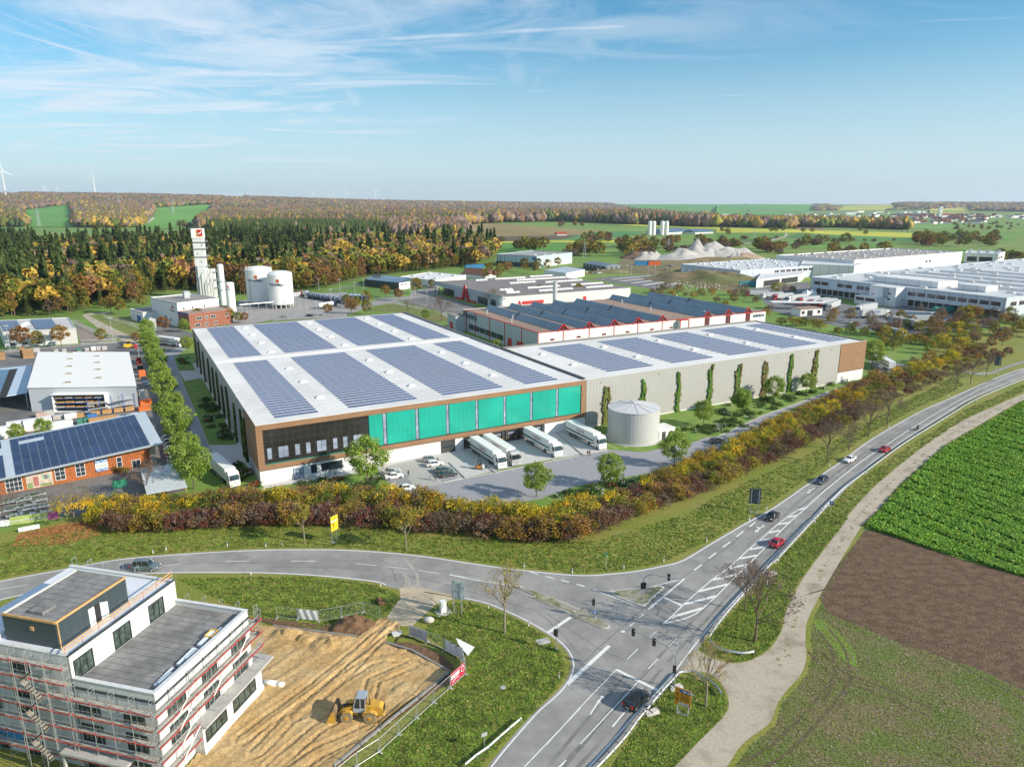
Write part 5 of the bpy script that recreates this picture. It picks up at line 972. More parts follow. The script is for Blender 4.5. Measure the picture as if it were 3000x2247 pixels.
for i,s in enumerate((12.6,26.1,39.5,52.9,67.1,94.8,108.4,121.8)):
    y1=74 if i<5 else 79; m=MB()
    for a,b in ((.3,y1*.545-.4),(y1*.545+.4,y1-.5)):
        m.hexa([(s-2.6,a,10.45),(s+2.6,a,10.45),(s+2.6,b,10.45),(s-2.6,b,10.45)],[(s-.12,a,13.1),(s+.12,a,13.1),(s+.12,b,13.1),(s-.12,b,13.1)])
    r=m.build('glass_ridge',[sky_],t); m=MB(); m.hexa([(s-2.4,y1*.545-.38,10.45),(s+2.4,y1*.545-.38,10.45),(s+2.4,y1*.545+.38,10.45),(s-2.4,y1*.545+.38,10.45)],[(s-.5,y1*.545-.38,13.3),(s+.5,y1*.545-.38,13.3),(s+.5,y1*.545+.38,13.3),(s-.5,y1*.545+.38,13.3)]); m.build('ridge_break',[dark],r)
    m=MB(); m.tube((s-2.9,-.1,10.6),(s,-.1,13.5),.28,n=4); m.tube((s+2.9,-.1,10.6),(s,-.1,13.5),.28,n=4); m.build('gable_frame',[red],t); m=MB()
    if i<5: m.box(s-.15,s+.15,-.16,-.02,0,13)
    else: m.box(s-.15,s+.15,-.16,-.02,7.5,13); m.box(s-1.9,s+1.9,-.15,-.02,10.5,10.8)
    m.build('gable_mullion',[red],t)
    if i>4: wins(t,Wall((s-1.6,0),(s+1.6,0)),[(0,3.2)],6.7,10.5,1,red,glass,nz=3); 
    m=MB(); m.add([(s-2.5,.08,10.7),(s+2.5,.08,10.7),(s,.08,13.2)],[(0,1,2)]); m.build('gable_pane',[glass],t)
WS=Wall((0,0),(134,0)); wins(t,WS,[(6,8.2),(19.5,21.7),(33,35.2),(46,48.2),(60,62.2),(71.5,73.5)],6.9,7.7,1,red)
WL=Wall((0,74),(0,0)); wins(t,WL,[(3+i*6.5,9+i*6.5) for i in range(6)],1.8,4.4,3,dark,glass); door(t,WL,46,50,4.2,red); door(t,WL,55,61,4.2,red)
nv=mat('navy_print'); text('lettering','SURTECO',3.0,nv,t,(-.25,67.5,8.2),(R(90),0,R(-90)),.05,bold=.05); text('lettering','SURTECO',1.75,nv,t,(129.2,-.25,8.9),(R(90),0,0),.05,bold=.05)
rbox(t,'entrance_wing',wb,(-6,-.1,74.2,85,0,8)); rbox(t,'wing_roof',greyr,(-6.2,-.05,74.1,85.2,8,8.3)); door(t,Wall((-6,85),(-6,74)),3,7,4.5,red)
for s,y in ((5,60),(9,40),(3,30),(88,60),(84,30),(100,8)): m=MB(); m.cyl(s,y,10.45,12.2,.35,n=8); m.cyl(s,y,12.2,12.5,.5,n=8); m.build('roof_vent',[alu],t)
for k,(s,y,hh,r_,l) in enumerate(((58,82,22,1.25,'tall round steel chimney between the sawtooth factory and the grey hall'),(28,88,13.5,1.9,'white cylindrical silo behind the sawtooth factory roof'))):
    x0,y0=so_[0]+s*math.cos(sr)-y*math.sin(sr),so_[1]+s*math.sin(sr)+y*math.cos(sr); c=thing('chimney' if k==0 else 'silo',l,'chimney' if k==0 else 'silo',(x0,y0,0)); m=MB(); m.cyl(0,0,0,hh,r_,n=16); m.build('shaft' if k==0 else 'shell',[alu if k==0 else white],c); m=MB(); m.lathe([(r_+.12,hh-.4),(r_+.12,hh),(r_*.7,hh+.1)],0,0,16); m.build('rim',[galv],c)
# grey hall with red letter
ao=(-5.7,439.3); ar=math.atan2(50.8,87.8); t=thing('grey_hall','wide grey-roofed hall with a big red letter on its shaded entrance side','hall',(*ao,0),ar)
ga=mat('hall_grey_panel',(.40,.44,.47),.6,var=.04,stripes=(('y',1.5,.05,(.33,.36,.39)),)); rbox(t,'wall',mat('ribbed_white',(.6,.6,.6),.6,stripes=(('x',1.2,.1,(.5,.5,.5)),)),(0,101,0,.4,0,7.9)); rbox(t,'wall',ga,(0,.4,.4,70,0,8.2)); rbox(t,'wall',ga,(0,.5,70,104,5.2,8.6)); rbox(t,'wall',ga,(8,101,103,103.4,0,8)); rbox(t,'wall',whitep,(100.6,101,.4,103,0,7.9)); rbox(t,'recessed_glazing',dark,(7.6,8,70,103,0,5.2))
rbox(t,'roof',mat('brown_grey_roof',(.2,.18,.175),.9,var=.1,vs=.15,stripes=(('y',2,.06,(.16,.14,.14)),)),(.4,100.6,.4,103,7.9,8.25)); rbox(t,'roof_edge',tan_,(.3,3,.5,103,8.25,8.4)); 
for y in (72,80,88,96,103): m=MB(); m.tube((.3,y,0),(.3,y,5.3),.25); m.build('post',[dark],t)
rbox(t,'rim_beam',ga,(-.3,-.01,0,104,7.2,8.9))
m=MB()
for x0,y0,x1,y1 in ((-.9,46.5,-.6,51),(-.9,55.5,-.6,51)):
    m.hexa([(-1.2,y0-1.4,0),(-.4,y0-1.4,0),(-.4,y0+1.4,0),(-1.2,y0+1.4,0)],[(-1.2,50.0,10.4),(-.4,50.0,10.4),(-.4,52,10.4),(-1.2,52,10.4)])
m.box(-1.1,-.5,48.6,53.5,2.4,3.8); m.build('letter_sign',[red],t); rbox(t,'red_plinth',red,(-1.4,-.05,36,46,0,1.1),(-1.4,-.05,56,66,0,1.1)); 
for a0,a1 in ((9,16),(20,34)): wins(t,Wall((0,104),(0,0)),[(104-a1,104-a0)],.3,5,3,dark,glass)
rbox(t,'company_sign',red,(14,30,-.2,-.05,2.4,4.4)); text('lettering','A',4.2,red,t,(12,-.25,3.4),(R(90),0,0),.05,bold=.1)
rbox(t,'red_door',red,(61,63.5,-.15,-.02,.1,4.6))
for x0,x1,y in ((36,62,30.5),(34,61,13),(72,100,31),(72,95,13),(45,72,93),(78,99,96),(55,99,78),(40,62,62),(66,99,55),(28,38,92),(14,24,30),(14,20,22),(10,20,14)):
    m=MB(); n=int((x1-x0)/2.6); m.box(x0,x1,y-1.5,y+1.5,8.25,8.6)
    for k in range(n): q=x0+(k+.5)*(x1-x0)/n; w2=(x1-x0)/n*.46; m.hexa([(q-w2,y-1.4,8.6),(q+w2,y-1.4,8.6),(q+w2,y+1.4,8.6),(q-w2,y+1.4,8.6)],[(q-w2*.7,y-.7,9.2),(q+w2*.7,y-.7,9.2),(q+w2*.7,y+.7,9.2),(q-w2*.7,y+.7,9.2)])
    m.build('rooflight',[cop],t)
# row behind
def B4(name,label,pts,z,wm,rm,par=.4,**k): return quadb(name,label,'building',pts,z,wm,rm,par,**k)
t,Q=B4('striped_hall','blue and white striped hall with dark lower storey in the meadow behind',[(-16.5,767.6),(25.4,736.8),(66.6,796.4),(24.5,829.9)],11.3,mat('striped_cladding',(.46,.58,.66),.6,var=.1,stripes=(('xy',5,1.4,(.24,.33,.4)),('xy',3,.6,(.6,.66,.7)))),greyr,.5)
rbox(t,'lower_storey',darkp,(-.15,52,-.2,-.05,0,4.8)); rbox(t,'rooflight',cop,(6,40,14,18,11.6,12.1)); rbox(t,'rooflight',cop,(10,44,26,30,11.6,12.1)); rbox(t,'rooflight',cop,(8,46,40,44,11.6,12.1)); m=MB(); bw(t,Q,1).box(m,1,71,.5,5,0,.12); m.build('lower_storey',[whitew],t); rbox(t,'blue_emblem',blue,(47,50,-.3,-.1,8,10.6))
t,Q=B4('small_office','dark green gabled office with white framed windows by the waste ground',[(72.2,726.4),(90,689.9),(107.2,701.1),(91.2,740.9)],5.6,darkp,blueroof,0,zs=[5.4,5.4,5.4,5.4])
m=MB(); q=Q; r0=((q[0][0]+q[3][0])/2,(q[0][1]+q[3][1])/2); r1=((q[1][0]+q[2][0])/2,(q[1][1]+q[2][1])/2); m.add([(q[0][0],q[0][1],5.7),(q[1][0],q[1][1],5.7),(q[2][0],q[2][1],5.7),(q[3][0],q[3][1],5.7),(*r0,7.5),(*r1,7.5)],[(0,1,5,4),(2,3,4,5),(1,2,5),(3,0,4)]); m.build('gable_roof',[mat('slate_blue_roof',(.14,.19,.24),.6,stripes=(('y',.8,.06,(.1,.13,.16)),))],t)

for a in (3,9.5,15.5): wins(t,bw(t,Q,1),[(a,a+2.8)],3,4.8,1,white,sc_=.22)
for a in (4,10,17,24,31): wins(t,bw(t,Q,0),[(a,a+2.2)],3.2,4.4,1,white,sc_=.2)
door(t,bw(t,Q,0),26,30,2.8,white); door(t,bw(t,Q,0),35,38,2.6,white)
B4('low_shed','low white shed with blue-grey double roof in front of the striped hall',[(28.5,644.2),(46.4,614.8),(66.1,651.3),(51.3,681.2)],6,whitew,blueroof,0)
t,Q=B4('long_shed','long dark-walled shed with blue solar roof beside the truck park',[(-118.3,573.2),(-86.2,543.1),(-79.8,556.7),(-116,603.8)],6,darkp,mat('blue_solar_glass'),0,zs=[5,5.5,7.2,6.6]); W_=bw(t,Q,1); m=MB(); W_.box(m,0,W_.L,0,5.4,.0,.12); m.build('white_gable',[white],t); wins(t,W_,[(3,5),(8,10)],3,4.2,d=.12)
for a in (8,17,26,35): m=MB(); m.box(a,a+1,.3,12,6.0,6.9); 
wins(t,bw(t,Q,0),[(6,8),(14,16),(22,24),(33,35)],2,3.2)
t,Q=B4('low_workshop','low white flat-roofed workshop at the edge of the wood behind the truck park',[(-92,585.5),(-60.5,558.0),(-38.7,600.4),(-71.4,628.6)],5.5,whitew,mat('white_membrane',(.66,.66,.66),.8,var=.08),.3); vents(t,Q,6,cop,5.8,(4,1.5,.6),3,'rooflight')
t,Q=B4('tiled_house','brown tiled single-storey house behind the low white workshop',[(-46,640),(-24,622),(-14,645),(-36,662)],3.4,whitew,tile,0,zs=[3.2]*4); r0=((Q[0][0]+Q[3][0])/2,(Q[0][1]+Q[3][1])/2); r1=((Q[1][0]+Q[2][0])/2,(Q[1][1]+Q[2][1])/2); m=MB(); m.add([(*Q[0],3.5),(*Q[1],3.5),(*Q[2],3.5),(*Q[3],3.5),(*r0,8),(*r1,8)],[(0,1,5,4),(2,3,4,5),(1,2,5),(3,0,4)]); m.build('gable_roof',[tile],t)
for k,(c,p) in enumerate((('D2',(1700,868)),('D2',(1765,862)))): x,y=G(c,*p); t=thing('container',f'blue site container near the tiled house, {("left","right")[k]} of the two','container',(x,y,0),.3); rbox(t,'body',mat('container_blue',(.03,.2,.42),.5,stripes=(('xy',.5,.1,(.02,.13,.3)),)),(0,12,0,4,0,3.5)); rbox(t,'roof',mat('container_blue'),(-.1,12.1,-.1,4.1,3.5,3.65))
for k,(u,v,nm,mm) in enumerate(((1380,683,'long blue skip container beside the gravel heaps',mat('container_blue')),(1475,683,'orange skip container beside the gravel heaps',mat('container_orange',(.6,.12,.03),.5)))): x,y=G('D3',u,v); t=thing('skip_container',nm,'container',(x,y,0),.05); rbox(t,'body',mm,(0,22 if k==0 else 13,0,4,0,4)); rbox(t,'rim',mm,(-.2,22.2 if k==0 else 13.2,-.2,4.2,4,4.3))
# big logistics complex right
e_=mat('complex_blue_panel',(.50,.56,.62),.6,var=.04,stripes=(('xy',7.9,.3,(.2,.1,.13)),('z',5.6,.1,(.38,.42,.48)))); e2=mat('complex_white_panel',(.72,.72,.71),.6,var=.04,stripes=(('xy',7.9,.22,(.34,.14,.16)),)); er=mat('complex_grey_roof',(.50,.53,.55),.8,var=.08,vs=.1,col2=(.58,.60,.61),v2=.02); er2=mat('complex_tan_roof',(.36,.32,.30),.9,var=.08,vs=.05,col2=(.30,.28,.27),v2=.01)
t,Q=B4('distribution_hall','huge pale distribution hall with red window strips at the right edge',[(218.7,521.8),(280.1,401.1),(520,545),(500,701.6)],11.6,e_,er,.5); vents(t,Q,110,cop,12.1,(4.5,1.3,.6),5,'rooflight',1.2)
W0=bw(t,Q,0); WQ1=bw(t,Q,1)
for a0,a1 in ((3,22),(23,37),(38.5,53),):
    for k in range(int((a1-a0)/6.4)): wins(t,W0,[(a0+k*6.4,a0+k*6.4+5.6)],7.2,9.6,4,mat('dull_red',(.26,.05,.06)),glass)
for k in range(9): wins(t,W0,[(76+k*6.4,76+k*6.4+5.4)],7.2,9.6,4,mat('dull_red'),glass)
rbox(t,'stair_block',whitep,(55,74,-9,-.1,0,12.2)); rbox(t,'low_block',whitep,(50,66,-16,-9.1,0,5.6)); wins(t,Wall((50,-16),(66,-16)),[(1,7),(8,15)],2.6,4.6,4,mat('dull_red')); wins(t,Wall((55,-9),(74,-9)),[(13.5,15.5)],7.5,8.8,1,mat('dull_red')); wins(t,Wall((55,-9),(74,-9)),[(13.5,15.5)],4,5.2,1,mat('dull_red'))
rbox(t,'dock_canopy',alu,(5,54,-4,-.1,5.2,5.6)); rbox(t,'dock_canopy',alu,(76,134,-4,-.1,5.2,5.6))
for a0,n in ((6,10),(77,12)):
    for i in range(n): rbox(t,'dock_door',dark,(a0+i*4.7,a0+i*4.7+3.6,-.2,-.05,.9,4.6))
rbox(t,'roof_box',e2,(40,86,14,34,12.1,16)); rbox(t,'roof_box',e2,(95,112,20,32,12.1,15.5)); 
for k in range(5): rbox(t,'roof_step',e2,(10+k*2,128,44+k*27,45+k*27,12.1,13.4))
for k in range(6): wins(t,WQ1,[(5+k*10,12+k*10)],7.2,9.6,4,mat('dull_red'),glass)

rbox(t,'company_sign',white,(57.5,62.5,-9.3,-9.1,5.6,11.2)); rbox(t,'sign_emblem',red,(58,58.9,-9.4,-9.3,6.2,7.2)); rbox(t,'tall_window',glassl,(65,69,-9.2,-9.1,5,11.4))
t,Q=B4('distribution_hall','pale storage hall with grey panels left of the tan-roofed hall',[(155.6,660.4),(190.9,597.9),(290,656),(262,730)],9.6,e_,er,.4); vents(t,Q,40,cop,10,(2.6,1.3,.7),6,'rooflight',1)
W1_=bw(t,Q,1); 
for k in range(9): wins(t,W1_,[(42+k*7.5,48+k*7.5)],6.2,8.2,4,mat('dull_red'),glass)
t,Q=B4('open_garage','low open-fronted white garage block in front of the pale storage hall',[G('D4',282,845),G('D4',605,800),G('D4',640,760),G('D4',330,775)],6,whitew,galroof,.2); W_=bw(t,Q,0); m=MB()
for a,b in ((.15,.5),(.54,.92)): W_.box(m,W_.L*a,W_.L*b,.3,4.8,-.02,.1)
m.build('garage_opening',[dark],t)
x,y=G('D4',242,838); t=thing('skip_container','teal skip container under the canopy beside the open garage','container',(x-8,y,0),.1); rbox(t,'body',mat('container_teal',(.02,.25,.34),.5,stripes=(('xy',1,.15,(.015,.17,.24)),)),(0,16,0,3,0,4)); rbox(t,'rim',mat('container_teal'),(-.1,16.1,-.1,3.1,4,4.2))
t,Q=B4('tan_roofed_hall','vast white hall with tan gravel roof and tiny rooflights in the right distance',[(265.8,722),(313.9,658),(485,775),(440,838.9)],13,mat('hall_bright_panel',(.74,.74,.73),.6,var=.03),er2,.9); vents(t,Q,60,cop,13.4,(3,1.3,.8),8,'rooflight',1.2); wins(t,bw(t,Q,1),[(130,134),(137,141)],6,8,1,mat('dull_red'))
t,Q=B4('office_wing','white office wing with rooftop plant at the end of the tan-roofed hall',[(489,778),(514,760),(548,800),(520,822)],12,e2,er,.5); vents(t,Q,12,alu,12.4,(2.5,2,1.6),9); wins(t,bw(t,Q,0),[(3,12),(14,26)],4,9,4,mat('dull_red'),glass); wins(t,bw(t,Q,1),[(4,16),(20,34)],7,9,4,mat('dull_red'),glass)
B4('white_hall','white linking hall between the storage hall and the tan-roofed hall',[(262,650),(300,628),(320,655),(280,690)],10.5,e2,er,.5)
# farm barns
for k,(a,b,dp,h,l) in enumerate((((1610,463),(1775,450),50,11,'long farm barn with blue roof in the middle of the fields'),((1810,457),(1938,452),32,9,'shorter farm barn right of the long blue-roofed barn'),((1500,463),(1610,463),40,10,'farm barn behind the four white silos'),((815,468),(886,467),14,7,'small white field house with red roof on the ploughed strip'))):
    p,q=G('D3',*a),G('D3',*b); L0=math.dist(p,q); rz=math.atan2(q[1]-p[1],q[0]-p[0]); t=thing('barn' if k<3 else 'field_house',l,'barn' if k<3 else 'house',(*p,0),rz); rbox(t,'wall',whitew,(0,L0,0,dp,0,h*.45)); m=MB(); m.add([(-1,-2,h*.45),(L0+1,-2,h*.45),(L0+1,dp+2,h*.45),(-1,dp+2,h*.45),(-1,dp/2,h),(L0+1,dp/2,h)],[(0,1,5,4),(2,3,4,5),(1,2,5),(3,0,4)]); m.build('roof',[mat('barn_blue_roof',(.1,.16,.25),.5,var=.1,vs=.05) if k<3 else mat('barn_red_roof',(.36,.07,.03),.7)],t)
for k,u in enumerate((1482,1510,1572,1602)): x,y=G('D3',u,464); t=thing('farm_silo',f'white upright farm silo by the barns, {ORD[k]} from left','silo',(x,y,0)); m=MB(); m.lathe([(4.4,0),(4.4,26),(3,28.5),(.01,29)],0,0,12); m.build('shell',[white],t); m=MB(); m.lathe([(4.55,13),(4.55,13.6)],0,0,12); m.build('ring',[alu],t)
# gravel heaps
gv=mat('grey_aggregate',(.42,.405,.385),.95,var=.12,vs=.15,bump=.3,bs=.5); gv2=mat('tan_aggregate',(.36,.27,.19),.95,var=.12,vs=.15,bump=.3,bs=.5)
for u,v,r,ry,h,m_,l in ((1720,640,34,16,15,gv,'left end peak of the long pale gravel heap'),(1830,632,36,18,21,gv,'highest peak of the long pale gravel heap'),(1945,630,42,18,20,gv,'broad middle part of the long pale gravel heap'),(2060,632,40,16,17,gv,'right shoulder of the long pale gravel heap'),(2105,640,14,9,8,gv,'small pale cone in front of the long gravel heap'),(2170,640,26,12,8,gv2,'tan sand heap at the right end of the gravel heaps'),(1470,640,20,11,9,gv,'grey gravel heap left of the long pale heap'),(1520,636,14,9,8,gv,'small grey cone beside the orange container'),(1390,632,24,12,8,mat('brown_aggregate',(.14,.09,.06),.95,var=.2),'dark brown soil heap behind the blue skip')):
    x,y=G('D3',u,v); heap('gravel_heap',l,'gravel heap',x,y,r,h,m_,u*.01,ry,.1,rough_=.35,n=20,ridge=.12 if r>30 else 0)
eb=mat('earth_bank',(.22,.165,.09),.95,var=.3,vs=.1,col2=(.13,.14,.05),v2=.03,bump=.4,bs=.4)
for u,v,r,ry,h,l,rz in ((1900,800,62,24,9,'wide grassy earth bank in front of the pale storage hall',-.5),(1700,740,50,18,5,'low earth bank behind the striped parking lot',-.3),(2010,660,90,12,5,'brown earth bank at the foot of the gravel heaps',.05),(1200,735,26,8,3,'low tan earth bank behind the grey hall',.1)):
    x,y=G('D3',u,v); heap('earth_bank',l,'earth bank',x,y,r,h,eb,u*.02,ry,rz,rough_=.5,n=22)
rn=random.Random(5); bl=[]
for i in range(60):
    x,y=G('D3',rn.uniform(1660,1990),rn.uniform(805,868)); x+=rn.uniform(-2,2)
    m=MB(); s=rn.uniform(.5,1.2); m.ball((0,0,s*.5),s,7,0,(rn.uniform(.8,1.4),rn.uniform(.7,1.1),rn.uniform(.55,.85)))
    o=m.build('boulder',[mat('tan_boulder',(.36,.31,.24),.9,var=.3)],loc=(x,y,1.2*max(0,1-abs(y-G('D3',1900,800)[1])/40))); o['category']='boulder'; bl.append((o,'pale quarried boulder on the slope of the grassy earth bank',x,y))
autolabel(bl,[('',0,0)],'boulders heaped on the earth bank')
# ---------- trees and shrubs ----------
def leafmat(n,c,c2,v=.4,orand=.35,tr=.3): return mat(n,c,.7,var=v,vs=.9,col2=c2,v2=.35,transl=tr,orand=orand,facrange=(.4,.62),spec=.25)
LG=leafmat('leaf_spring_green',(.22,.33,.04),(.34,.42,.10),orand=.12); LY=leafmat('leaf_yellow',(.66,.46,.02),(.36,.33,.04)); LO=leafmat('leaf_olive',(.22,.24,.04),(.36,.30,.05)); LR=leafmat('leaf_maroon',(.24,.07,.045),(.15,.085,.05)); LB=leafmat('leaf_brown',(.26,.165,.08),(.18,.125,.075)); LK=leafmat('leaf_gold',(.44,.27,.04),(.24,.22,.04)); LD=leafmat('needle_dark',(.06,.09,.022),(.10,.12,.03),orand=.4,tr=.1); LRU=leafmat('leaf_rust',(.34,.16,.05),(.28,.20,.05)); LT=leafmat('twig_grey_brown',(.23,.17,.13),(.17,.13,.10),orand=.3)
LF_=leafmat('leaf_forest_green',(.09,.14,.022),(.2,.2,.035),orand=.4)
def leaves(mb,rn,c,r,n,s,m=0,flat=.8):
    for i in range(n):
        d=rn.random()**.5*r; a=rn.uniform(0,6.283); b=math.acos(rn.uniform(-1,1))
        x=c[0]+d*math.sin(b)*math.cos(a);y=c[1]+d*math.sin(b)*math.sin(a);z=c[2]+d*math.cos(b)*flat
        k=s*rn.uniform(.6,1.3); ux,uy,uz=rn.gauss(0,1),rn.gauss(0,1),rn.gauss(0,.6); l=math.sqrt(ux*ux+uy*uy+uz*uz)+1e-6; ux,uy,uz=ux/l*k,uy/l*k,uz/l*k
        vx,vy,vz=rn.gauss(0,1),rn.gauss(0,1),rn.gauss(0,.8); dt=(vx*ux+vy*uy+vz*uz)/(k*k); vx,vy,vz=vx-ux*dt,vy-uy*dt,vz-uz*dt; l=math.sqrt(vx*vx+vy*vy+vz*vz)+1e-6; q=k*.62/l; vx,vy,vz=vx*q,vy*q,vz*q
        mb.add([(x-ux,y-uy,z-uz),(x+vx,y+vy,z+vz),(x+ux,y+uy,z+uz),(x-vx,y-vy,z-vz)],[(0,1,2,3)],m)
def branch(mb,rn,p,d,ln,r,depth,tips,spread=.55,n=5,up=.15,kids=(3,4),shr=.68):
    q=p+d*ln; mid=p+d*ln*.5+Vector((rn.uniform(-1,1),rn.uniform(-1,1),0))*ln*.06
    mb.tube(p,mid,r,r*.8,n,cap=False); mb.tube(mid,q,r*.8,r*.55,n,cap=False)
    if depth==0: tips.append(q); return
    for i in range(rn.randint(*kids)):
        e=(d+Vector((rn.gauss(0,spread),rn.gauss(0,spread),rn.gauss(0,spread*.6)+up))).normalized()
        branch(mb,rn,(q if i<2 else p+(q-p)*rn.uniform(.45,.95)),e,ln*shr*rn.uniform(.8,1.2),r*.55,depth-1,tips,spread,max(3,n-1),up,kids,shr)
def mktree(name,leaf,h,trunk_h,rad,seed,nclump=60,per=34,ls=.26,bark=barkm,egg=1.0,limb=True,clr=.95,leaf2=None):
    rn=random.Random(seed); t=bpy.data.objects.new(name,None); sc.collection.objects.link(t); m=MB(); tips=[]
    m.tube((0,0,0),(0,0,trunk_h),.028*h*.6,.02*h*.6,7,cap=False); 
    if limb:
        for i in range(6):
            a=i*1.047+rn.uniform(-.3,.3); branch(m,rn,Vector((0,0,trunk_h*rn.uniform(.8,1.3))),Vector((math.cos(a)*.75,math.sin(a)*.75,.9)).normalized(),rad*.55,.011*h*.6,1,tips,.5,4)
    m.tube((0,0,trunk_h),(0,0,h*.85),.02*h*.6,.004*h,5,cap=False)
    m.build('trunk',[bark],t); cm=MB(); hz=(h-trunk_h)/2; cz=trunk_h+hz
    for i in range(nclump):
        a=rn.uniform(0,6.283); b=math.acos(rn.uniform(-.95,1)); k=rn.uniform(.55,1.0)**.6
        wob_=1+.22*math.sin(3*a+seed)*math.sin(2*b+seed*.7)
        zc=math.cos(b)*k; w_=rad*wob_*(1-.28*max(0,zc)*egg)
        c=(math.sin(b)*math.cos(a)*k*w_,math.sin(b)*math.sin(a)*k*w_,cz+zc*hz*.95)
        leaves(cm,rn,c,rad*.30*rn.uniform(.6,1.3)*clr,per,ls,0 if not leaf2 or rn.random()<.6 else 1)
    cm.build('crown',[leaf]+([leaf2] if leaf2 else []),t); return t
def mkspruce(name,leaf,h,rad,seed,ls=.8,per=9):
    rn=random.Random(seed); t=bpy.data.objects.new(name,None); sc.collection.objects.link(t); m=MB(); m.tube((0,0,0),(0,0,h*.95),h*.012,.05,6,cap=False); m.build('trunk',[barkm],t); cm=MB()
    z=h*.12
    while z<h:
        f=1-(z-h*.1)/(h*.92); r=rad*f**.8*rn.uniform(.8,1.15)+.1; n=max(3,int(7*f+3))
        for i in range(n):
            a=6.283*i/n+rn.uniform(-.3,.3); rr_=r*rn.uniform(.7,1.1); k=max(2,int(rr_/.7))
            for j in range(k):
                q=rr_*(j+1)/k; zz=z-q*.35+rn.uniform(-.2,.2); w_=ls*rn.uniform(.5,1.0)*(1.1-.4*(j+1)/k); ca,sa=math.cos(a),math.sin(a)
                cm.add([(ca*(q-w_),sa*(q-w_),zz+.25),(ca*q-sa*w_*.9,sa*q+ca*w_*.9,zz-.35),(ca*(q+w_*.7),sa*(q+w_*.7),zz-.2),(ca*q+sa*w_*.9,sa*q-ca*w_*.9,zz-.35)],[(0,1,2,3)])
        z+=max(.55,h*.028)
    cm.build('crown',[leaf],t); return t
def mkbare(name,h,trunk_h,rad,seed,bark,leaf=None,nl=3,ls=.16,depth=3,twig=None):
    rn=random.Random(seed); t=bpy.data.objects.new(name,None); sc.collection.objects.link(t); m=MB(); tips=[]
    m.tube((0,0,0),(0,0,trunk_h),.02*h,.016*h,8,cap=False); L0=(h-trunk_h)*.42
    for i in range(8):
        a=i*.9+rn.uniform(-.2,.2); f=i/8; branch(m,rn,Vector((0,0,trunk_h+f*(h-trunk_h)*.45)),Vector((math.cos(a)*(1.0-.4*f),math.sin(a)*(1.0-.4*f),.75+.5*f)).normalized(),L0*rad*(1-.25*f),.0085*h,depth-1,tips,.42,5,.18,(3,4))
    branch(m,rn,Vector((0,0,trunk_h)),Vector((0,0,1)),(h-trunk_h)*.5,.014*h,depth-1,tips,.35,6,.3,(3,4)); m.build('trunk',[bark],t)
    if leaf:
        cm=MB()
        for q in tips: leaves(cm,rn,q,.38,nl,ls)
        cm.build('crown',[leaf],t)
    return t
def mkshrub(name,leaf,h,rad,seed,n=52,per=22,ls=.19,leaf2=None):
    rn=random.Random(seed); t=bpy.data.objects.new(name,None); sc.collection.objects.link(t); m=MB()
    for i in range(11):
        a=rn.uniform(0,6.28); m.path([(math.cos(a)*.15,math.sin(a)*.15,0),(math.cos(a)*rad*.35,math.sin(a)*rad*.35,h*.5),(math.cos(a)*rad*.7,math.sin(a)*rad*.7,h*rn.uniform(.7,1.05))],.03,4)
    m.build('stem',[barkm],t); cm=MB()
    for i in range(n):
        a=rn.uniform(0,6.283); b=math.acos(rn.uniform(-.55,1)); k=rn.uniform(.35,1)**.5; wob_=1+.2*math.sin(2*a+seed)
        leaves(cm,rn,(math.sin(b)*math.cos(a)*k*rad*wob_,math.sin(b)*math.sin(a)*k*rad*wob_,h*.46+math.cos(b)*k*h*.5),rad*.34,per,ls,0 if not leaf2 or rn.random()<.65 else 1)
    cm.build('crown',[leaf]+([leaf2] if leaf2 else []),t); return t
PROT=[]
def place(kit,x,y,s,cat,rz=None,z=0,used={}):
    src=random.choice(kit); key=id(src)
    if key not in used: used[key]=src; o=src
    else: o=copy_tree(src)
    o.location=(x,y,z); o.rotation_euler=(0,0,random.uniform(0,6.28) if rz is None else rz); o.scale=(s*random.uniform(.92,1.08),s*random.uniform(.92,1.08),s)
    o['category']=cat; PROT.append(o); return o
random.seed(11)
KG=[mktree('garden_tree',LG,8.6,1.9,3.1,i,100,60,.17,egg=.6) for i in (1,2,3)]
gt=[]
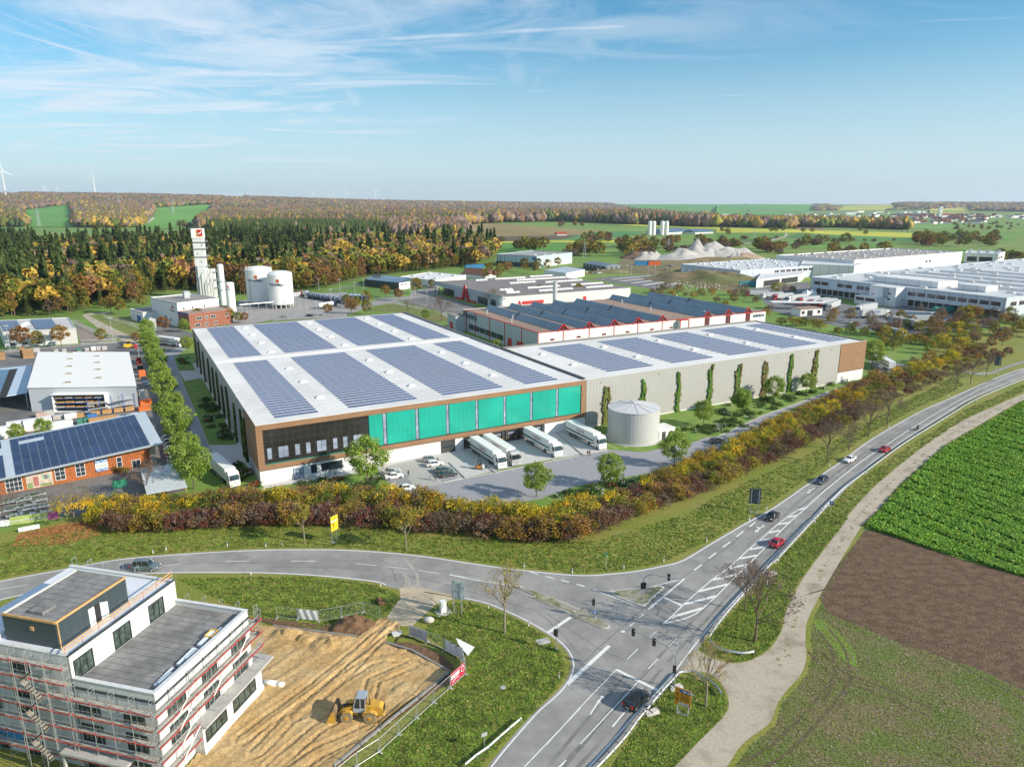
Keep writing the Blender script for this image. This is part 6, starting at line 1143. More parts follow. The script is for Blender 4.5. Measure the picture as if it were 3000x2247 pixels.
for c,u,v,h,l in (('A5',600,1008,8.6,'young bright green tree at the yard edge, nearest to the docked lorries'),('A5',1075,945,8.7,'young bright green tree at the yard edge opposite the dark-clad couple'),('A5',1490,812,9.6,'bright green tree at the yard edge beside the tank and the moving grey car'),('A6',1078,1195,12.2,'tall bright green tree before the dark glazed office corner'),('A5',1680,548,8.2,'bright green lawn tree first right of the round tank'),('A5',1925,468,8.6,'bright green lawn tree second right of the round tank'),('A4',158,690,7.6,'small bright green lawn tree third right of the round tank'),('A4',368,618,9.2,'largest bright green lawn tree before the middle ivy columns'),('A4',577,550,7.0,'slim bright green lawn tree before the last ivy columns'),('A4',1000,395,12.2,'tall bright green tree beside the timber corner at the right end of the hall'),
  ('A7',1400,210,7.5,'bright green tree beside the far white lorry'),('A7',1105,110,10,'row tree farthest up the lane, behind the parked flagpoles'),('A7',1130,230,10.5,'second farthest bright green tree in the lane row'),('A7',1180,368,10,'bright green row tree beside the stacked orange goods'),('A7',1240,600,11,'bright green row tree beside the white-roofed warehouse'),('A7',1340,905,12.5,'biggest bright green row tree beside the cedar shop roof'),('A7',1115,170,9,'bright green lane row tree second from the far end'),('A7',1155,300,9.5,'bright green lane row tree above the red crates'),('A7',1210,490,10,'bright green lane row tree above the blue sacks'),('A7',1290,750,11,'bright green lane row tree right of the solar roof corner'),('A7',1400,1090,10,'bright green tree above the open shelter corner'),('A7',1450,1230,12,'dense green row tree beside the open shelter'),('A7',1380,60,7,'green tree at the back left corner of the hall'),('D2',1350,1330,7,'light green tree behind the left hall roof edge'),('D2',1970,1600,6,'light green treetop at the inner corner of the two hall roofs'),
  ('A7',135,900,6.2,'small yellow-green tree left of the cedar shop roof by the white stacks'),('A7',335,880,7,'yellow-green tree above the cedar shop roof, right of two')):
    x,y=G(c,u,v); o=place(KG,x,y,h/8.6,'tree'); o['label']=l
if True:
    BT=[mkbare('roadside_tree',9,3.4,1.0,i,bark2,LK,2,.11,depth=4) for i in (4,5)]; BT2=[mkbare('bare_tree',9,2.6,1.15,7,mat('grey_brown_bark',(.15,.105,.075),.9,var=.3,vs=2),LT,3,.13,depth=4)]; BT3=[mkbare('roadside_tree',7,2.9,.95,i,bark2,LK,5,.15,depth=4) for i in (9,)]
    for kit,c,u,v,h,l in ((BT,'A2',1505,787,10.4,'bare yellow-twigged tree on the grass by the big sign frame'),(BT,'A3',1035,1262,8.2,'bare tree behind the orange direction sign'),(BT2,'A3',1358,842,10.6,'bare grey-brown tree inside the ditch loop by the gravel track'),(BT3,'A2',205,202,7,'leafless golden tree on the verge left of the yellow sign'),(BT3,'A2',865,250,7,'leafless golden tree on the verge right of the yellow sign'),(BT2,'A4',712,1008,9.5,'bare brown verge tree opposite the white car'),(BT2,'A4',852,925,7,'slim bare verge tree above the white car'),(BT2,'A4',980,838,8.5,'bare verge tree above the farther red car'),(BT2,'A4',1100,768,8.5,'bare verge tree left of the motorcycle'),(BT2,'A4',1540,545,7.5,'bare verge tree nearest the track junction'),(BT2,'A4',1640,500,7.5,'bare verge tree second before the distant sign back'),(BT2,'A4',1742,455,7,'bare verge tree directly before the distant sign back'),(BT2,'A7',1110,1300,7.5,'bare tree reaching over the open shelter roof'),(BT2,'A3',1290,640,7.5,'thin bare tree close to the crash barrier by the triangle sign'),
       (BT2,'A7',30,1440,6,'bare tree above the plant tables at the left picture edge'),(BT2,'D2',1488,1330,12,'round bare tree on the lawn before the sawtooth factory'),(BT2,'D2',1190,1280,8,'small bare tree on the leaf-strewn lawn'),(BT2,'D2',1945,1200,10,'bare tree between the grey hall and the sawtooth factory')):
        x,y=G(c,u,v); o=place(kit,x,y,h/(7 if kit is BT3 else 9),'tree'); o['label']=l
# lime tree by the shop: twiggy top, yellow skirt
KL=mktree('lime_tree',LT,8.6,2.6,3.9,21,60,50,.10,bark2,egg=.3,leaf2=None); cm=MB(); rn=random.Random(3)
for i in range(70): a=rn.uniform(0,6.28); k=rn.uniform(.55,1); leaves(cm,rn,(math.cos(a)*k*3.9,math.sin(a)*k*3.9,3.3+rn.random()*1.9),.7,26,.15)
cm.build('leaf_skirt',[LY],KL); x,y=G('A7',560,1478); KL.location=(x,y,0); tag(KL,'lime tree with twiggy brown top and yellow lower leaves before the cedar shop','tree')
# hedge belt
random.seed(23)
HY=[mkshrub('yellow_shrub',LY,4.6,2.5,i,60,30,.165,leaf2=LO) for i in (31,32)]; HO=[mkshrub('olive_shrub',LO,4.4,2.4,i,56,26,.17,leaf2=LK) for i in (33,34)]; HR=[mkshrub('maroon_shrub',LR,3.6,2.2,i,56,24,.16,leaf2=LT) for i in (35,36)]; HB=[mkshrub('brown_shrub',LB,3.6,2.2,i,50,22,.16,leaf2=LT) for i in (37,38)]; HG=[mkshrub('green_shrub',LF_,4.2,2.3,i,56,26,.17,leaf2=LO) for i in (39,)]; HK=[mkshrub('amber_shrub',LK,4.6,2.5,i,60,28,.165,leaf2=LB) for i in (40,41)]
front=GL('F',[(212,1146),(330,1155),(500,1140),(650,1137),(850,1148),(1000,1160),(1180,1176),(1260,1165),(1320,1142),(1400,1112),(1500,1078),(1600,1035),(1700,990),(1800,940),(1900,890),(2050,820),(2212,760)])
back=GL('F',[(225,1108),(330,1108),(450,1098),(560,1096),(700,1082),(850,1088),(960,1115),(1150,1140),(1250,1115),(1330,1075),(1420,1030),(1530,985),(1640,925),(1760,870),(1860,825),(1960,790),(2060,760)])
marks=[(p,*G(c,u,v)) for p,c,u,v in (('in the hedge below the open shelter','F',300,1130),('in the hedge below the white van','F',450,1120),('in the hedge under the hall entrance','F',600,1120),('in the hedge below the tall office tree','F',780,1110),('in the hedge below the parked cars','F',920,1125),('in the hedge below the docked lorries','F',1080,1150),('in the hedge at the road bend','F',1230,1150),('in the hedge below the round tank','F',1370,1100),('in the hedge beside the dark sign back','F',1540,1020),('in the hedge opposite the white car','F',1700,950),('in the hedge opposite the motorcycle','F',1850,870),('in the hedge near the turning lorry','F',2000,800))]
CW={id(HY):'yellow-leaved shrub',id(HO):'olive and gold shrub',id(HR):'dark maroon shrub',id(HB):'brown twiggy shrub',id(HG):'dull green shrub',id(HK):'amber-leaved shrub'}
def lerp_poly(P,t):
    f=t*(len(P)-1); i=min(int(f),len(P)-2); f-=i; return (P[i][0]+(P[i+1][0]-P[i][0])*f,P[i][1]+(P[i+1][1]-P[i][1])*f)
items=[]; rows=4; t=0.0
while t<1:
    a=lerp_poly(front,t); b=lerp_poly(back,t); wdt=math.dist(a,b); nr=max(2,min(4,int(wdt/3.0)))
    for r_ in range(nr):
        k=(r_+.5)/nr*(1 if t<.5 else .82); x=a[0]+(b[0]-a[0])*k+random.uniform(-.7,.7); y=a[1]+(b[1]-a[1])*k+random.uniform(-.7,.7)
        zone=math.sin(t*41)+math.sin(t*17+1)
        if k<.42: kit=random.choices((HR,HB,HO,HK),(5,4,1,.6) if t<.55 else (3,4,2,1))[0]; s=random.uniform(.85,1.2)
        else: kit=random.choices((HY,HO,HK,HR,HG),(6,2,2,1,1) if zone>-.5 else (1.5,3,2,3,2))[0]; s=random.uniform(.95,1.3)
        if t<.12: s*=.85
        if t>.5: s*=.84
        o=place(kit,x,y,s,'shrub'); items.append((o,CW[id(kit)],x,y))
    t+=3.5/max(1,sum(math.dist(front[i],front[i+1]) for i in range(len(front)-1)))
autolabel(items,marks,'shrubs of the roadside hedge')
# scrub wood on the right
scr=GL('F',[(1890,835),(1960,800),(2060,775),(2160,750),(2260,720),(2300,640),(2230,640),(2150,655),(2050,690),(1990,700),(1920,700),(1880,720),(1915,760),(1990,772),(1960,790)]); scr2=GL('F',[(1650,690),(1800,712),(1900,720),(1880,745),(1850,730),(1700,700)])
HT=[mktree('scrub_tree',LRU,8.5,1.6,3.2,51,64,24,.26,leaf2=LT),mktree('scrub_tree',LT,9,2,3.3,52,64,22,.22,leaf2=LB)]; HT2=[mktree('scrub_tree',LO,8.5,1.4,3.4,53,64,24,.28,leaf2=LK)]
items=[]; CW.update({id(HT):'reddish brown scrub tree',id(HT2):'olive scrub tree'})
mk2=[(p,*G(c,u,v)) for p,c,u,v in (('beside the lorry park fence','F',1950,720),('beyond the turning place','F',2020,770),('beside the far verge track','F',2120,745),('at the right picture edge','F',2220,700),('below the distribution hall','F',2130,670))]
for i in range(900):
    if len(items)>150: break
    xs=[p[0] for p in scr];ys=[p[1] for p in scr]; x=random.uniform(min(xs),max(xs));y=random.uniform(min(ys),max(ys))
    if not inpoly(x,y,scr) or any((x-q[2])**2+(y-q[3])**2<13 for q in items): continue
    kit=random.choice((HT,HT,HT2,HY,HB,HO,HK,HG)); o=place(kit,x,y,random.uniform(.8,1.25)*(.85 if kit in (HT,HT2) else 1.1),'tree' if kit in (HT,HT2) else 'shrub'); items.append((o,CW[id(kit)],x,y))
autolabel(items,mk2,'scrub between the road and the lorry park')
items=[]
for c,u,v,kit,s in [('D4',460,1110,HG,1.1),('D4',570,1120,HO,1.2),('D4',640,1120,HG,1.3),('D4',740,1150,HO,1.4),('D4',820,1100,HK,1.2),('D4',960,1170,HG,1.3),('D4',870,1180,HG,1.0),('D4',700,1110,HO,1.0),('D4',1000,1130,HB,1),('D4',1060,1190,HG,1.2),('D4',530,1090,HB,1),('D4',350,1050,HK,1),('D4',380,1010,HB,1.1),('D4',200,930,HT,.9),('D4',280,950,HB,1.2),('D4',120,960,HT,.9),('D4',420,890,HT2,1.0),('D4',490,890,HT,.8),('D4',540,880,HG,1.3),('D4',830,1060,HK,1.4),('D4',960,1090,HT,1.0),('D4',1100,1110,HT,.9),('D4',1230,1110,HT,.8),('D4',1460,1060,HT,.9),('D4',1600,1090,HT,1.0),('D4',1850,1070,HK,1.8),('D4',1900,1010,HK,1.7),('D4',2100,1070,HG,1.9),('D4',1680,1130,HB,1.5),('D4',1750,1130,HG,1.2),('D4',0,950,HB,1.2),('D4',60,985,HO,1.1)]+[('D3',u,v,random.choice((HB,HK,HT,HO)),random.uniform(.9,1.5)) for u,v in ((1500,890),(1560,880),(1610,885),(1690,880),(1740,905),(1850,900),(1930,900),(1560,910),(1800,920),(2060,900),(2110,930),(2160,900),(1640,910))]:
    x,y=G(c,u,v); o=place(kit,x,y,s,'tree' if kit in (HT,HT2) else 'shrub'); items.append((o,CW[id(kit)],x,y))
autolabel(items,[(p,*G(c,u,v)) for p,c,u,v in (('behind the right hall roof','D4',600,1120),('between the lorries and the hall','D4',1000,1150),('at the lorry park entrance','D4',420,900),('in front of the distribution hall','D4',1800,1080),('behind the sawtooth ridges','D3',1620,890),('by the boulder slope','D3',2050,910))],'planting round the lorry park')
# scattered autumn trees among the yards
KO=[mktree('street_tree',LRU,8,2,3.1,61,50,24,.3),mktree('street_tree',LK,8,2,3.0,62,50,24,.3,leaf2=LF_)]; items=[]
for c,u,v,s in (('D2',995,1120,1.1),('D2',1110,1150,1.1),('D2',1268,1090,1.5),('D2',825,1190,1.2),('D2',690,1265,1.2),('D2',735,1220,1.0),('D2',650,1200,1.0),('D2',485,1282,.95),('D2',1405,1050,1.0),('D2',830,1270,1.0),('D1',1655,1225,1.1),('D1',1720,1225,.8),('D1',1765,1222,.8),('D1',1430,1240,1.2),('D1',1180,1290,1.1),('D1',165,1410,1.4),('D1',445,1395,1.35),('D1',275,1400,1.0),('D1',740,1365,.9),('D1',860,1160,1.3),('D1',800,1150,1.4),('D1',1030,1110,1.0),('D1',500,1130,1.1),('D1',625,1125,1.1),('D1',985,1370,.7),('D3',580,730,1.7),('D3',655,745,1.5),('D3',680,710,1.4),('D3',410,760,1.5),('D3',460,745,1.5),('D3',750,720,1.4),('D3',820,700,1.4),('D3',380,790,1.3),('D3',300,790,1.2),('D3',690,920,1.2),('D3',970,920,1.3),('D3',1035,925,1.2),('D3',860,925,1.1),('D1',1500,1225,.8),('D3',330,740,1.3),('A7',1235,1400-100,.01)):
    if s<.1: continue
    x,y=G(c,u,v); kit=[random.choice(KO)]; o=place(kit,x,y,s,'tree'); items.append((o,'rust brown yard tree' if kit[0] is KO[0] else 'gold and green yard tree',x,y))
autolabel(items,[(p,*G(c,u,v)) for p,c,u,v in (('by the tanker park','D2',700,1200),('on the lawn by the long shed','D2',1100,1120),('in front of the brick annex','D1',1600,1230),('by the pale two-storey office','D1',300,1400),('at the wood edge by the works hall','D1',850,1150),('before the striped hall','D3',600,730),('behind the sawtooth factory','D3',850,920))],'autumn trees among the yards')
# low planting beds
LW_=lf('flower_white',(.7,.7,.66)); LRF=lf('flower_red',(.42,.05,.02)); LBG=lf('bed_green',(.05,.13,.02)); LBG2=lf('bed_light_green',(.13,.23,.04))
KB=[mkshrub('bed_shrub',LBG,.9,1.0,i,20,16,.13,leaf2=LBG2) for i in(71,72)]; KB2=[mkshrub('bed_shrub',LBG,.8,1.0,73,20,16,.12,leaf2=LW_)]; KB3=[mkshrub('bed_shrub',LBG,.7,.9,74,20,16,.12,leaf2=LRF)]
CW.update({id(KB):'low green bed shrub',id(KB2):'low white-flowering bed shrub',id(KB3):'low red-flowering bed shrub'}); items=[]
for poly,n in ((GL('A6',[(430,1200),(700,1160),(1150,1140),(1200,1190),(1080,1260),(800,1240),(620,1250)]),26),(GL('A5',[(1480,600),(1600,560),(1900,510),(1950,560),(1750,620),(1600,600)]),20),(GL('A4',[(0,640),(250,610),(560,550),(800,490),(700,530),(400,650),(100,770),(0,790)]),46),(GL('A5',[(700,1010),(900,950),(1150,900),(1340,860),(1300,900),(1100,960),(900,1010)]),20),(GL('A7',[(1450,480),(1540,520),(1740,880),(1600,890)]),30),(GL('A7',[(1340,250),(1410,240),(1440,330),(1350,335)]),5),(GL('A7',[(1690,1080),(1800,1050),(1900,1150),(1900,1240),(1780,1210)]),12)):
    k=0;tr_=0
    while k<n and tr_<2000:
        tr_+=1; x=random.uniform(min(p[0] for p in poly),max(p[0] for p in poly)); y=random.uniform(min(p[1] for p in poly),max(p[1] for p in poly))
        if inpoly(x,y,poly): k+=1; kit=random.choices((KB,KB2,KB3),(6,1.5,1))[0]; o=place(kit,x,y,random.uniform(.8,1.7),'shrub',z=.02); items.append((o,CW[id(kit)],x,y))
autolabel(items,[(p,*G(c,u,v)) for p,c,u,v in (('outside the office entrance','A6',800,1200),('right of the round tank','A5',1700,580),('under the lawn trees','A4',350,620),('between yard and hedge','A5',1000,950),('in the shaded side strip','A7',1600,700),('behind the white van','A7',1850,1150))],'low planting round the hall')
# grass tufts near the camera
random.seed(3)
gtm=[mat('grass_blade',(.19,.28,.03),.8,var=.4,vs=.5,coord='World',transl=.3),mat('grass_blade_dry',(.30,.29,.07),.8,var=.4,vs=.5,coord='World',transl=.3),mat('grass_blade_dark',(.13,.20,.025),.8,var=.4,vs=.5,coord='World',transl=.3)]
def turf(poly,n,lab,wts=(6,2,3),hh=(.02,.12),size=.17):
    ob=tufts('grass',poly,n,*hh,gtm,lab,'grass',size,wts); return ob
turf(GL('A2',[(1040,640),(1130,600),(1240,580),(1400,620),(1600,710),(1750,790),(1860,900),(1900,1000),(1870,1100),(1700,1290),(1500,1480),(1330,1657),(560,1657),(700,1560),(950,1330),(1160,1140),(1260,1050),(1230,950),(1100,870),(1000,800)]),13000,'rough green grass between the site fence and the road junction')
turf(GL('A3',[(440,1657),(650,1320),(850,1080),(1000,1060),(1130,1120),(1180,1240),(1140,1330),(980,1490),(820,1657)]),7000,'rough grass round the orange direction sign')
turf(GL('A3',[(1010,890),(1120,760),(1320,540),(1520,310),(1820,0),(1960,40),(1730,330),(1620,480),(1550,640),(1520,770),(1440,885),(1330,955),(1200,972)]),7000,'rough grass in the ditch loop between barrier and gravel track')
turf(GL('A4',[(420,1640),(600,1430),(860,1160),(1150,960),(1400,800),(1600,670),(1988,500),(1988,545),(1600,725),(1300,925),(1150,1045),(1010,1165),(870,1315),(760,1445),(650,1600)]),7000,'long grass verge between the crash barrier and the gravel lane',(5,3,2))
turf(GL('A1',[(1150,430),(1996,420)])+GL('A2',[(300,430),(600,460),(780,510),(820,550),(780,610),(690,680),(560,690),(400,730),(300,770),(0,740)]),6000,'rough grass strip between the side road and the site fence')
vg=GL('A1',[(0,430),(400,350),(700,300),(1400,240),(1996,225)])+GL('A2',[(400,230),(1000,275),(1300,315),(1600,355),(1996,395)])+GL('A3',[(430,385),(750,330),(1050,190),(1420,0)])+GL('A4',[(0,1470),(190,1370),(300,1300),(600,1100),(1000,810),(1300,650),(1500,560),(1600,500),(1540,450),(1200,620),(900,790),(600,950),(300,1080),(0,1220)])+GL('A5',[(1600,1110),(1350,1180),(1000,1290),(600,1310),(0,1270)])+GL('A1',[(1996,100),(1000,110),(600,110),(0,200)])
turf(vg,15000,'green verge grass sloping between the hedge and the road',(6,3,2))
bf=FR+GL('A4',[(2300,1900),(1640,1645),(1400,1572),(1100,1468)])
tufts('seedlings',FR+[(40,40),(70,60)]+GL('F',[(2400,1560),(2212,1490),(1960,1395),(1790,1325),(1770,1290)]),16000,.02,.07,[gtm[0],mat('stone_chip',(.36,.31,.22),.9),gtm[1]],'young green seedlings and pale stones on the brown field','seedlings',.085,(6,2,4),(2.0,1.2))
tufts('fallen_leaves',GL('A7',[(150,1560),(440,1500),(700,1460),(780,1560),(500,1640),(100,1657)]),2500,.01,.05,[mat('fallen_leaf',(.3,.14,.04),.8,var=.4,vs=3,coord='World')],'rust brown fallen leaves on the verge below the lime tree','leaves',.2)
# ---------- woods ----------
random.seed(31)
FK=[[mktree('forest_tree',LK,26,6,6.2,81,80,24,.6,egg=.5,leaf2=LF_,limb=False),mktree('forest_tree',LK,24,5,6.0,82,70,14,.85,leaf2=LRU,limb=False)],[mktree('forest_tree',LF_,25,5,6.2,83,70,14,.85,leaf2=LO,limb=False)],[mktree('forest_tree',LRU,24,5,5.8,84,70,14,.8,leaf2=LB,limb=False)],[mkspruce('spruce_tree',LD,30,4.6,85),mkspruce('spruce_tree',LD,27,4.2,86)],[mktree('forest_tree',LT,22,6,5.5,87,70,20,.5,leaf2=LB,limb=False)]]
FW=['gold and green forest tree','olive green forest tree','rust brown forest tree','dark spruce','grey-brown leafless forest tree']
fr_=GL('D1',[(-150,1225),(0,1200),(230,1180),(450,1175),(600,1130),(760,1120),(940,1095),(1100,1010),(1400,985),(1560,1000),(1780,1030),(2140,1000)])+GL('D2',[(160,1085),(300,1072),(470,1055),(620,1000),(800,945),(1120,915),(1600,862),(1860,850)])
bk_=GL('F',[(1075,550),(1050,532),(1000,530),(700,533),(400,537),(150,540),(-300,545)])
R1=fr_+bk_; items=[]; pts=[]
def edge(P,d0):
    out=[]
    for a,b in zip(P,P[1:]):
        n=max(1,int(math.dist(a,b)/7.0))
        for i in range(n):
            t=i/n; out.append((a[0]+(b[0]-a[0])*t,a[1]+(b[1]-a[1])*t))
    return out
E0=edge(fr_,7); n_=0
for row in range(4):
    for (x,y) in E0[::1 if row<1 else 2]:
        r=math.hypot(x,y); k=1+(row*9+random.uniform(0,5)+3)/r; X,Y=x*k+random.uniform(-2.5,2.5),y*k
        left_=(x/y)<-.30
        w_=(3.2,2.4,2,3 if left_ and row>0 else .8,1); 
        if left_ and row==0: w_=(2.5,2,2,2.2,1)
        ki=random.choices(range(5),w_)[0]; s=random.uniform(.75,1.05)*(.62 if row==0 else .9 if row==1 else 1.0)*(.78 if x/y>-.25 else 1)
        o=place(FK[ki],X,Y,s,'tree'); items.append((o,FW[ki],X,Y)); pts.append((X,Y)); n_+=1
        if n_>285: break
    if n_>285: break
autolabel(items,[(p,*G(c,u,v)) for p,c,u,v in (('at the left picture edge','D1',0,1200),('above the pale office','D1',350,1180),('beyond the gravel lane','D1',700,1120),('behind the works hall','D1',1200,1000),('behind the column tower','D1',1500,990),('behind the gas tanks','D1',1950,1000),('behind the tanker park','D2',450,1050),('behind the long shed','D2',900,920),('behind the low workshop','D2',1500,870))],'trees along the edge of the wood')
COL={0:[(.44,.29,.05),(.36,.25,.04),(.25,.23,.04)],1:[(.10,.14,.025),(.16,.17,.03)],2:[(.27,.14,.06),(.24,.155,.07)],3:[(.05,.08,.022),(.07,.10,.03)],4:[(.22,.155,.125),(.18,.125,.10)]}
farm=mat('distant_leaves',rough=.8,attr='tint',var=.3,vs=.25,coord='World',spec=.2)
def ico(sub):
    bm=bmesh.new(); bmesh.ops.create_icosphere(bm,subdivisions=sub,radius=1); v=np.array([x.co[:] for x in bm.verts]); f=np.array([[q.index for q in p.verts] for p in bm.faces]); bm.free(); return v,f
def clouds(name,label,P,sizes,kinds,tmpl='leaf',cat='wood'):
    rs=np.random.RandomState(5); V=[];F=[];C=[];o=0
    def tl(kind,seed):
        r_=np.random.RandomState(seed)
        if tmpl=='leaf':
            n=120; d=r_.normal(size=(n,3)); d/=np.linalg.norm(d,axis=1)[:,None]; d[:,2]=np.abs(d[:,2])*1.1-.35
            rad=.75+.25*r_.rand(n)
            if kind==3: h=r_.rand(n)**.8; a=r_.rand(n)*6.28; c=np.stack([np.cos(a)*(1-h)*.62,np.sin(a)*(1-h)*.62,h*2.4-.5],1)
            else: c=d*rad[:,None]
            u=r_.normal(size=(n,3)); u/=np.linalg.norm(u,axis=1)[:,None]; w=np.cross(u,r_.normal(size=(n,3))); w/=np.linalg.norm(w,axis=1)[:,None]; s=.26
            v=np.concatenate([c-u*s,c+w*s*.8,c+u*s,c-w*s*.8]); f=np.array([[i,i+n,i+2*n] for i in range(n)]+[[i,i+2*n,i+3*n] for i in range(n)]); 
            return v,f
        v,f=ico(2 if tmpl=='lump' else 1); k=1+.30*r_.normal(size=len(v)); v=v*k[:,None]
        if kind==3: v=v*np.array([.55,.55,1.25]); v[:,:2]*=np.clip(1.15-v[:,2:3]*.8,.1,1.6)
        return v,f
    T={(k,s):tl(k,s) for k in range(5) for s in range(3)}
    for (x,y,z),s,k in zip(P,sizes,kinds):
        v,f=T[(k,rs.randint(3))]; a=rs.rand()*6.28; ca,sa=math.cos(a),math.sin(a); sz=np.array([s[0]*.5,s[0]*.5,s[1]*.5*(.95+.3*rs.rand())])
        q=v*sz; q=np.stack([q[:,0]*ca-q[:,1]*sa+x,q[:,0]*sa+q[:,1]*ca+y,q[:,2]+z],1); V.append(q); F.append(f+o); o+=len(v); c=np.array(COL[k][rs.randint(len(COL[k]))])*(.75+.5*rs.rand()); C.append(np.tile(np.append(c,1),(len(v),1)))
    V=np.concatenate(V).astype(np.float32);F=np.concatenate(F).astype(np.int32);C=np.concatenate(C).astype(np.float32)
    me=bpy.data.meshes.new(name); me.vertices.add(len(V)); me.vertices.foreach_set('co',V.ravel()); me.loops.add(len(F)*3); me.loops.foreach_set('vertex_index',F.ravel()); me.polygons.add(len(F)); me.polygons.foreach_set('loop_start',np.arange(0,len(F)*3,3,dtype=np.int32)); me.polygons.foreach_set('loop_total',np.full(len(F),3,dtype=np.int32)); me.update(calc_edges=True)
    at=me.attributes.new('tint','FLOAT_COLOR','POINT'); at.data.foreach_set('color',C.ravel()); me.materials.append(farm)
    ob=bpy.data.objects.new(name,me); sc.collection.objects.link(ob); return tag(ob,label,cat,None,'stuff')
FPOL=[GL(c,p) for c,p,_ in FIELDS]; FBB=[(min(q[0] for q in p),max(q[0] for q in p),min(q[1] for q in p),max(q[1] for q in p)) for p in FPOL]
def infield(x,y): return any(a<=x<=b and c<=y<=d and inpoly(x,y,p) for p,(a,b,c,d) in zip(FPOL,FBB))
def fill(poly,sp,h,wts,jit=.5,zf_=terr,cond=None,grow=0,maxn=9000):
    xs=[p[0] for p in poly];ys=[p[1] for p in poly]; P=[];S=[];K=[]; y=min(ys)
    while y<max(ys):
        s=max(sp,y*grow); x=min(xs)
        while x<max(xs):
            X=x+random.uniform(-jit,jit)*s; Y=y+random.uniform(-jit,jit)*s; x+=s
            if not inpoly(X,Y,poly) or (cond and not cond(X,Y)) or infield(X,Y): continue
            k=random.choices(range(5),wts(X,Y) if callable(wts) else wts)[0]; hh=h*random.uniform(.8,1.12)
            cw=max(s*1.45*random.uniform(.8,1.2),7); P.append((X,Y,zf_(X,Y)+hh*.62)); S.append((cw*1.25,min(cw*1.25,hh)) if k!=3 else (cw*1.15,hh*.8)); K.append(k)
        y+=s
    return P,S,K
nearset=set((int(x/7),int(y/7)) for x,y in pts)
def w1(x,y):
    n=mn.noise(Vector((x*.012,y*.012,0))); 
    if x/y<-.28 and n<.0: return (3,2.6,1.6,2.4,.8)
    return (4.5,2.2,2.6,.3,1) if n>-.1 else (2.5,2.5,2,.8,1.5)
P,S,K=fill(R1,7.8,21,w1,cond=lambda x,y:(int(x/7),int(y/7)) not in nearset and min(math.hypot(x-a,y-b) for a,b in pts[::3])>9)
S=[(max(a,9)*1.05,max(b,9)*1.0) for a,b in S]; clouds('forest','golden brown and dark green mixed wood stretching behind the gas plant',P,S,K,'leaf')
def pf(*a): return GL('F',a)
P,S,K=fill(pf((450,536),(700,533),(840,528),(845,515),(780,505),(700,500),(450,503)),8.5,25,(.2,.3,.2,8,.3)); clouds('forest','dense dark green spruce plantation beyond the first wood',P,S,K,'lump')
P=[];S=[];K=[]
def add(poly,sp,h,w_,**k):
    a,b,c=fill(poly,sp,h,w_,**k); P.extend(a);S.extend(b);K.extend(c)
def w3(x,y):
    n=mn.noise(Vector((x*.0016,y*.0016,4)))
    f=.35 if y>2600 else 1.0
    return (.4,.4,1,6,2) if n>.20 else (1.2*f,.6,2.4,.5,5) if n>-.2 else (2.5*f,1.2,2.5,1.2,3)
add(pf((430,506),(700,500),(780,505),(850,515),(850,530),(1000,530),(1010,515),(1045,498),(1050,488),(1000,474),(430,474)),11,26,w3)
D=lambda c,pts_:GL(c,pts_)
add(D('D3',[(0,408),(280,402),(420,374),(850,369),(1230,388),(1700,409),(1970,411),(1965,396),(1700,380),(1480,345),(1100,322),(0,318),(-400,318),(-400,400)]),13,28,w3,grow=.005)
add(D('D4',[(0,404),(480,418),(900,410),(1380,430),(1385,414),(900,394),(0,386)]),12,20,(2,1.5,2,2.5,1.5))
add(D('D1',[(0,530),(190,530),(215,510),(170,480),(60,440),(-300,440),(-300,530)]),13,22,(1,.6,.5,5,.8)); add(D('D1',[(530,530),(620,535),(900,535),(1010,530),(1030,500),(1100,470),(980,445),(700,450),(540,470)]),13,20,(2.2,1,1.5,2,1.5))
clouds('forest','reddish brown broadleaf woods in the middle distance',P,S,K,'lump'); print('mid',len(P))
P=[];S=[];K=[]
add([(x,y) for x,y in ((-8600,4400),(-200,4400),(900,4700),(1100,6500),(1500,9800),(-9500,9800))],22,20,w3,grow=.0048)
add([(x,y) for x,y in ((-3600,3300),(-2100,3000),(-900,3200),(-200,3000),(0,4400),(-4800,4400))],17,22,w3,grow=.0045)
def cn(x,y): return mn.noise(Vector((x*.0007,y*.0005,2)))>.16
add([(300,6000),(2600,6400),(7000,7000),(9500,10500),(400,10500)],30,12,(1,.6,1.5,3,2),grow=.0065,cond=cn)
add(D('D4',[(1070,286),(2212,302),(2500,300),(2500,288),(1400,276)]),24,24,(1,.6,1.5,3,3),grow=.005)
clouds('forest','hazy far woodland rolling up to the horizon',P,S,K,'tiny'); print('far',len(P))
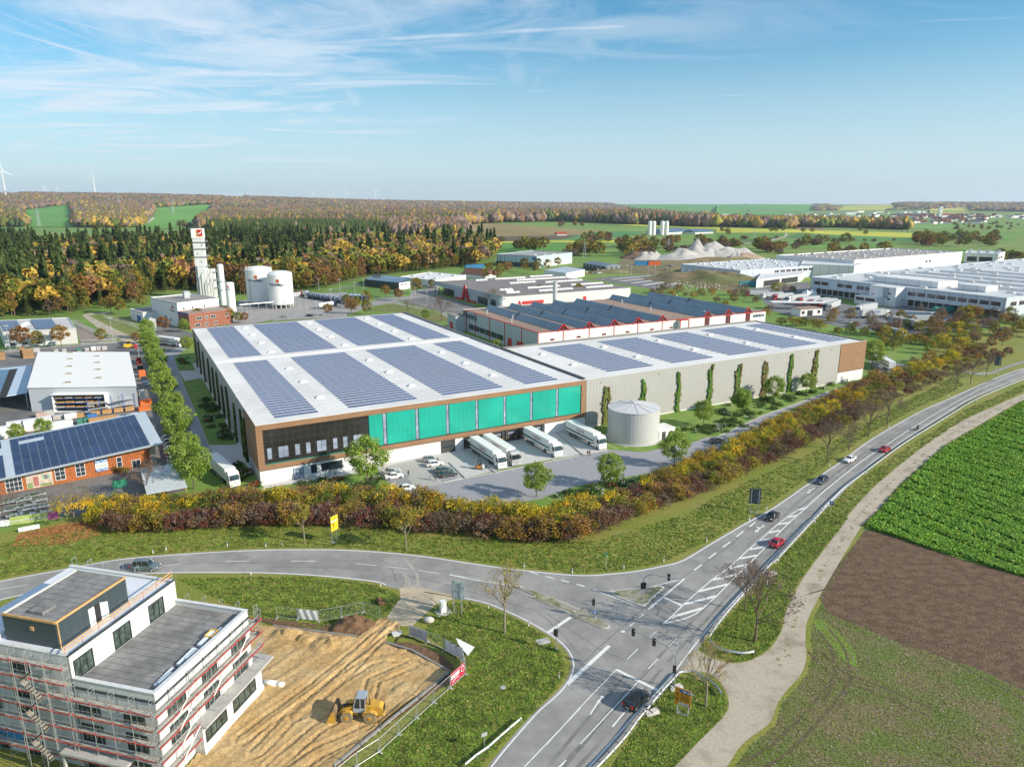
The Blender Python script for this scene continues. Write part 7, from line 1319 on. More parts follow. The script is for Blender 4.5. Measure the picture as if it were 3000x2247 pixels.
# meadow trees: groups and lines in the fields
items=[]; MK=[[mktree('meadow_tree',LK,11,2,5,91,46,16,.7,leaf2=LF_,limb=False)],[mktree('meadow_tree',LF_,11,2,5,92,46,16,.7,leaf2=LO,limb=False)],[mktree('meadow_tree',LRU,10,2,4.6,93,46,16,.65,leaf2=LB,limb=False)],[mktree('meadow_tree',LT,6,.5,5,94,46,14,.6,leaf2=LB,limb=False)]]
MW=['gold tree','dark green tree','rust brown tree','low brown thicket']
def grp(c,u0,u1,v0,v1,n,ks=(0,1,2,3),s=(.9,1.4)):
    for i in range(n):
        u=random.uniform(u0,u1); x,y=G(c,u,random.uniform(v0,v1)); k=random.choice(ks); o=place(MK[k],x,y,random.uniform(*s),'tree'); items.append((o,MW[k],x,y))
grp('D3',510,790,560,590,9,(0,1,2),(1.3,2.0)); grp('D3',870,1500,585,622,26,(0,0,1,2,3),(1.2,1.9)); grp('D3',1000,1280,500,510,9,(3,0,2),(1.2,1.6)); grp('D3',1260,1900,530,560,22,(0,1,2,3),(1.2,1.8)); grp('D3',1600,1960,560,590,9,(3,),(.8,1.3)); grp('D3',820,1000,400,404,7,(3,2),(1.2,1.6)); grp('D3',360,430,505,515,3,(3,)); grp('D3',1870,2030,515,522,5,(3,)); grp('D3',1960,2140,545,550,7,(3,0)); grp('D3',1985,2050,445,492,2,(1,0)); 
grp('D4',10,440,490,494,8,(3,),(.7,1.1)); grp('D4',0,170,545,552,8,(3,2,0),(.9,1.4)); grp('D4',290,600,560,600,16,(0,2,3),(1.0,1.8)); grp('D4',560,940,520,545,14,(3,1,0),(.9,1.7)); grp('D4',820,1300,580,600,13,(3,0),(.9,1.5)); grp('D4',1420,2050,480,560,60,(0,1,1,2,3),(1.0,1.7)); grp('D4',2000,2200,640,655,7,(0,3)); grp('D4',1700,2200,385,430,24,(1,3,2),(.7,1.1)); grp('D4',560,1330,505,512,10,(3,),(.6,.9)); grp('D1',1220,1370,520,530,6,(1,3),(1.3,1.8)); grp('D1',670,900,520,545,10,(1,0),(1.2,1.8))
for u,v in ((37,445),(390,445),(425,445),(475,440),(620,450),(685,450),(1068,468),(1030,440),(560,430)): x,y=G('D4',u,v); o=place(MK[1],x,y,1.1,'tree'); items.append((o,'lone dark field tree',x,y))
autolabel(items,[(p,*G(c,u,v)) for p,c,u,v in (('behind the striped hall','D3',650,580),('before the yellow strip','D3',1150,510),('left of the gravel heaps','D3',1200,600),('below the farm barns','D3',1600,545),('in the meadow above the storage hall','D4',450,580),('along the meadow hedge','D4',750,530),('above the tan-roofed hall','D4',1700,520),('by the right village edge','D4',1950,400),('beside the yellow field','D4',600,445),('in the left clearing','D1',800,530),('behind the gravel heaps','D4',100,550))],'trees and thickets in the fields')
# ---------- road furniture ----------
def guard(pts,label,lbl_rail=None,off=0,post=2.0):
    P=[np.array(p[:2],float) for p in pts]; o=P[0]; t=thing('guard_rail',label,'crash barrier',(o[0],o[1],0)); Q=[p-o for p in P]
    def beam(z0,z1,bulge):
        mb=MB();v=[];n=len(Q)
        for i in range(n):
            d=Q[min(i+1,n-1)]-Q[max(i-1,0)]; d/=np.linalg.norm(d); k=np.array((d[1],-d[0]))
            for a,z in((0,z0),(bulge,z0+.05),(.01,(z0+z1)/2),(bulge,z1-.05),(0,z1),(-.03,z1),(-.03,z0)): q=Q[i]+k*(a+off); v.append((q[0],q[1],z))
        f=[(i*7+j,(i+1)*7+j,(i+1)*7+(j+1)%7,i*7+(j+1)%7) for i in range(n-1) for j in range(7)]
        mb.add(v,f); return mb
    beam(.44,.76,-.07).build('rail',[mat('barrier_zinc',(.58,.60,.61),.4,.3,var=.1,vs=1)],t)
    pm=MB(); d=0; nxt=0
    L_=0
    for a,b in zip(Q,Q[1:]):
        l=float(np.linalg.norm(b-a)); 
        while nxt<=L_+l:
            q=a+(b-a)*((nxt-L_)/l); pm.obox((q[0],q[1],0),(.1,.14,.66),0); nxt+=post
        L_+=l
    po=pm.build('post_row',[galv],t); po['kind']='stuff' if L_/post>100 else 'part' if False else 'stuff'
    return t
guard(smooth(GL('A3',[(250,1757),(375,1640),(520,1480),(600,1370),(660,1300),(750,1190),(830,1105),(860,1070),(900,1058),(960,1060),(1020,1090),(1080,1130),(1120,1170),(1137,1208)]),4),'zinc crash barrier curling round the orange direction sign loop')
guard(smooth(GL('A3',[(1350,925),(1290,935),(1220,930),(1140,910),(1075,870),(1062,835),(1080,800),(1130,730),(1220,620),(1330,500),(1420,400),(1510,300),(1600,205),(1750,50)])+GL('A4',[(380,1657),(420,1610),(520,1500),(640,1380),(740,1270),(850,1165),(980,1065),(1120,960),(1250,868),(1400,775),(1560,675),(1680,605),(1850,530),(1988,475),(2200,400)]),3),'long zinc crash barrier following the main road beside the gravel lane')
guard(GL('A2',[(1250,1665),(1320,1605),(1400,1550),(1480,1478),(1540,1425),(1615,1362)]),'short crash barrier at the edge of the lawn left of the approach lanes')
gm_=mat('traffic_pole_grey',(.33,.36,.38),.5,.2,var=.05)
def signal(px,label,h,arm=None,heads=(),rz=0,extra=None):
    x,y=G(*px); t=thing('traffic_signal',label,'traffic light',(x,y,0),0); m=MB(); m.cyl(0,0,0,.25,.14,n=10); 
    if arm:
        a=arm; pts=[(0,0,0),(0,0,h*.72),(a[0]*.06,a[1]*.06,h*.88),(a[0]*.18,a[1]*.18,h*.98),(a[0]*.35,a[1]*.35,h+.03),(a[0],a[1],h+.18)]; m.path(smooth(pts,4),.075,8)
    else: m.tube((0,0,0),(0,0,h),.065,.05,8)
    m.build('pole',[gm_],t)
    for hx,hy,hz,fa in heads:   # three-lamp heads facing angle fa
        c,s=math.cos(fa),math.sin(fa); b=MB(); b.obox((hx,hy,hz-.5),(.22,.32,1.0),fa); b.obox((hx-c*.13,hy-s*.13,hz-.58),(.03,.5,1.16),fa); hd=b.build('signal_head',[black],t)
        for k,cm_ in enumerate((mat('signal_red_lens',(.25,.01,.01),.2,var=0),mat('signal_amber_lens',(.25,.12,.01),.2,var=0),mat('signal_green_lens',(.01,.2,.08),.2,var=0))):
            l=MB(); z=hz+.32-.32*k; l.tube((hx+c*.11,hy+s*.11,z),(hx+c*.13,hy+s*.13,z),.1,n=10); l.build('lens',[cm_],hd); v=MB()
            for q in range(5): an=q*math.pi/4; v.tube((hx+c*.11-s*.12*math.cos(an),hy+s*.11+c*.12*math.cos(an),z+.12*math.sin(an)),(hx+c*.28-s*.12*math.cos(an),hy+s*.28+c*.12*math.cos(an),z+.12*math.sin(an)),.022,n=3)
            v.build('visor',[black],hd)
    return t
base=np.array(G('A3',833,1140)); ab=(G('A3',565,772,6.0)[0]-base[0],G('A3',565,772,6.0)[1]-base[1]); am=(G('A3',700,832,5.9)[0]-base[0],G('A3',700,832,5.9)[1]-base[1])
signal(('A3',833,1140),'long-armed traffic light reaching over the approach lanes near the gravel lane',5.9,ab,[(ab[0],ab[1],5.75,R(-128)),(am[0],am[1],5.55,R(-128)),(-.2,-.1,2.9,R(-128))])
b2=np.array(G('A3',627,570)); a2=(G('A3',880,438,5.2)[0]-b2[0],G('A3',880,438,5.2)[1]-b2[1]); a3=(G('A3',800,412,5.3)[0]-b2[0],G('A3',800,412,5.3)[1]-b2[1])
t=signal(('A3',627,570),'long-armed traffic light standing on the triangular paved island',5.0,a2,[(a3[0],a3[1],5.05,R(45)),(-.25,0,2.6,R(200)),(.25,0,2.7,R(30))])
t=signal(('A3',315,690),'short traffic light with round blue arrow sign on the long island',4.3,None,[(-.3,-.1,2.9,R(-150))]); m=MB(); m.tube((0,-.09,1.15),(0,-.12,1.15),.32,n=20); d=m.build('round_sign',[blue],t); m=MB(); m.path([(-.15,-.14,1.3),(.13,-.14,1.02)],.035,4); m.path([(.13,-.14,1.2),(.13,-.14,1.02),(-.05,-.14,1.02)],.035,4); m.build('arrow',[white],d)
signal(('A3',68,892),'single traffic light on the lawn corner left of the stop line',4.4,None,[(-.25,0,2.9,R(150)),(-.05,-.25,2.9,R(-60))])
for px,l in ((('A3',388,380),'thin green-topped post at the verge where the roads curve together'),): x,y=G(*px); t=thing('sign_post',l,'sign post',(x,y,0)); m=MB(); m.tube((0,0,0),(0,0,3.3),.05); m.build('pole',[galv],t); m=MB(); m.box(-.3,.3,-.05,.05,3.1,3.5); m.build('sign_plate',[mat('sign_green_plate',(.03,.2,.1))],t)
# big signs
def bigsign(p0,p1,z0,z1,face,back,label,front_right=True,cat='road sign',truss=True,depth=.9):
    a,b=np.array(p0),np.array(p1); t=thing('direction_sign',label,cat,(a[0],a[1],0),math.atan2(b[1]-a[1],b[0]-a[0])); L_=float(np.linalg.norm(b-a)); e=.35
    m=MB(); m.box(-e,L_+e,-.05,.03,z0,z1); bd=m.build('sign_board',[face],t); m=MB(); m.box(-e-.03,L_+e+.03,.031,.07,z0-.03,z1+.03)
    for z in np.linspace(z0+.3,z1-.3,3): m.box(-e,L_+e,.07,.14,z-.05,z+.05)
    m.build('sign_back',[back],t)
    for x in (0,L_):
        m=MB(); m.tube((x,.18,0),(x,.18,z1-.1),.045,n=5); m.tube((x,.18+depth*.5,0),(x,.3,z1-.3),.045,n=5)
        for k in range(6): z=.1+k*(z1-.4)/6; d=depth*.5*(1-k/6.0); m.tube((x,.18,z),(x,.2+d*.85,z+(z1-.4)/6),.025,n=4)
        m.build('truss_post',[galv],t)
    m=MB(); m.box(-.1,L_+.1,.1,.18+depth*.5,0,.06); m.build('footing',[grey],t); return t,L_
org=mat('sign_orange',(.62,.26,.015),.5,var=.05); pane_b=mat('sign_white',(.72,.72,.7),.5)
p0,p1=G('A3',845,1310),G('A3',915,1335); t,L_=bigsign(p0,p1,1.5,4.0,org,galv,'orange direction sign with blue and white strips on two lattice posts')
for z in(2.55,): m=MB(); m.box(-.3,L_+.3,-.07,-.05,z,z+.04); m.build('divider',[black],t)
m=MB(); m.box(.25,L_+.3,-.08,-.05,3.5,3.88); s_=m.build('blue_strip',[blue],t); rbox(t,'strip_text',white,(.7,1.15,-.09,-.08,3.63,3.75),(1.3,2.1,-.09,-.08,3.63,3.75))
m=MB(); m.box(.25,L_+.2,-.08,-.05,1.65,1.95); m.build('white_strip',[white],t)
for z in(3.25,2.95,2.7,2.3): rbox(t,'text_line',black,(.45,.8,-.065,-.052,z,z+.08),(.86,1.5,-.065,-.052,z,z+.08))
rbox(t,'strip_text',blue,(.4,.7,-.09,-.08,1.74,1.86),(.8,1.7,-.09,-.08,1.74,1.86))
for z in (3.0,2.2): m=MB(); m.path([(0.0,-.09,z-.22),(0.0,-.09,z+.25)],.03,4); m.path([(-.13,-.09,z+.1),(0,-.09,z+.27),(.13,-.09,z+.1)],.03,4); m.build('arrow',[black],t)
p0,p1=G('A2',432,197),G('A2',392,205); t,L_=bigsign(p1,p0,2.6,5.6,mat('sign_yellow',(.72,.48,.02),.5,var=.05),galv,'yellow direction sign turned side-on between the two golden verge trees'); t.rotation_euler.z=R(60); 
m=MB(); m.path([(.3,-.08,3.2),(.3,-.08,4.4),(.9,-.08,5.0)],.05,4); m.path([(.3,-.08,3.9),(-.1,-.08,4.2)],.05,4); m.build('arrow',[black],t); rbox(t,'white_strip',white,(-.3,1.3,-.075,-.055,4.5,4.75))
p0,p1=G('A4',264,1325),G('A4',214,1320); t,L_=bigsign(p0,p1,1.9,5.3,mat('sign_yellow'),mat('sign_dark_back',(.05,.075,.09),.5,var=.1),'large road sign seen from its dark back between hedge and road, on lattice posts')
p0,p1=G('A4',1825,405),G('A4',1795,400); t,L_=bigsign(p0,p1,1.6,5.6,mat('sign_yellow'),mat('sign_dark_back'),'distant road sign seen from its dark back by the far verge path')
p0,p1=G('A2',1230,645),G('A2',1180,640); t,L_=bigsign(p0,p1,2.2,5.4,mat('sign_yellow'),mat('sign_pale_back',(.40,.48,.50),.5,var=.1),'tall road sign seen from its pale back beside the white cabinet, on lattice posts')
x,y=G('A2',1105,650); t=thing('switch_cabinet','white electrical cabinet on a concrete pad beside the site entrance','cabinet',(x,y,0),.5); m=MB(); m.box(-1.2,1.2,-1,1,0,.1); m.build('base',[concrete],t); m=MB(); m.box(-.45,.45,-.35,.35,.1,2.0); m.box(-.5,.5,-.4,.4,2.0,2.1); m.build('body',[white],t); m=MB(); m.box(-.4,.4,-.37,-.36,.3,1.85); m.build('door',[white],t)
for c,u,v,l,r in (('A2',1755,842,'square concrete cover slab in the lawn near the traffic light',1.0),('A2',1493,1142,'round manhole cover set in the lawn above the wheel ruts',.4)):
    x,y=G(c,u,v); m=MB(); (m.cyl(0,0,.0,.12,r,n=16) if r<1 else m.box(-1,1,-.7,.7,0,.12)); (m.cyl(0,0,.12,.15,r*.8,n=12) if r<1 else m.box(-.5,.5,-.3,.3,.12,.16)); tag(m.build('drain_cover',[concrete],loc=(x,y,0),rz=.4),l,'cover')
for c,u,v,l in (('A3',695,1305,'stack of pale stone slabs behind the crash barrier near the black van'),('A3',850,1145,'pale stone block at the foot of the long-armed traffic light'),('A3',1468,405,'flat concrete slab behind the crash barrier by the warning sign')):
    x,y=G(c,u,v); m=MB(); m.obox((0,0,0),(1.5,.9,.3),.3); m.obox((.2,.1,.3),(1.0,.7,.15),.5); m.obox((-.6,-.5,0),(.7,.5,.25),.1); tag(m.build('stone_slab',[mat('pale_stone')],loc=(x,y,0)),l,'stone slab')
x,y=G('A3',1430,480); t=thing('warning_sign','red-edged triangle and round sign on one post behind the crash barrier','road sign',(x,y,0),R(-35)); m=MB(); m.tube((0,0,0),(0,0,3.2),.04); m.build('pole',[galv],t)
m=MB(); m.add([(-.45,-.06,2.55),(.45,-.06,2.55),(0,-.06,3.35),(-.45,-.03,2.55),(.45,-.03,2.55),(0,-.03,3.35)],[(0,1,2),(5,4,3),(0,3,4,1),(1,4,5,2),(2,5,3,0)]); o=m.build('triangle_sign',[red],t); m=MB(); m.add([(-.27,-.065,2.66),(.27,-.065,2.66),(0,-.065,3.14)],[(0,1,2)]); m.build('sign_field',[white],o)
m=MB(); m.tube((0,-.03,2.1),(0,-.06,2.1),.38,n=20); o=m.build('round_sign',[red],t); m=MB(); m.tube((0,-.05,2.1),(0,-.07,2.1),.28,n=20); m.build('sign_field',[white],o); text('lettering','70',.3,black,t,(0,-.08,2.1),(R(90),0,0),.004,bold=.01)
x,y=G('A4',735,1335); t=thing('parking_sign','small square blue sign above the crash barrier beside the hatched lane end','road sign',(x,y,0),R(-30)); m=MB(); m.tube((0,0,0),(0,0,2.9),.04); m.build('pole',[galv],t); m=MB(); m.box(-.4,.4,-.06,-.03,2.0,2.9); m.build('sign_plate',[blue],t); m=MB(); m.box(-.15,.2,-.07,-.06,2.3,2.7); m.build('sign_symbol',[white],t)
x,y=G('A2',1373,1545); t=thing('sign_post','small blue-grey sign on a thin post on the lawn by the short barrier','road sign',(x,y,0),R(30)); m=MB(); m.tube((0,0,0),(0,0,2.4),.04); m.build('pole',[galv],t); m=MB(); m.box(-.4,.4,-.05,.0,2.0,2.5); m.build('sign_plate',[grey],t)
# verge marker posts
items=[]; mp=None
for c,u,v in (('A1',995,270),('A1',1080,250),('A1',1478,225),('A1',1728,228),('A1',1832,218),('A1',1630,408),('A2',58,218),('A2',700,484),('A2',1631,362),('A2',1945,398),('A2',1612,495),('A2',1400,628),('A2',1662,742),('A2',1860,1080),('A3',171,396),('A3',505,370),('A3',764,325),('A3',1044,193),('A3',1320,52),('A3',85,1080),('A3',655,1312),('A3',1435,470),('A3',1745,70),('A4',210,1380),('A4',322,1310),('A4',730,1028),('A4',1115,780),('A4',1498,578),('A4',1822,440),('A4',970,1075),('A4',1683,610),('A3',745,1185),('A3',1508,320)):
    x,y=G(c,u,v)
    if not mp:
        mp=thing('marker_post','x','marker post',(x,y,0)); m=MB(); m.hexa([(-.08,-.06,0),(.08,-.06,0),(.08,.06,0),(-.08,.06,0)],[(-.07,-.05,1.0),(.07,-.05,1.0),(.07,.05,.95),(-.07,.05,.95)]); m.build('post',[white],mp); m=MB(); m.box(-.085,.085,-.07,.07,.7,.86); m.build('black_band',[black],mp); o=mp
    else: o=copy_tree(mp,(x,y,0))
    items.append((o,'white marker post with black band',x,y))
autolabel(items,[(p,*G(c,u,v)) for p,c,u,v in (('on the verge above the site building','A1',1400,230),('below the hedge at the road bend','A2',1900,390),('along the lawn corner','A2',1600,750),('below the yellow sign','A2',50,215),('between hedge and turn lane','A3',900,260),('on the barrier by the black van','A3',700,1250),('on the barrier by the gravel lane','A3',1500,300),('near the dark sign back','A4',260,1340),('near the white car','A4',730,1028),('on the far verge','A4',1498,578),('on the far barrier','A4',1400,750))],'white marker posts along the roads')
# lamps
lampp=None; items=[]
for c,u,v,h in (('D2',240,1230,10),('D2',300,1255,10),('D2',390,1290,9),('D2',405,1060,9),('D2',592,1080,10),('D2',800,1050,8),('D2',722,1085,8),('D2',515,1165,9),('D2',1218,1130,9),('D2',1258,1125,7),('D2',1360,1160,7),('D1',75,1430,12),('D1',815,1360,12),('D1',1785,1190,9),('D1',1788,1060,9),('D4',325,1010,10),('D4',795,1085,9),('D4',165,905,9),('D4',1320,1160,8),('D3',1147,790,9),('D3',1322,750,9),('D3',1470,760,9),('D3',1522,755,9),('D3',1608,775,9),('D3',1718,790,9),('D3',1762,795,9),('D3',1350,760,9),('D3',1640,785,9),('D3',1275,805,9),('A7',1040,250,6),('D4',1535,1130,8)):
    x,y=G(c,u,v)
    if not lampp:
        lampp=thing('lamp_post','x','lamp post',(x,y,0)); m=MB(); m.tube((0,0,0),(0,0,9.8),.12,.07,6); m.build('pole',[alu],lampp); m=MB(); m.box(-.9,.9,-.2,.2,9.8,10.0); m.build('lamp_head',[white],lampp); o=lampp
    else: o=copy_tree(lampp,(x,y,0))
    o.scale=(1,1,h/10); items.append((o,'slim pale lamp post',x,y))
autolabel(items,[(p,*G(c,u,v)) for p,c,u,v in (('by the tanker park','D2',300,1200),('by the curved approach road','D2',1000,1130),('on the striped parking lot','D3',1500,780),('in the lorry park','D4',700,1060),('by the works hall','D1',1787,1150),('in front of the pale office','D1',300,1400),('on the left verge','D1',815,1360),('by the lane trees','A7',1040,250))],'lamp posts on the yards')
# permanent fences left
def lfence(c,pts,h,label,step=2.5):
    P=GL(c,pts); o=P[0]; t=thing('mesh_fence',label,'fence',(o[0],o[1],0)); Q=[(x-o[0],y-o[1]) for x,y in P]; pm=MB(); mm=MB()
    for a,b in zip(Q,Q[1:]):
        l=math.dist(a,b); n=max(1,int(l/step)); W=Wall(a,b)
        for i in range(n): pm.tube((*W.at(l*i/n),0),(*W.at(l*i/n),h),.06,n=4)
        for i in range(int(l/.5)): mm.tube((*W.at(i*.5),.1),(*W.at(i*.5),h-.05),.018,n=3,cap=False)
        for z in(.15,h*.5,h-.05): mm.tube((*a,z),(*b,z),.03,n=3)
    q=pm.build('post_row',[galv],t); q['kind']='stuff'; mm.build('mesh_infill',[galv],t)
lfence('D1',[(520,1220),(600,1260),(720,1310),(845,1350)],2.4,'long galvanised mesh fence between the gravel plot and the pale lane'); lfence('D1',[(750,1185),(850,1215),(940,1240),(1010,1270)],2.4,'long galvanised mesh fence on the grass below the works hall')
lfence('D2',[(465,1075),(560,1060),(700,1030),(800,1010)],2.2,'mesh fence between the wood and the lawn by the long shed'); lfence('D2',[(890,1145),(1000,1130),(1100,1105),(1180,1085)],1.8,'green mesh fence beside the leaf-strewn footpath')
x,y=G('D1',585,1375); t=thing('sliding_gate','white sliding gate across the gravel plot entrance','gate',(x,y,0),.3); m=MB(); m.box(0,15,-.05,.05,.2,.3); m.box(0,15,-.05,.05,1.8,1.9)
for i in range(31): m.box(i*.5-.02,i*.5+.02,-.04,.04,.3,1.8)
m.build('gate_leaf',[white],t)
for k,(u,v) in enumerate(((1090,1280),(1105,1285),(1118,1290))):
    x,y=G('D1',u,v+20); t=thing('flag_banner',f'tall narrow white banner flag at the head of the tree lane, {ORD[k]} from left','flag',(x,y,0)); m=MB(); m.tube((0,0,0),(0,0,8.5),.08); m.build('pole',[white],t); m=MB(); m.box(.08,1.2,-.02,.02,2.5,8.4); f_=m.build('flag_cloth',[white],t); m=MB(); m.box(.09,1.19,-.03,.03,2.6,3.6); m.build('green_band',[mat('faded_green')],f_)
# shop surroundings: plant tables, goods
random.seed(9); items=[]
tb=thing('plant_table','x','plant table',(0,0,0)); m=MB(); m.box(-1.5,1.5,-.6,.6,.6,.7); 
for a in(-1.3,1.3):
    for b in(-.5,.5): m.tube((a,b,0),(a,b,.6),.04,n=4)
m.build('tabletop',[alu],tb); m=MB(); rn=random.Random(2)
for i in range(14): leaves(m,rn,(rn.uniform(-1.3,1.3),rn.uniform(-.45,.45),.95),.28,12,.09)
m.build('potted_plants',[LBG],tb); first=True
for u,v in ((120,1390),(200,1400),(90,1330),(180,1330),(300,1330),(240,1300),(210,1260+110),(320,1380),(60,1410),(290,1290),(110,1440),(330,1300+120),(50,1350),(150,1450),(250,1430)):
    x,y=G('A7',u,v); o=tb if first else copy_tree(tb); first=False; o.location=(x,y,0); o.rotation_euler=(0,0,rn_); items.append((o,'metal plant table full of green potted plants',x,y))
autolabel(items,[('before the mural',*G('A7',280,1310)),('behind the green banner',*G('A7',250,1450)),('under the shop windows',*G('A7',90,1310)),('by the left edge tree',*G('A7',60,1400))],'plant tables before the cedar shop')
for c0,c1,z0,z1,m_,l,tx,ts,tm in (((80,1512),(455,1462),.3,2.1,mat('banner_green',(.36,.44,.12),.6),'long green banner with white lettering tied along the shop fence','Baumschule Striebel',1.1,white),((0,1522),(78,1512),.3,1.6,white,'short white banner left of the long green banner','',1,black),((140,1555),(298,1525),-.1+.2,1.0,white,'low white banner tilted on the grass below the green banner','',1,black)):
    a,b=G('A7',*c0),G('A7',*c1); o=thing('banner',l,'banner',a,math.atan2(b[1]-a[1],b[0]-a[0])); L_=math.dist(a,b); m=MB(); n=12; v=[]
    for i in range(n+1):
        for j in range(3): v.append((L_*i/n,.05*math.sin(i*1.4+j),z0+(z1-z0)*j/2))
    m.add(v,[(i*3+j,(i+1)*3+j,(i+1)*3+j+1,i*3+j+1) for i in range(n) for j in range(2)]); m.build('cloth',[m_],o,smooth=True)
    m=MB()
    for i in range(4): m.tube((L_*i/3,.1,0),(L_*i/3,.1,z1),.05,n=5)
    m.build('post_row',[galv],o)
    if tx: text('lettering',tx,ts,tm,o,(L_*.42,-.1,(z0+z1)/2),(R(90),0,0),.004); m=MB(); m.box(L_-2.2,L_-.3,-.12,-.08,z0+.2,z1-.1); m.build('pink_emblem',[mat('pink_emblem',(.45,.1,.28))],o)
# goods stacks round the merchant yard
items=[]
def pal(c,u,v,sz,m_,words,n=3,z=0,rz=None):
    x,y=G(c,u,v,z); rz_=rn_ if rz is None else rz; t=thing('goods_stack','x','goods stack',(x,y,z),rz_); m=MB(); m.box(-sz[0]/2,sz[0]/2,-sz[1]/2,sz[1]/2,0,.14)
    m.build('pallet',[timb],t)
    for k in range(n): m=MB(); h=sz[2]/n; s=1-.03*(k%2); m.box(-sz[0]/2*s,sz[0]/2*s,-sz[1]/2*s,sz[1]/2*s,.14+k*h,.14+(k+1)*h-.06); m.build('layer',[m_],t)
    items.append((t,words,x,y))
wt=white; orn=mat('orange_goods',(.6,.14,.03),.6,var=.2); cdb=mat('cardboard',(.42,.25,.11),.8,var=.2); bl_=mat('dark_wrapped',(.03,.035,.05),.4,var=.2); gyy=mat('grey_goods',(.42,.42,.42),.8,var=.15)
for u,v,sz,m_,w_ in ((60,820,(7,3,2.2),wt,'long white plastic-wrapped stack'),(150,790,(6,3,2.6),wt,'tall white plastic-wrapped stack'),(290,780,(7,3,3.0),wt,'tall white plastic-wrapped stack'),(460,780,(6,2.4,2.2),wt,'long white plastic-wrapped stack'),(30,850,(6,2,1.6),wt,'low white stack with red strip'),(310,690,(3,1.6,1.4),mat('mixed_goods',(.45,.33,.3),.7,var=.4,vs=2),'mixed goods stack'),(370,680,(2.6,1.6,1.5),gyy,'grey goods stack'),(440,705,(3,1.6,1.2),gyy,'grey goods stack'),(530,700,(3.4,1.6,1.4),wt,'white goods stack'),(600,690,(2,1.5,1.2),cdb,'cardboard box stack'),(600,745,(1.6,1.6,1.6),mat('green_drum',(.05,.2,.15)),'green barrel stack'),(650,740,(1.6,1.6,1.6),mat('green_drum'),'green barrel stack'),(690,700,(2.6,1.6,1.2),mat('blue_goods',(.05,.18,.45)),'blue topped goods stack'),(720,735,(4,1.6,1.5),cdb,'cardboard box stack'),(820,715,(4,1.6,1.3),cdb,'cardboard box stack'),(900,700,(3,1.6,1.0),gyy,'grey goods stack'),(990,690,(3,1.6,.9),wt,'white goods stack'),
  (1000,560,(2,2,2.2),wt,'white goods stack'),(1060,560,(1.8,2,3.0),wt,'tall white shrink-wrapped stack'),(1015,510,(2,3,2),bl_,'black wrapped stack'),(1090,600,(3.6,2,1.6),orn,'orange and white sack stack'),(1080,640,(3.6,2,1.2),orn,'orange and white sack stack'),(1090,455,(2,1.6,1.4),mat('blue_white_goods',(.35,.42,.6),.6,var=.5),'blue and white sack stack'),(1075,425,(1.6,1.6,1.6),bl_,'black wrapped stack'),(1064,395,(2.2,2.4,2.6),orn,'bright orange wrapped stack'),(1050,345,(2,1.6,2),bl_,'black wrapped stack'),(1040,300,(1.8,1.8,2.8),mat('red_goods',(.4,.04,.03),.6,var=.2,stripes=(('z',.35,.1,(.1,.02,.02)),)),'red crate stack'),
  (175,245,(2,2.4,4),mat('wood_pallets',(.42,.24,.11),.8,var=.3,stripes=(('z',.22,.08,(.12,.07,.03)),)),'tall stack of wooden pallets'),(215,250,(4,2.4,3.6),mat('wood_pallets'),'wide stack of wooden pallets'),(700,195,(2,1.6,1.6),wt,'white goods stack'),(740,192,(2,1.6,1.6),gyy,'grey goods stack'),(780,190,(2,1.6,1.6),gyy,'grey goods stack'),(650,198,(1.6,1.6,1.2),gyy,'grey goods stack'),(590,200,(1.6,1.6,1.2),mat('green_drum'),'green goods stack'),(480,202,(1.6,1.6,1.0),gyy,'grey goods stack'),(420,206,(1.6,1.6,1.0),gyy,'grey goods stack'),(275,205,(2.4,1.6,1.6),gyy,'grey goods stack'),(10,260,(3,2,3),mat('wood_pallets'),'wooden pallet stack')):
    pal('A7',u,v,sz,m_,w_)
for i in range(7): pal('A7',760+i*38,540-i*2,(1.2,1.2,1.4),wt,'white box goods on the upper rack',2,3.9)
for i in range(9): pal('A7',740+i*32,600-i*3,(1.2,1.2,1.2),wt,'white box goods on the middle rack',2,2.1)
for i in range(4): pal('A7',715+i*85,672-i*10,(2.6,1.2,1.1),cdb,'cardboard box row on the lowest rack',2,.25)
autolabel(items,[(p,*G('A7',u,v)) for p,u,v in (('behind the cedar shop roof',300,790),('below the open timber store',450,700),('at the right warehouse corner',1050,580),('in front of the rack',720,740),('beside the lane fence',1060,370),('behind the white roof',600,200),('at the far left yard corner',190,240),('at the warehouse rack',850,600))],'stacked goods of the merchant yard')
W0=Wall(G('A7',665,690),G('A7',1015,640)); t=thing('storage_rack','blue steel storage rack loaded with white boxes beside the warehouse','rack',(*W0.at(0),0),W0.rz); m=MB()
for i in range(5):
    for y in(0,1.4): m.tube((W0.L*i/4,y,0),(W0.L*i/4,y,5.6),.07,n=4)
m.build('upright_frame',[blue],t)
for z in(2.0,3.8): m=MB(); m.box(0,W0.L,-.05,.05,z,z+.12); m.box(0,W0.L,1.35,1.45,z,z+.12); m.box(0,W0.L,.05,1.35,z+.05,z+.1); m.build('shelf',[alu],t)
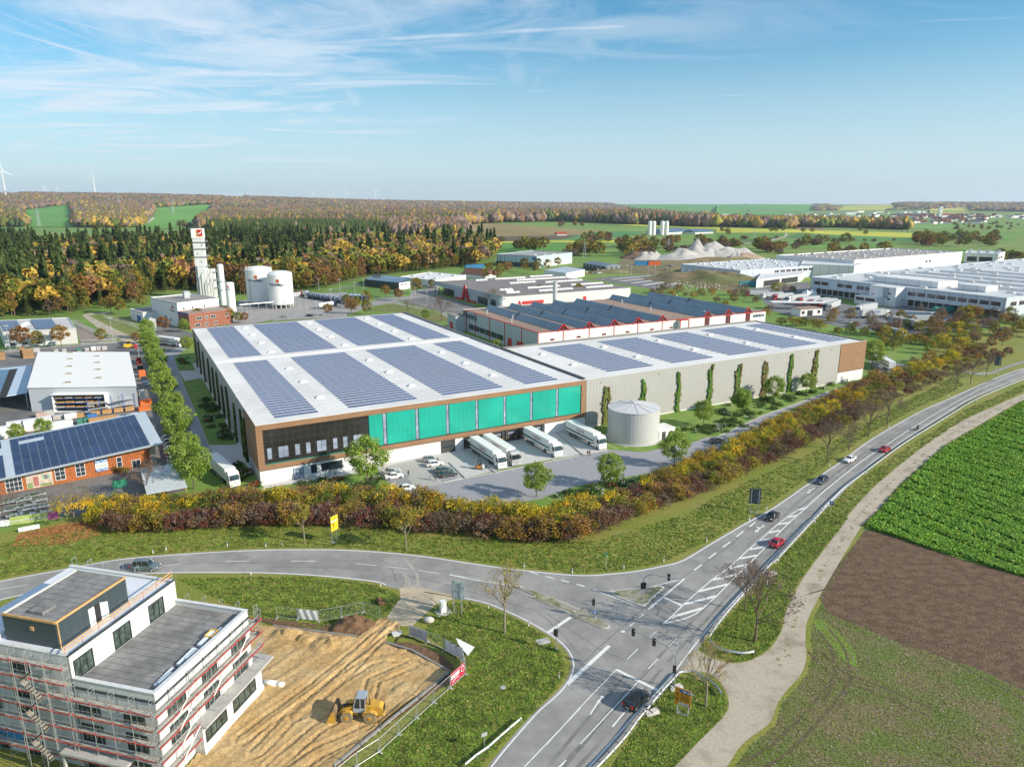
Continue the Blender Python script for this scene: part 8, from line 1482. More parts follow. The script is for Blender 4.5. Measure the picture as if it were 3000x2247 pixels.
# row of parked cars beside the shop is built with the vehicles
x,y=G('A7',900,1230); t=thing('notice_board','green and white notice board standing before the cedar shop','board',(x,y,0),rn_); m=MB(); m.box(-1.5,1.5,-.05,.05,.4,2.2); m.build('board',[mat('board_green',(.03,.22,.13),.5,var=.5,vs=1)],t); m=MB(); m.tube((-1.4,0,0),(-1.4,0,2.3),.05); m.tube((1.4,0,0),(1.4,0,2.3),.05); m.build('post',[galv],t)
for k in range(3): x,y=G('A7',865+40*k,1110+6*k); m=MB(); rn=random.Random(k); leaves(m,rn,(0,0,1.2),.9,260,.13); m.cyl(0,0,0,.4,.3,n=8,m=1); tag(m.build('potted_bush',[LF_,mat('terracotta',(.35,.12,.06))],loc=(x,y,0)),f'potted bush before the slim shop window, {ORD[k]} from left','potted plant')
x,y=G('D4',665,905); t=thing('marquee','small white pyramid marquee beside the loading docks','tent',(x,y,0),.2); m=MB(); m.box(-4,4,-3,3,0,2.6); m.build('wall',[white],t)
for q in (-2,2): m=MB(); m.hexa([(q-2,-3.1,2.6),(q+2,-3.1,2.6),(q+2,3.1,2.6),(q-2,3.1,2.6)],[(q-.1,-.1,4.6),(q+.1,-.1,4.6),(q+.1,.1,4.6),(q-.1,.1,4.6)]); m.build('tent_roof',[white],t)
x,y=G('D4',600,1050); t=thing('gate_house','small flat-roofed gate house with red windows at the lorry park','gate house',(x,y,0),.35); rbox(t,'wall',whitew,(0,16,0,8,0,4)); rbox(t,'roof',tan_,(-.3,16.3,-.3,8.3,4,4.3)); wins(t,Wall((0,0),(16,0)),[(1,3),(12.5,14.5)],1.2,3,1,mat('dull_red')); door(t,Wall((0,0),(16,0)),5,9,3.2,dark)
x,y=G('D4',395,1000); t=thing('weighbridge_canopy','long low flat canopy left of the gate house','canopy',(x,y,0),-.12); rbox(t,'roof',white,(0,32,0,7,4.2,4.6))
for i in range(5): m=MB(); m.tube((1+i*7.5,3,0),(1+i*7.5,3,4.2),.2); m.build('post',[galv],t)
# ---------- vehicles ----------
def paintm(n,c,r=.28,metal=.0): return mat(n,c,r,metal,var=.03,vs=.5,coat=.6)
tyre=mat('tyre',(.02,.02,.022),.85,var=.15); rim=mat('rim',(.45,.46,.47),.35,.7,var=.05); vgl=mat('vehicle_glass',(.018,.025,.03),.05,var=.1,spec=.9); plate=mat('number_plate',(.7,.7,.68),.5,var=0)
def wheelset(t,xs,y,r,w_,rimm=rim,n=16,name='wheel'):
    for x in xs:
        for s in(-1,1):
            m=MB(); m.tube((x,s*(y-w_),r),(x,s*y,r),r,r,n); o=m.build(name,[tyre],t); m=MB(); m.tube((x,s*(y-.03),r),(x,s*(y+.012),r),r*.62,r*.58,12); m.build('rim',[rimm],o); m=MB(); m.tube((x,s*(y+.0),r),(x,s*(y+.03),r),r*.2,r*.16,8); m.build('hub',[rimm],o)
def loft(secs,mat_,name,t,cap=True,smooth_=True):
    m=MB(); k=len(secs[0]); v=[p for s in secs for p in s]; f=[(i*k+j,i*k+(j+1)%k,(i+1)*k+(j+1)%k,(i+1)*k+j) for i in range(len(secs)-1) for j in range(k)]
    if cap: f+=[tuple(reversed(range(k))),tuple(range((len(secs)-1)*k,len(secs)*k))]
    m.add(v,f); o=m.build(name,[mat_],t); 
    if smooth_:
        o.data.polygons.foreach_set('use_smooth',[True]*len(o.data.polygons)); md=o.modifiers.new('edge','EDGE_SPLIT'); md.split_angle=R(38)
    return o
def make_car(body,kind='hatch',L_=4.3,W_=1.78,Hh=1.48):
    t=thing('car','x','car'); hw=W_/2; zb=.22
    P={'hatch':dict(hood=.97,belt=.93,wsb=.95,wst=.33,rf=-.95,rb=-1.75,tail=.93),'sedan':dict(hood=.95,belt=.92,wsb=.9,wst=.25,rf=-.75,rb=-1.55,tail=1.0),'wagon':dict(hood=.96,belt=.93,wsb=.98,wst=.4,rf=-1.45,rb=-2.05,tail=.95),'mpv':dict(hood=1.08,belt=1.02,wsb=1.25,wst=.62,rf=-1.75,rb=-2.1,tail=1.05)}[kind]
    xs=[L_/2,L_/2-.06,L_/2-.35,L_/2-.8,P['wsb'],.3,-.6,P['rb']+.1,-L_/2+.45,-L_/2+.1,-L_/2]
    zt=[.55,.68,.80,.88,P['hood'],P['belt'],P['belt']+.01,P['tail'],P['tail']-.0,P['tail']-.07,.75]
    wd=[hw*.72,hw*.86,hw*.95,hw,hw,hw,hw,hw,hw*.97,hw*.9,hw*.8]; zbs=[.32,.26,.22,.2,.2,.2,.2,.2,.22,.28,.36]
    S=[]
    for x,z,w_,b in zip(xs,zt,wd,zbs):
        S.append([(x,-w_*.92,b),(x,-w_,b+.14),(x,-w_,z*.62+.06),(x,-w_*.965,z-.07),(x,-w_*.84,z),(x,0,z+.035),(x,w_*.84,z),(x,w_*.965,z-.07),(x,w_,z*.62+.06),(x,w_,b+.14),(x,w_*.92,b)])
    bo=loft(S,body,'body',t)
    # cabin: glass lower, painted roof and pillars
    rw=hw*.70; b0=P['belt']-.02; zr=Hh
    gx=[(P['wsb'],b0+.02,hw*.86),(P['wst'],zr-.08,rw+.05),(P['rf'],zr-.06,rw+.05),(P['rb'],b0+.02,hw*.86)]
    m=MB(); V=[]
    for x,z,w_ in ((P['wsb'],b0,hw*.86),(P['rb'],b0,hw*.86),(P['rf'],zr-.07,rw),(P['wst'],zr-.09,rw)): V+=[(x,-w_,z),(x,w_,z)]
    m.add(V,[(0,2,4,6),(1,7,5,3),(0,6,7,1),(2,3,5,4),(6,4,5,7)]); m.build('windows',[vgl],t)
    S=[]
    for x,z,w_ in ((P['wst']+.10,zr-.10,rw*.98),(P['wst']-.1,zr-.03,rw+.0),((P['wst']+P['rf'])/2,zr,rw+.01),(P['rf']+.1,zr-.03,rw),(P['rf']-.10,zr-.09,rw*.98)): S.append([(x,-w_-.015,z-.05),(x,-w_+.08,z+.0),(x,0,z+.03),(x,w_-.08,z),(x,w_+.015,z-.05)])
    loft(S,body,'roof',t)
    for s in(-1,1):
        m=MB()
        for (xa,za,wa),(xb,zb_,wb) in (((P['wsb'],b0,hw*.87),(P['wst'],zr-.09,rw+.01)),((P['rb'],b0,hw*.87),(P['rf'],zr-.07,rw+.01)),((-.25,b0,hw*.875),(-.28,zr-.05,rw+.02))): m.tube((xa,s*wa,za),(xb,s*wb,zb_),.045,n=4)
        if kind in('wagon','mpv'): m.tube((-1.15,s*hw*.875,b0),(-1.1,s*(rw+.02),zr-.05),.05,n=4)
        m.build('pillar',[body],t); m=MB(); m.obox((P['wsb']-.25,s*(hw+.06),b0),(.14,.18,.13),0); m.build('wing_mirror',[body],t)
        m=MB(); m.obox((L_/2-.16,s*hw*.66,.6),(.2,.34,.13),-s*.35); m.build('headlight',[lampglass],t); m=MB(); m.obox((-L_/2+.05,s*hw*.72,.72),(.12,.26,.18 if kind!='mpv' else .4),s*.2); m.build('tail_light',[tail],t)
        m=MB(); m.box(-.2,-.05,s*hw-.02 if s>0 else s*hw-.015,s*hw+.015 if s>0 else s*hw+.02,.7,.74); m.build('door_handle',[body],t)
    m=MB(); m.box(L_/2-.03,L_/2+.02,-.45,.45,.4,.56); m.build('grille',[black],t); m=MB(); m.box(L_/2-.0,L_/2+.03,-.26,.26,.3,.4); m.build('number_plate',[plate],t); m=MB(); m.box(-L_/2-.02,-L_/2+.02,-.26,.26,.52,.63); m.build('number_plate',[plate],t)
    wheelset(t,(L_*.31,-L_*.31),hw+.005,.32,.2); m=MB()
    for x in(L_*.31,-L_*.31):
        for s in(-1,1): m.tube((x,s*(hw-.12),.33),(x,s*(hw+.002),.33),.38,.38,16)
    m.build('wheel_arch',[black],t); return t
silver=paintm('silver_car_paint',(.45,.46,.46),.3,.5); cwhite=paintm('white_car_paint',(.75,.75,.74)); cblack=paintm('black_car_paint',(.012,.013,.015)); cred=paintm('red_car_paint',(.40,.012,.03)); cdblue=paintm('dark_blue_car_paint',(.02,.035,.06)); cgrey=paintm('dark_grey_car_paint',(.06,.065,.07)); cgg=paintm('grey_green_car_paint',(.10,.14,.15))
def pc(pa,pb,body,kind,label,**k):
    a,b=G(*pa),G(*pb); t=make_car(body,kind,**k); t.location=((a[0]+b[0])/2,(a[1]+b[1])/2,.02); t.rotation_euler=(0,0,math.atan2(b[1]-a[1],b[0]-a[0])); t['label']=label; return t
rdir=R(50)
def pr2(c,u,v,ang,body,kind,label,**k): x,y=G(c,u,v); t=make_car(body,kind,**k); t.location=(x,y,.02); t.rotation_euler=(0,0,ang); t['label']=label; return t
pr2('A3',588,1240,R(47),cblack,'mpv','black people carrier waiting at the stop line in the near lane',L_=4.5,Hh=1.72)
pr2('A3',1500,212,R(46),cred,'hatch','red hatchback driving away beside the hatched markings')
pr2('A3',1467,42,R(226),cblack,'hatch','black hatchback coming towards the junction below the dark sign back',L_=4.2)
pr2('A4',676,1132,R(224),cdblue,'wagon','dark blue estate car behind the black hatchback, opposite the bare trees',L_=4.6); pr2('A4',858,996,R(221),cwhite,'sedan','white saloon car leading the farther oncoming traffic',L_=4.7); pr2('A4',1087,930,R(41),cred,'sedan','smaller red car farther up the road, near the crash barrier',L_=4.4)
pr2('A1',948,372,R(2),cgg,'mpv','grey-green van passing behind the scaffolded building',L_=5.0,Hh=1.95)
pr2('A5',1768,655,R(24),cgrey,'wagon','dark grey estate car driving along the lane right of the round tank',L_=4.7)
for a,b,bo,kd,l in (((1330,1258),(1475,1232),cwhite,'hatch','white hatchback parked alone in the front bay'),((1212,1158),(1382,1132),cwhite,'sedan','white saloon parked nearer in the left pair of bays'),((1205,1118),(1350,1095),silver,'sedan','silver saloon parked behind the white saloon beside the tall tree'),((1558,1052),(1715,1030),cwhite,'wagon','white estate car parked in the right bays'),((1535,1010),(1680,990),silver,'wagon','silver estate car parked behind the white estate'),((1678,1140),(1828,1115),cgrey,'wagon','dark grey estate parked nearest the loading yard kerb'),((1650,1105),(1790,1082),cgg,'wagon','green-grey estate parked behind the dark grey estate')): pc(('A6',*a),('A6',*b),bo,kd,l,L_=4.6 if kd!='hatch' else 4.1)
pr2('D2',100,1298,R(5),silver,'wagon','silver estate car on the road below the gas tanks'); pr2('D2',325,1288,R(0),cblack,'sedan','black car on the road by the gas plant lamp posts')
items=[]
for i in range(9): x,y=G('A7',1270+i*8,860+i*27); t=make_car((cwhite,silver,cgg,cwhite,cblack,silver,cwhite,cwhite,silver)[i],'wagon',4.5); t.location=(x,y,.01); t.rotation_euler=(0,0,rn_+.1); items.append((t,['white','silver','green-grey','white','black','silver','white','white','silver'][i]+' parked car',x,y))
for i,(u,v) in enumerate(((1335,1030),(1400,1040),(1450,1035),(1320,640),(1045,985))): x,y=G('D2',u,v); t=make_car((silver,cgrey,cwhite,cgrey,cwhite)[i],'wagon',4.5); t.location=(x,y,.05); t.rotation_euler=(0,0,.8*i); items.append((t,['silver','dark grey','white','dark grey','white'][i]+' parked car',x,y))
for i in range(14): x,y=G('D4',1290+i*12,443+ (i%3)); t=make_car((silver,cgrey,cwhite)[i%3],'wagon',4.5) if i<3 else copy_tree(items[-3][0]); t.location=(x,y,.4); t.rotation_euler=(0,0,.3); t.scale=(2,2,2) if False else (1,1,1); items.append((t,('silver','dark grey','white')[i%3]+' tiny parked car',x,y))
for i,(u,v) in enumerate(((1030,735),(1060,740),(1090,745),(1120,742),(1620,690),(1640,692),(1860,885),(1875,888),(1660,905),(960,1100),(1000,1108))): x,y=G('D3',u,v) if i<9 else G('D4',u,v); t=make_car((cwhite,cred,silver)[i%3],'wagon',4.5); t.location=(x,y,.1); t.rotation_euler=(0,0,.5+i); items.append((t,('white','red','silver')[i%3]+' parked car',x,y))
autolabel(items,[(p,*G(c,u,v)) for p,c,u,v in (('in the row beside the cedar shop','A7',1300,950),('by the grey hall entrance','D2',1400,1040),('at the left meadow hedge','D2',1045,985),('in the meadow car row','D4',1360,443),('by the dark green office','D3',1080,740),('on the waste ground','D3',1630,690),('by the boulder slope','D3',1860,885),('by the lorry park entrance','D4',980,1105))],'cars parked on the surrounding plots')
# lorries
stripe=mat('dark_green_stripe',(.02,.10,.09),.4,var=.03); tarp=mat('white_tarpaulin',(.78,.78,.77),.5,var=.03,stripes=(('x',1.1,.015,(.7,.7,.7)),)); tgrey=mat('grey_tarpaulin',(.45,.47,.48),.5,var=.06); logr=mat('logo_red',(.42,.08,.07),.5,var=0)
def cab(t,cm_,x0=14.0,hi=True):
    c=MB(); y=1.23; z1=3.75 if hi else 2.9
    prof=[(x0,.55),(x0,z1-.25),(x0+.35,z1),(x0+1.5,z1-.12),(x0+2.0,z1-.75),(x0+2.32,1.75),(x0+2.42,1.2),(x0+2.42,.42),(x0+.2,.42)]
    n=len(prof); v=[(a,-y,b) for a,b in prof]+[(a,y,b) for a,b in prof]; c.add(v,[tuple(range(n)),tuple(reversed(range(n,2*n)))]+[((i+1)%n,i,i+n,(i+1)%n+n) for i in range(n)]); o=c.build('cab',[cm_],t); bv=o.modifiers.new('b','BEVEL'); bv.width=.07; bv.segments=2; bv.angle_limit=R(30)
    m=MB(); xa,za,xb,zb_=x0+2.03,z1-.83,x0+2.33,1.82; m.add([(xa+.03,-1.08,za),(xb+.03,-1.12,zb_),(xb+.03,1.12,zb_),(xa+.03,1.08,za)],[(0,1,2,3)]); m.build('windscreen',[vgl],t)
    for s in(-1,1):
        m=MB(); q=[(x0+1.15,s*1.24,1.85),(x0+2.2,s*1.24,1.85),(x0+1.98,s*1.24,z1-.85),(x0+1.2,s*1.24,z1-.85)]; m.add(q if s<0 else q[::-1],[(0,1,2,3)]); m.build('side_window',[vgl],t); m=MB(); m.box(x0+2.1,x0+2.3,s*1.35-.1,s*1.35+.1,1.9,2.6); m.build('wing_mirror',[black],t); m=MB(); m.box(x0+2.42,x0+2.46,s*.95-.18,s*.95+.18,.6,.82); m.build('headlight',[lampglass],t)
    m=MB(); 
    for k in range(4): m.box(x0+2.42,x0+2.45,-.8,.8,1.0+k*.16,1.08+k*.16)
    m.build('grille',[grey],t); m=MB(); m.box(x0+2.4,x0+2.5,-1.2,1.2,.38,.58); m.build('bumper',[cm_],t); m=MB(); m.box(x0+2.02,x0+2.25,-1.0,1.0,z1-.72,z1-.62); m.build('sun_visor',[grey],t)
def make_lorry(cabm=white,kind='box',logo=True,tm=tarp,extra=None,st=True):
    t=thing('lorry','x','lorry'); cab(t,cabm)
    m=MB(); m.box(.1,13.3,-.45,.45,.95,1.2); m.box(10.5,16.0,-.42,.42,.6,.9); m.build('chassis',[black],t)
    if kind=='box':
        m=MB(); m.box(0,13.6,-1.26,1.26,1.22,3.98); o=m.build('trailer',[tm],t); bv=o.modifiers.new('b','BEVEL'); bv.width=.04
        if st:
            m=MB(); m.box(.05,13.5,-1.275,-1.262,1.75,2.2); m.box(.05,13.5,1.262,1.275,1.75,2.2); m.build('green_stripe',[stripe],t)
        m=MB()
        for s in(-1,1): m.box(2.6,10.2,s*1.2-.03,s*1.2+.03,.55,.62); m.box(2.6,10.2,s*1.2-.03,s*1.2+.03,.85,.95)
        m.build('side_guard',[alu],t)
        if logo:
            text('lettering','logistik',1.35,logr,t,(7.4,-1.29,3.05),(R(90),0,0),.004); text('lettering','logistik',1.35,logr,t,(7.4,1.29,3.05),(R(90),0,R(180)),.004)
    else:
        m=MB(); m.tube((.4,0,2.35),(13.3,0,2.35),1.18,1.18,20); m.ball((.4,0,2.35),1.18,16,0,(.35,1,1)); m.ball((13.3,0,2.35),1.18,16,0,(.35,1,1)); m.build('tank',[white],t,smooth=False); m=MB(); m.box(1,12.5,-.3,.3,3.5,3.62); m.build('walkway',[alu],t); m=MB(); m.box(0,13.5,-1.2,1.2,1.1,1.25); m.build('frame',[grey],t)
    m=MB(); m.box(-.05,0.02,-1.2,1.2,.5,.75); m.build('rear_bumper',[alu],t)
    for s in(-1,1): m=MB(); m.box(-.08,-.04,s*1.0-.15,s*1.0+.15,.8,.95); m.build('tail_light',[tail],t)
    wheelset(t,(2.1,3.4,4.7,11.2,15.3),1.25,.5,.32,n=14); return t
LW=make_lorry(); P3=make_lorry(grey)
def pl(o,x,y,rz,label,s=1): o.location=(x,y,.03); o.rotation_euler=(0,0,rz); o.scale=(s,s,s); o['label']=label; return o
for i,(uf,vf,pt,l) in enumerate(((54.6,-18.2,LW,'white lorry docked leftmost, beside the handrail'),(58.6,-18.0,P3,'lorry with grey cab docked second from left'),(71.3,-17.7,None,'white lorry docked third from left, apart from the first pair'),(84.9,-18.4,None,'white lorry docked rightmost, beside the round tank'))):
    o=pt or copy_tree(LW); x,y=UVp(uf,vf+16.5); pl(o,x,y,TH-math.pi/2,l)
a,b=G('D1',1140,1372),G('D1',1315,1395); pl(copy_tree(LW),a[0],a[1],math.atan2(b[1]-a[1],b[0]-a[0]),'white lorry turning at the far end of the tree lane')
a,b=G('A4',1130,418),G('A4',1060,365); pl(copy_tree(LW),a[0],a[1],R(85),'white lorry driving away past the timber corner at the right end')
pl(make_lorry(white,logo=False,st=False),-74.6,166.8,R(-51),'plain white lorry half hidden by the hedge at the lane bend')
# lorry park
items=[]; LR_=make_lorry(paintm('red_lorry_paint',(.38,.02,.02)),'box',False,tgrey,st=False); LWp=make_lorry(white,'box',False,tgrey,st=False); LBk=make_lorry(cblack,'box',False,tgrey,st=False); used_=set()
for c,u0,v0,u1,v1,pt,wd_ in (('D4',370,905,250,905,LR_,'red-cabbed grey lorry'),('D4',470,915,340,920,LWp,'white-cabbed grey lorry'),('D4',540,925,400,935,LR_,'red-cabbed grey lorry'),('D4',635,940,465,960,LWp,'white-cabbed grey lorry'),('D4',725,955,530,975,LR_,'red-cabbed grey lorry'),('D4',800,970,620,990,LR_,'red-cabbed grey lorry'),('D4',850,975,670,1000,LR_,'red-cabbed grey lorry'),('D4',870,985,765,1025,LWp,'white-cabbed grey lorry'),('D4',1135,1010,915,1045,LWp,'white-cabbed grey lorry'),('D4',1030,1065,1235,1055,LWp,'white-cabbed pale lorry with blue lettering'),('D4',1580,1085,1275,1070,LWp,'white-cabbed grey lorry'),('D4',1560,1095,1345,1095,LBk,'dark-cabbed grey lorry'),('D4',1240,1110,1480,1155,LWp,'white-cabbed grey lorry'),('D4',1150,1170,1255,1190,LWp,'white-cabbed grey lorry'),('D4',1560,1030,1700,1025,LBk,'teal-sided lorry')):
    a,b=G(c,u0,v0),G(c,u1,v1)
    if id(pt) in used_: o=copy_tree(pt)
    else: used_.add(id(pt)); o=pt
    if 'teal' in wd_ or 'lettering' in wd_:
        for ch in KIDS(o):
            if ch.name.startswith('trailer') and 'teal' in wd_: ch.data=ch.data.copy(); ch.data.materials[0]=mat('teal_tarpaulin',(.02,.28,.24),.5)
        if 'lettering' in wd_: text('lettering','EUROTEX',1.5,blue,o,(7,-1.3,2.9),(R(90),0,0),.004,bold=.03)
    o.location=(a[0],a[1],.1); ang=math.atan2(b[1]-a[1],b[0]-a[0]); o.rotation_euler=(0,0,ang); k=max(1,min(1.25,math.dist(a,b)/16.5)); o.scale=(k,k,k); items.append((o,wd_,(a[0]+b[0])/2,(a[1]+b[1])/2))
autolabel(items,[('in the lorry park row',*G('D4',600,960)),('by the lorry park exit',*G('D4',1350,1110)),('in the middle of the lorry park',*G('D4',1050,1040)),('at the right loading docks',*G('D4',1630,1030))],'lorries standing in the lorry park')
# tankers
TB=make_lorry(paintm('navy_lorry_paint',(.012,.03,.10)),'tank',False); items=[]; first=True
for i in range(13):
    x,y=G('D2',318+i*43,1128+i*7.0 if i<8 else 1150+(i-8)*1.5); o=TB if first else copy_tree(TB); first=False; rz=R(-60); o.location=(x-16*math.cos(rz),y-16*math.sin(rz),.06); o.rotation_euler=(0,0,rz); items.append((o,'navy-cabbed white tanker lorry',x,y))
a,b=G('D2',400,1225),G('D2',560,1195); o=copy_tree(TB); o.location=(a[0],a[1],.06); o.rotation_euler=(0,0,math.atan2(b[1]-a[1],b[0]-a[0])); items.append((o,'navy-cabbed white tanker lorry standing crosswise',*a))
autolabel(items,[('in the tanker row by the gas tanks',*G('D2',450,1140)),('in the tanker row behind the autumn trees',*G('D2',760,1160))],'tanker lorries of the gas plant')
items=[]
for i in range(7): x,y=G('D2',170+i*20,1118-i*3); t=thing('gas_bottle_cage','x','bottle cage',(x,y,0)); rbox(t,'cage',galv if i!=3 else red,(-2,2,-1.5,1.5,.2,3.4)); rbox(t,'bottles',white,(-1.8,1.8,-1.65,-1.51,.4,3.2)); items.append((t,'grey gas bottle cage' if i!=3 else 'red gas bottle cage',x,y))
autolabel(items,[('behind the right gas tank',0,0)],'bottle cages at the wood edge')
# motorcycle with rider
x,y=G('A4',1297,795); mc=thing('motorcycle','black motorcycle driving away along the main road','motorcycle',(x,y,.02),R(43)); 
for xx in(.72,-.72): m=MB(); m.lathe([(.2,-.07),(.32,-.06),(.34,0),(.32,.06),(.2,.07)],0,0,18); o=m.build('wheel',[tyre],mc); o.rotation_euler=(R(90),0,0); o.location=(xx,0,.34); m=MB(); m.tube((0,0,-.03),(0,0,.03),.2,n=12); m.build('rim',[rim],o)
m=MB(); m.path([(.72,.1,.34),(.5,.1,.85)],.035,5); m.path([(.72,-.1,.34),(.5,-.1,.85)],.035,5); m.path([(-.72,.1,.34),(-.1,.1,.5)],.04,5); m.obox((0,0,.3),(.5,.3,.35)); m.build('frame',[dark],mc); m=MB(); m.ball((.18,0,.82),.28,10,0,(1.1,.6,.6)); m.build('fuel_tank',[cblack],mc,smooth=True); m=MB(); m.obox((-.45,0,.78),(.75,.26,.12)); m.build('seat',[black],mc); m=MB(); m.tube((.48,-.38,1.0),(.48,.38,1.0),.025); m.build('handlebar',[black],mc); m=MB(); m.ball((.72,0,.85),.15,8); m.build('headlight',[lampglass],mc); m=MB(); m.obox((-.95,0,.75),(.06,.2,.1)); m.build('tail_light',[tail],mc)
# people
SKM={}
def person(x,y,rz,label,top,trousers,hair,pose='stand',z=.03,hgt_=1.78,skirt=False,n=[0]):
    n[0]+=1; h=hgt_; me=bpy.data.meshes.new('person'); V=[];E=[];Rd=[]
    def v(p,r,par=None):
        V.append(p);Rd.append(r); i=len(V)-1
        if par is not None: E.append((par,i))
        return i
    st=.0 if pose in('stand','sit') else .28
    sit=pose=='sit'
    hipz=.93*h/1.78 if not sit else .92; pel=v((0,0,hipz),.13); wst_=v((.0,0,hipz+.14),.115,pel); ch=v((.02 if not sit else .12,0,hipz+.36),.15,wst_); nk=v((.03 if not sit else .2,0,hipz+.54),.06,ch); hd=v((.04 if not sit else .22,0,hipz+.62),.085,nk); tp=v((.05 if not sit else .25,0,hipz+.76),.10,hd)
    for s in(-1,1):
        hp=v((0,s*.09,hipz-.05),.095,pel)
        if sit: kn=v((.38,s*.26,hipz-.12),.07,hp); an=v((.12,s*.3,hipz-.55),.05,kn); ft=v((.3,s*.3,hipz-.6),.04,an)
        else:
            f=st*s; kn=v((f*.5+.03,s*.1,.5*h/1.78),.068,hp); an=v((f-.02,s*.1,.09),.045,kn); ft=v((f+.15,s*.11,.045),.042,an)
        sh=v((ch and (.02 if not sit else .16),s*.19,hipz+.47),.065,ch)
        if sit: el=v((.3,s*.34,hipz+.25),.045,sh); wr_=v((.46,s*.36,hipz+.12),.032,el)
        elif pose=='talk' and s>0: el=v((.06,s*.26,hipz+.2),.045,sh); wr_=v((.28,s*.2,hipz+.3),.03,el)
        else: el=v((-f_(st,s),s*.24,hipz+.2),.045,sh); wr_=v((-f_(st,s)*1.6+.05,s*.25,hipz-.04),.03,el)
        wx,wy,wz=V[wr_]; dz=-.07 if not sit else -.02; dx=.02 if not sit else .07; pm_=v((wx+dx,wy,wz+dz),.034,wr_)
        for q in range(4): a=v((wx+dx*1.6+(.012),wy-.03+q*.02,wz+dz*1.9),.010,pm_); v((wx+dx*2.0+.025,wy-.03+q*.02,wz+dz*(2.5+.15*(q in(1,2)))),.008,a)
        v((wx+dx+.045,wy-s*.02,wz+dz*1.5),.010,pm_)
    me.from_pydata(V,E,[]); o=bpy.data.objects.new('person',me); sc.collection.objects.link(o); sk=o.modifiers.new('s','SKIN'); lay=me.skin_vertices[0].data if me.skin_vertices else None
    if lay is None:
        bm=bmesh.new(); bm.from_mesh(me); bm.verts.layers.skin.verify(); bm.to_mesh(me); bm.free(); lay=me.skin_vertices[0].data
    for i,r in enumerate(Rd): lay[i].radius=(r,r*(1.0 if i not in(0,1,2) else 1.25)) if i else (r,r*1.15)
    lay[0].use_root=True; ss=o.modifiers.new('u','SUBSURF'); ss.levels=ss.render_levels=1
    mm=bpy.data.materials.new('clothing'); mm.use_nodes=True; tt=mm.node_tree; bs=tt.nodes['Principled BSDF']; bs.inputs['Roughness'].default_value=.8
    gz=nd(tt,'ShaderNodeTexCoord'); sp=nd(tt,'ShaderNodeSeparateXYZ'); tt.links.new(gz.outputs['Object'],sp.inputs[0]); rp=nd(tt,'ShaderNodeValToRGB'); rp.color_ramp.interpolation='CONSTANT'; tt.links.new(mth(tt,'DIVIDE',sp.outputs[2],2.0),rp.inputs[0]); el=rp.color_ramp.elements; el[0].color=(.03,.02,.02,1); el[0].position=0; el[1].position=.04; el[1].color=(*trousers,1); e=el.new((hipz+.03)/2); e.color=(*top,1); e=el.new((hipz+.545)/2); e.color=(.55,.33,.24,1); tt.links.new(rp.outputs[0],bs.inputs[0]); me.materials.append(mm)
    o.location=(x,y,z); o.rotation_euler=(0,0,rz); tag(o,label,'person')
    hx=V[tp][0]; hm=mat('hair_%d'%n[0],hair,.8); m=MB(); m.ball((hx-.02,0,hipz+.76),.115,10,0,(1.05,.95,.85)); m.build('hair' if not sit else 'helmet',[hm],o,smooth=True); m=MB()
    for s in(-1,1): m.ball((hx+.092,s*.033,hipz+.695),.013,6)
    m.build('eyes',[black],o); m=MB(); m.ball((hx+.105,0,hipz+.665),.018,6,0,(1,.8,1.3)); m.build('nose',[mat('skin',(.55,.33,.24),.6)],o); return o
def f_(st,s): return st*.35*s
W_P=lambda u,v:G('A6',u,v)
person(*W_P(570,1160),TH,'person in a beige coat standing by the glass entrance door',(.5,.42,.32),(.4,.33,.25),(.1,.06,.03),'talk'); person(*W_P(760,1128),TH+2,'person with dark top and grey skirt walking below the long window',(.04,.04,.05),(.35,.33,.32),(.05,.03,.02),'walk'); person(*W_P(808,1130),TH+.3,'person in a black and white outfit striding past the long window',(.5,.5,.5),(.02,.02,.025),(.08,.05,.03),'walk')
person(*W_P(1420,1132),-1.2,'person in a dark suit standing alone between the parked cars',(.05,.04,.04),(.05,.035,.03),(.08,.04,.02),'talk'); person(*W_P(1597,1160),.3,'person in a light grey shirt facing the parked estates',(.45,.45,.46),(.3,.3,.31),(.12,.08,.05),'talk'); person(*W_P(1646,1165),2.9,'person in a dark red jacket talking beside the dark estate',(.12,.04,.04),(.03,.03,.035),(.03,.02,.02),'stand')
person(*G('B1',1645,607),1.2,'person in a dark jacket and pale skirt in front of the rightmost lorries',(.07,.03,.03),(.45,.25,.2),(.05,.02,.02),'stand'); person(*G('B1',1672,602),2.4,'person in a maroon jacket and black trousers beside the pale skirt',(.08,.03,.03),(.02,.02,.02),(.04,.02,.02),'talk'); person(*G('A4',842,492),1.5,'person in black by the white base at the right end of the hall',(.03,.03,.03),(.03,.03,.03),(.03,.02,.02),'walk')
person(x,y,R(43),'motorcycle rider in black leathers with a pale helmet','x' and (.02,.02,.022),(.02,.02,.022),(.5,.5,.5),'sit',z=.02)
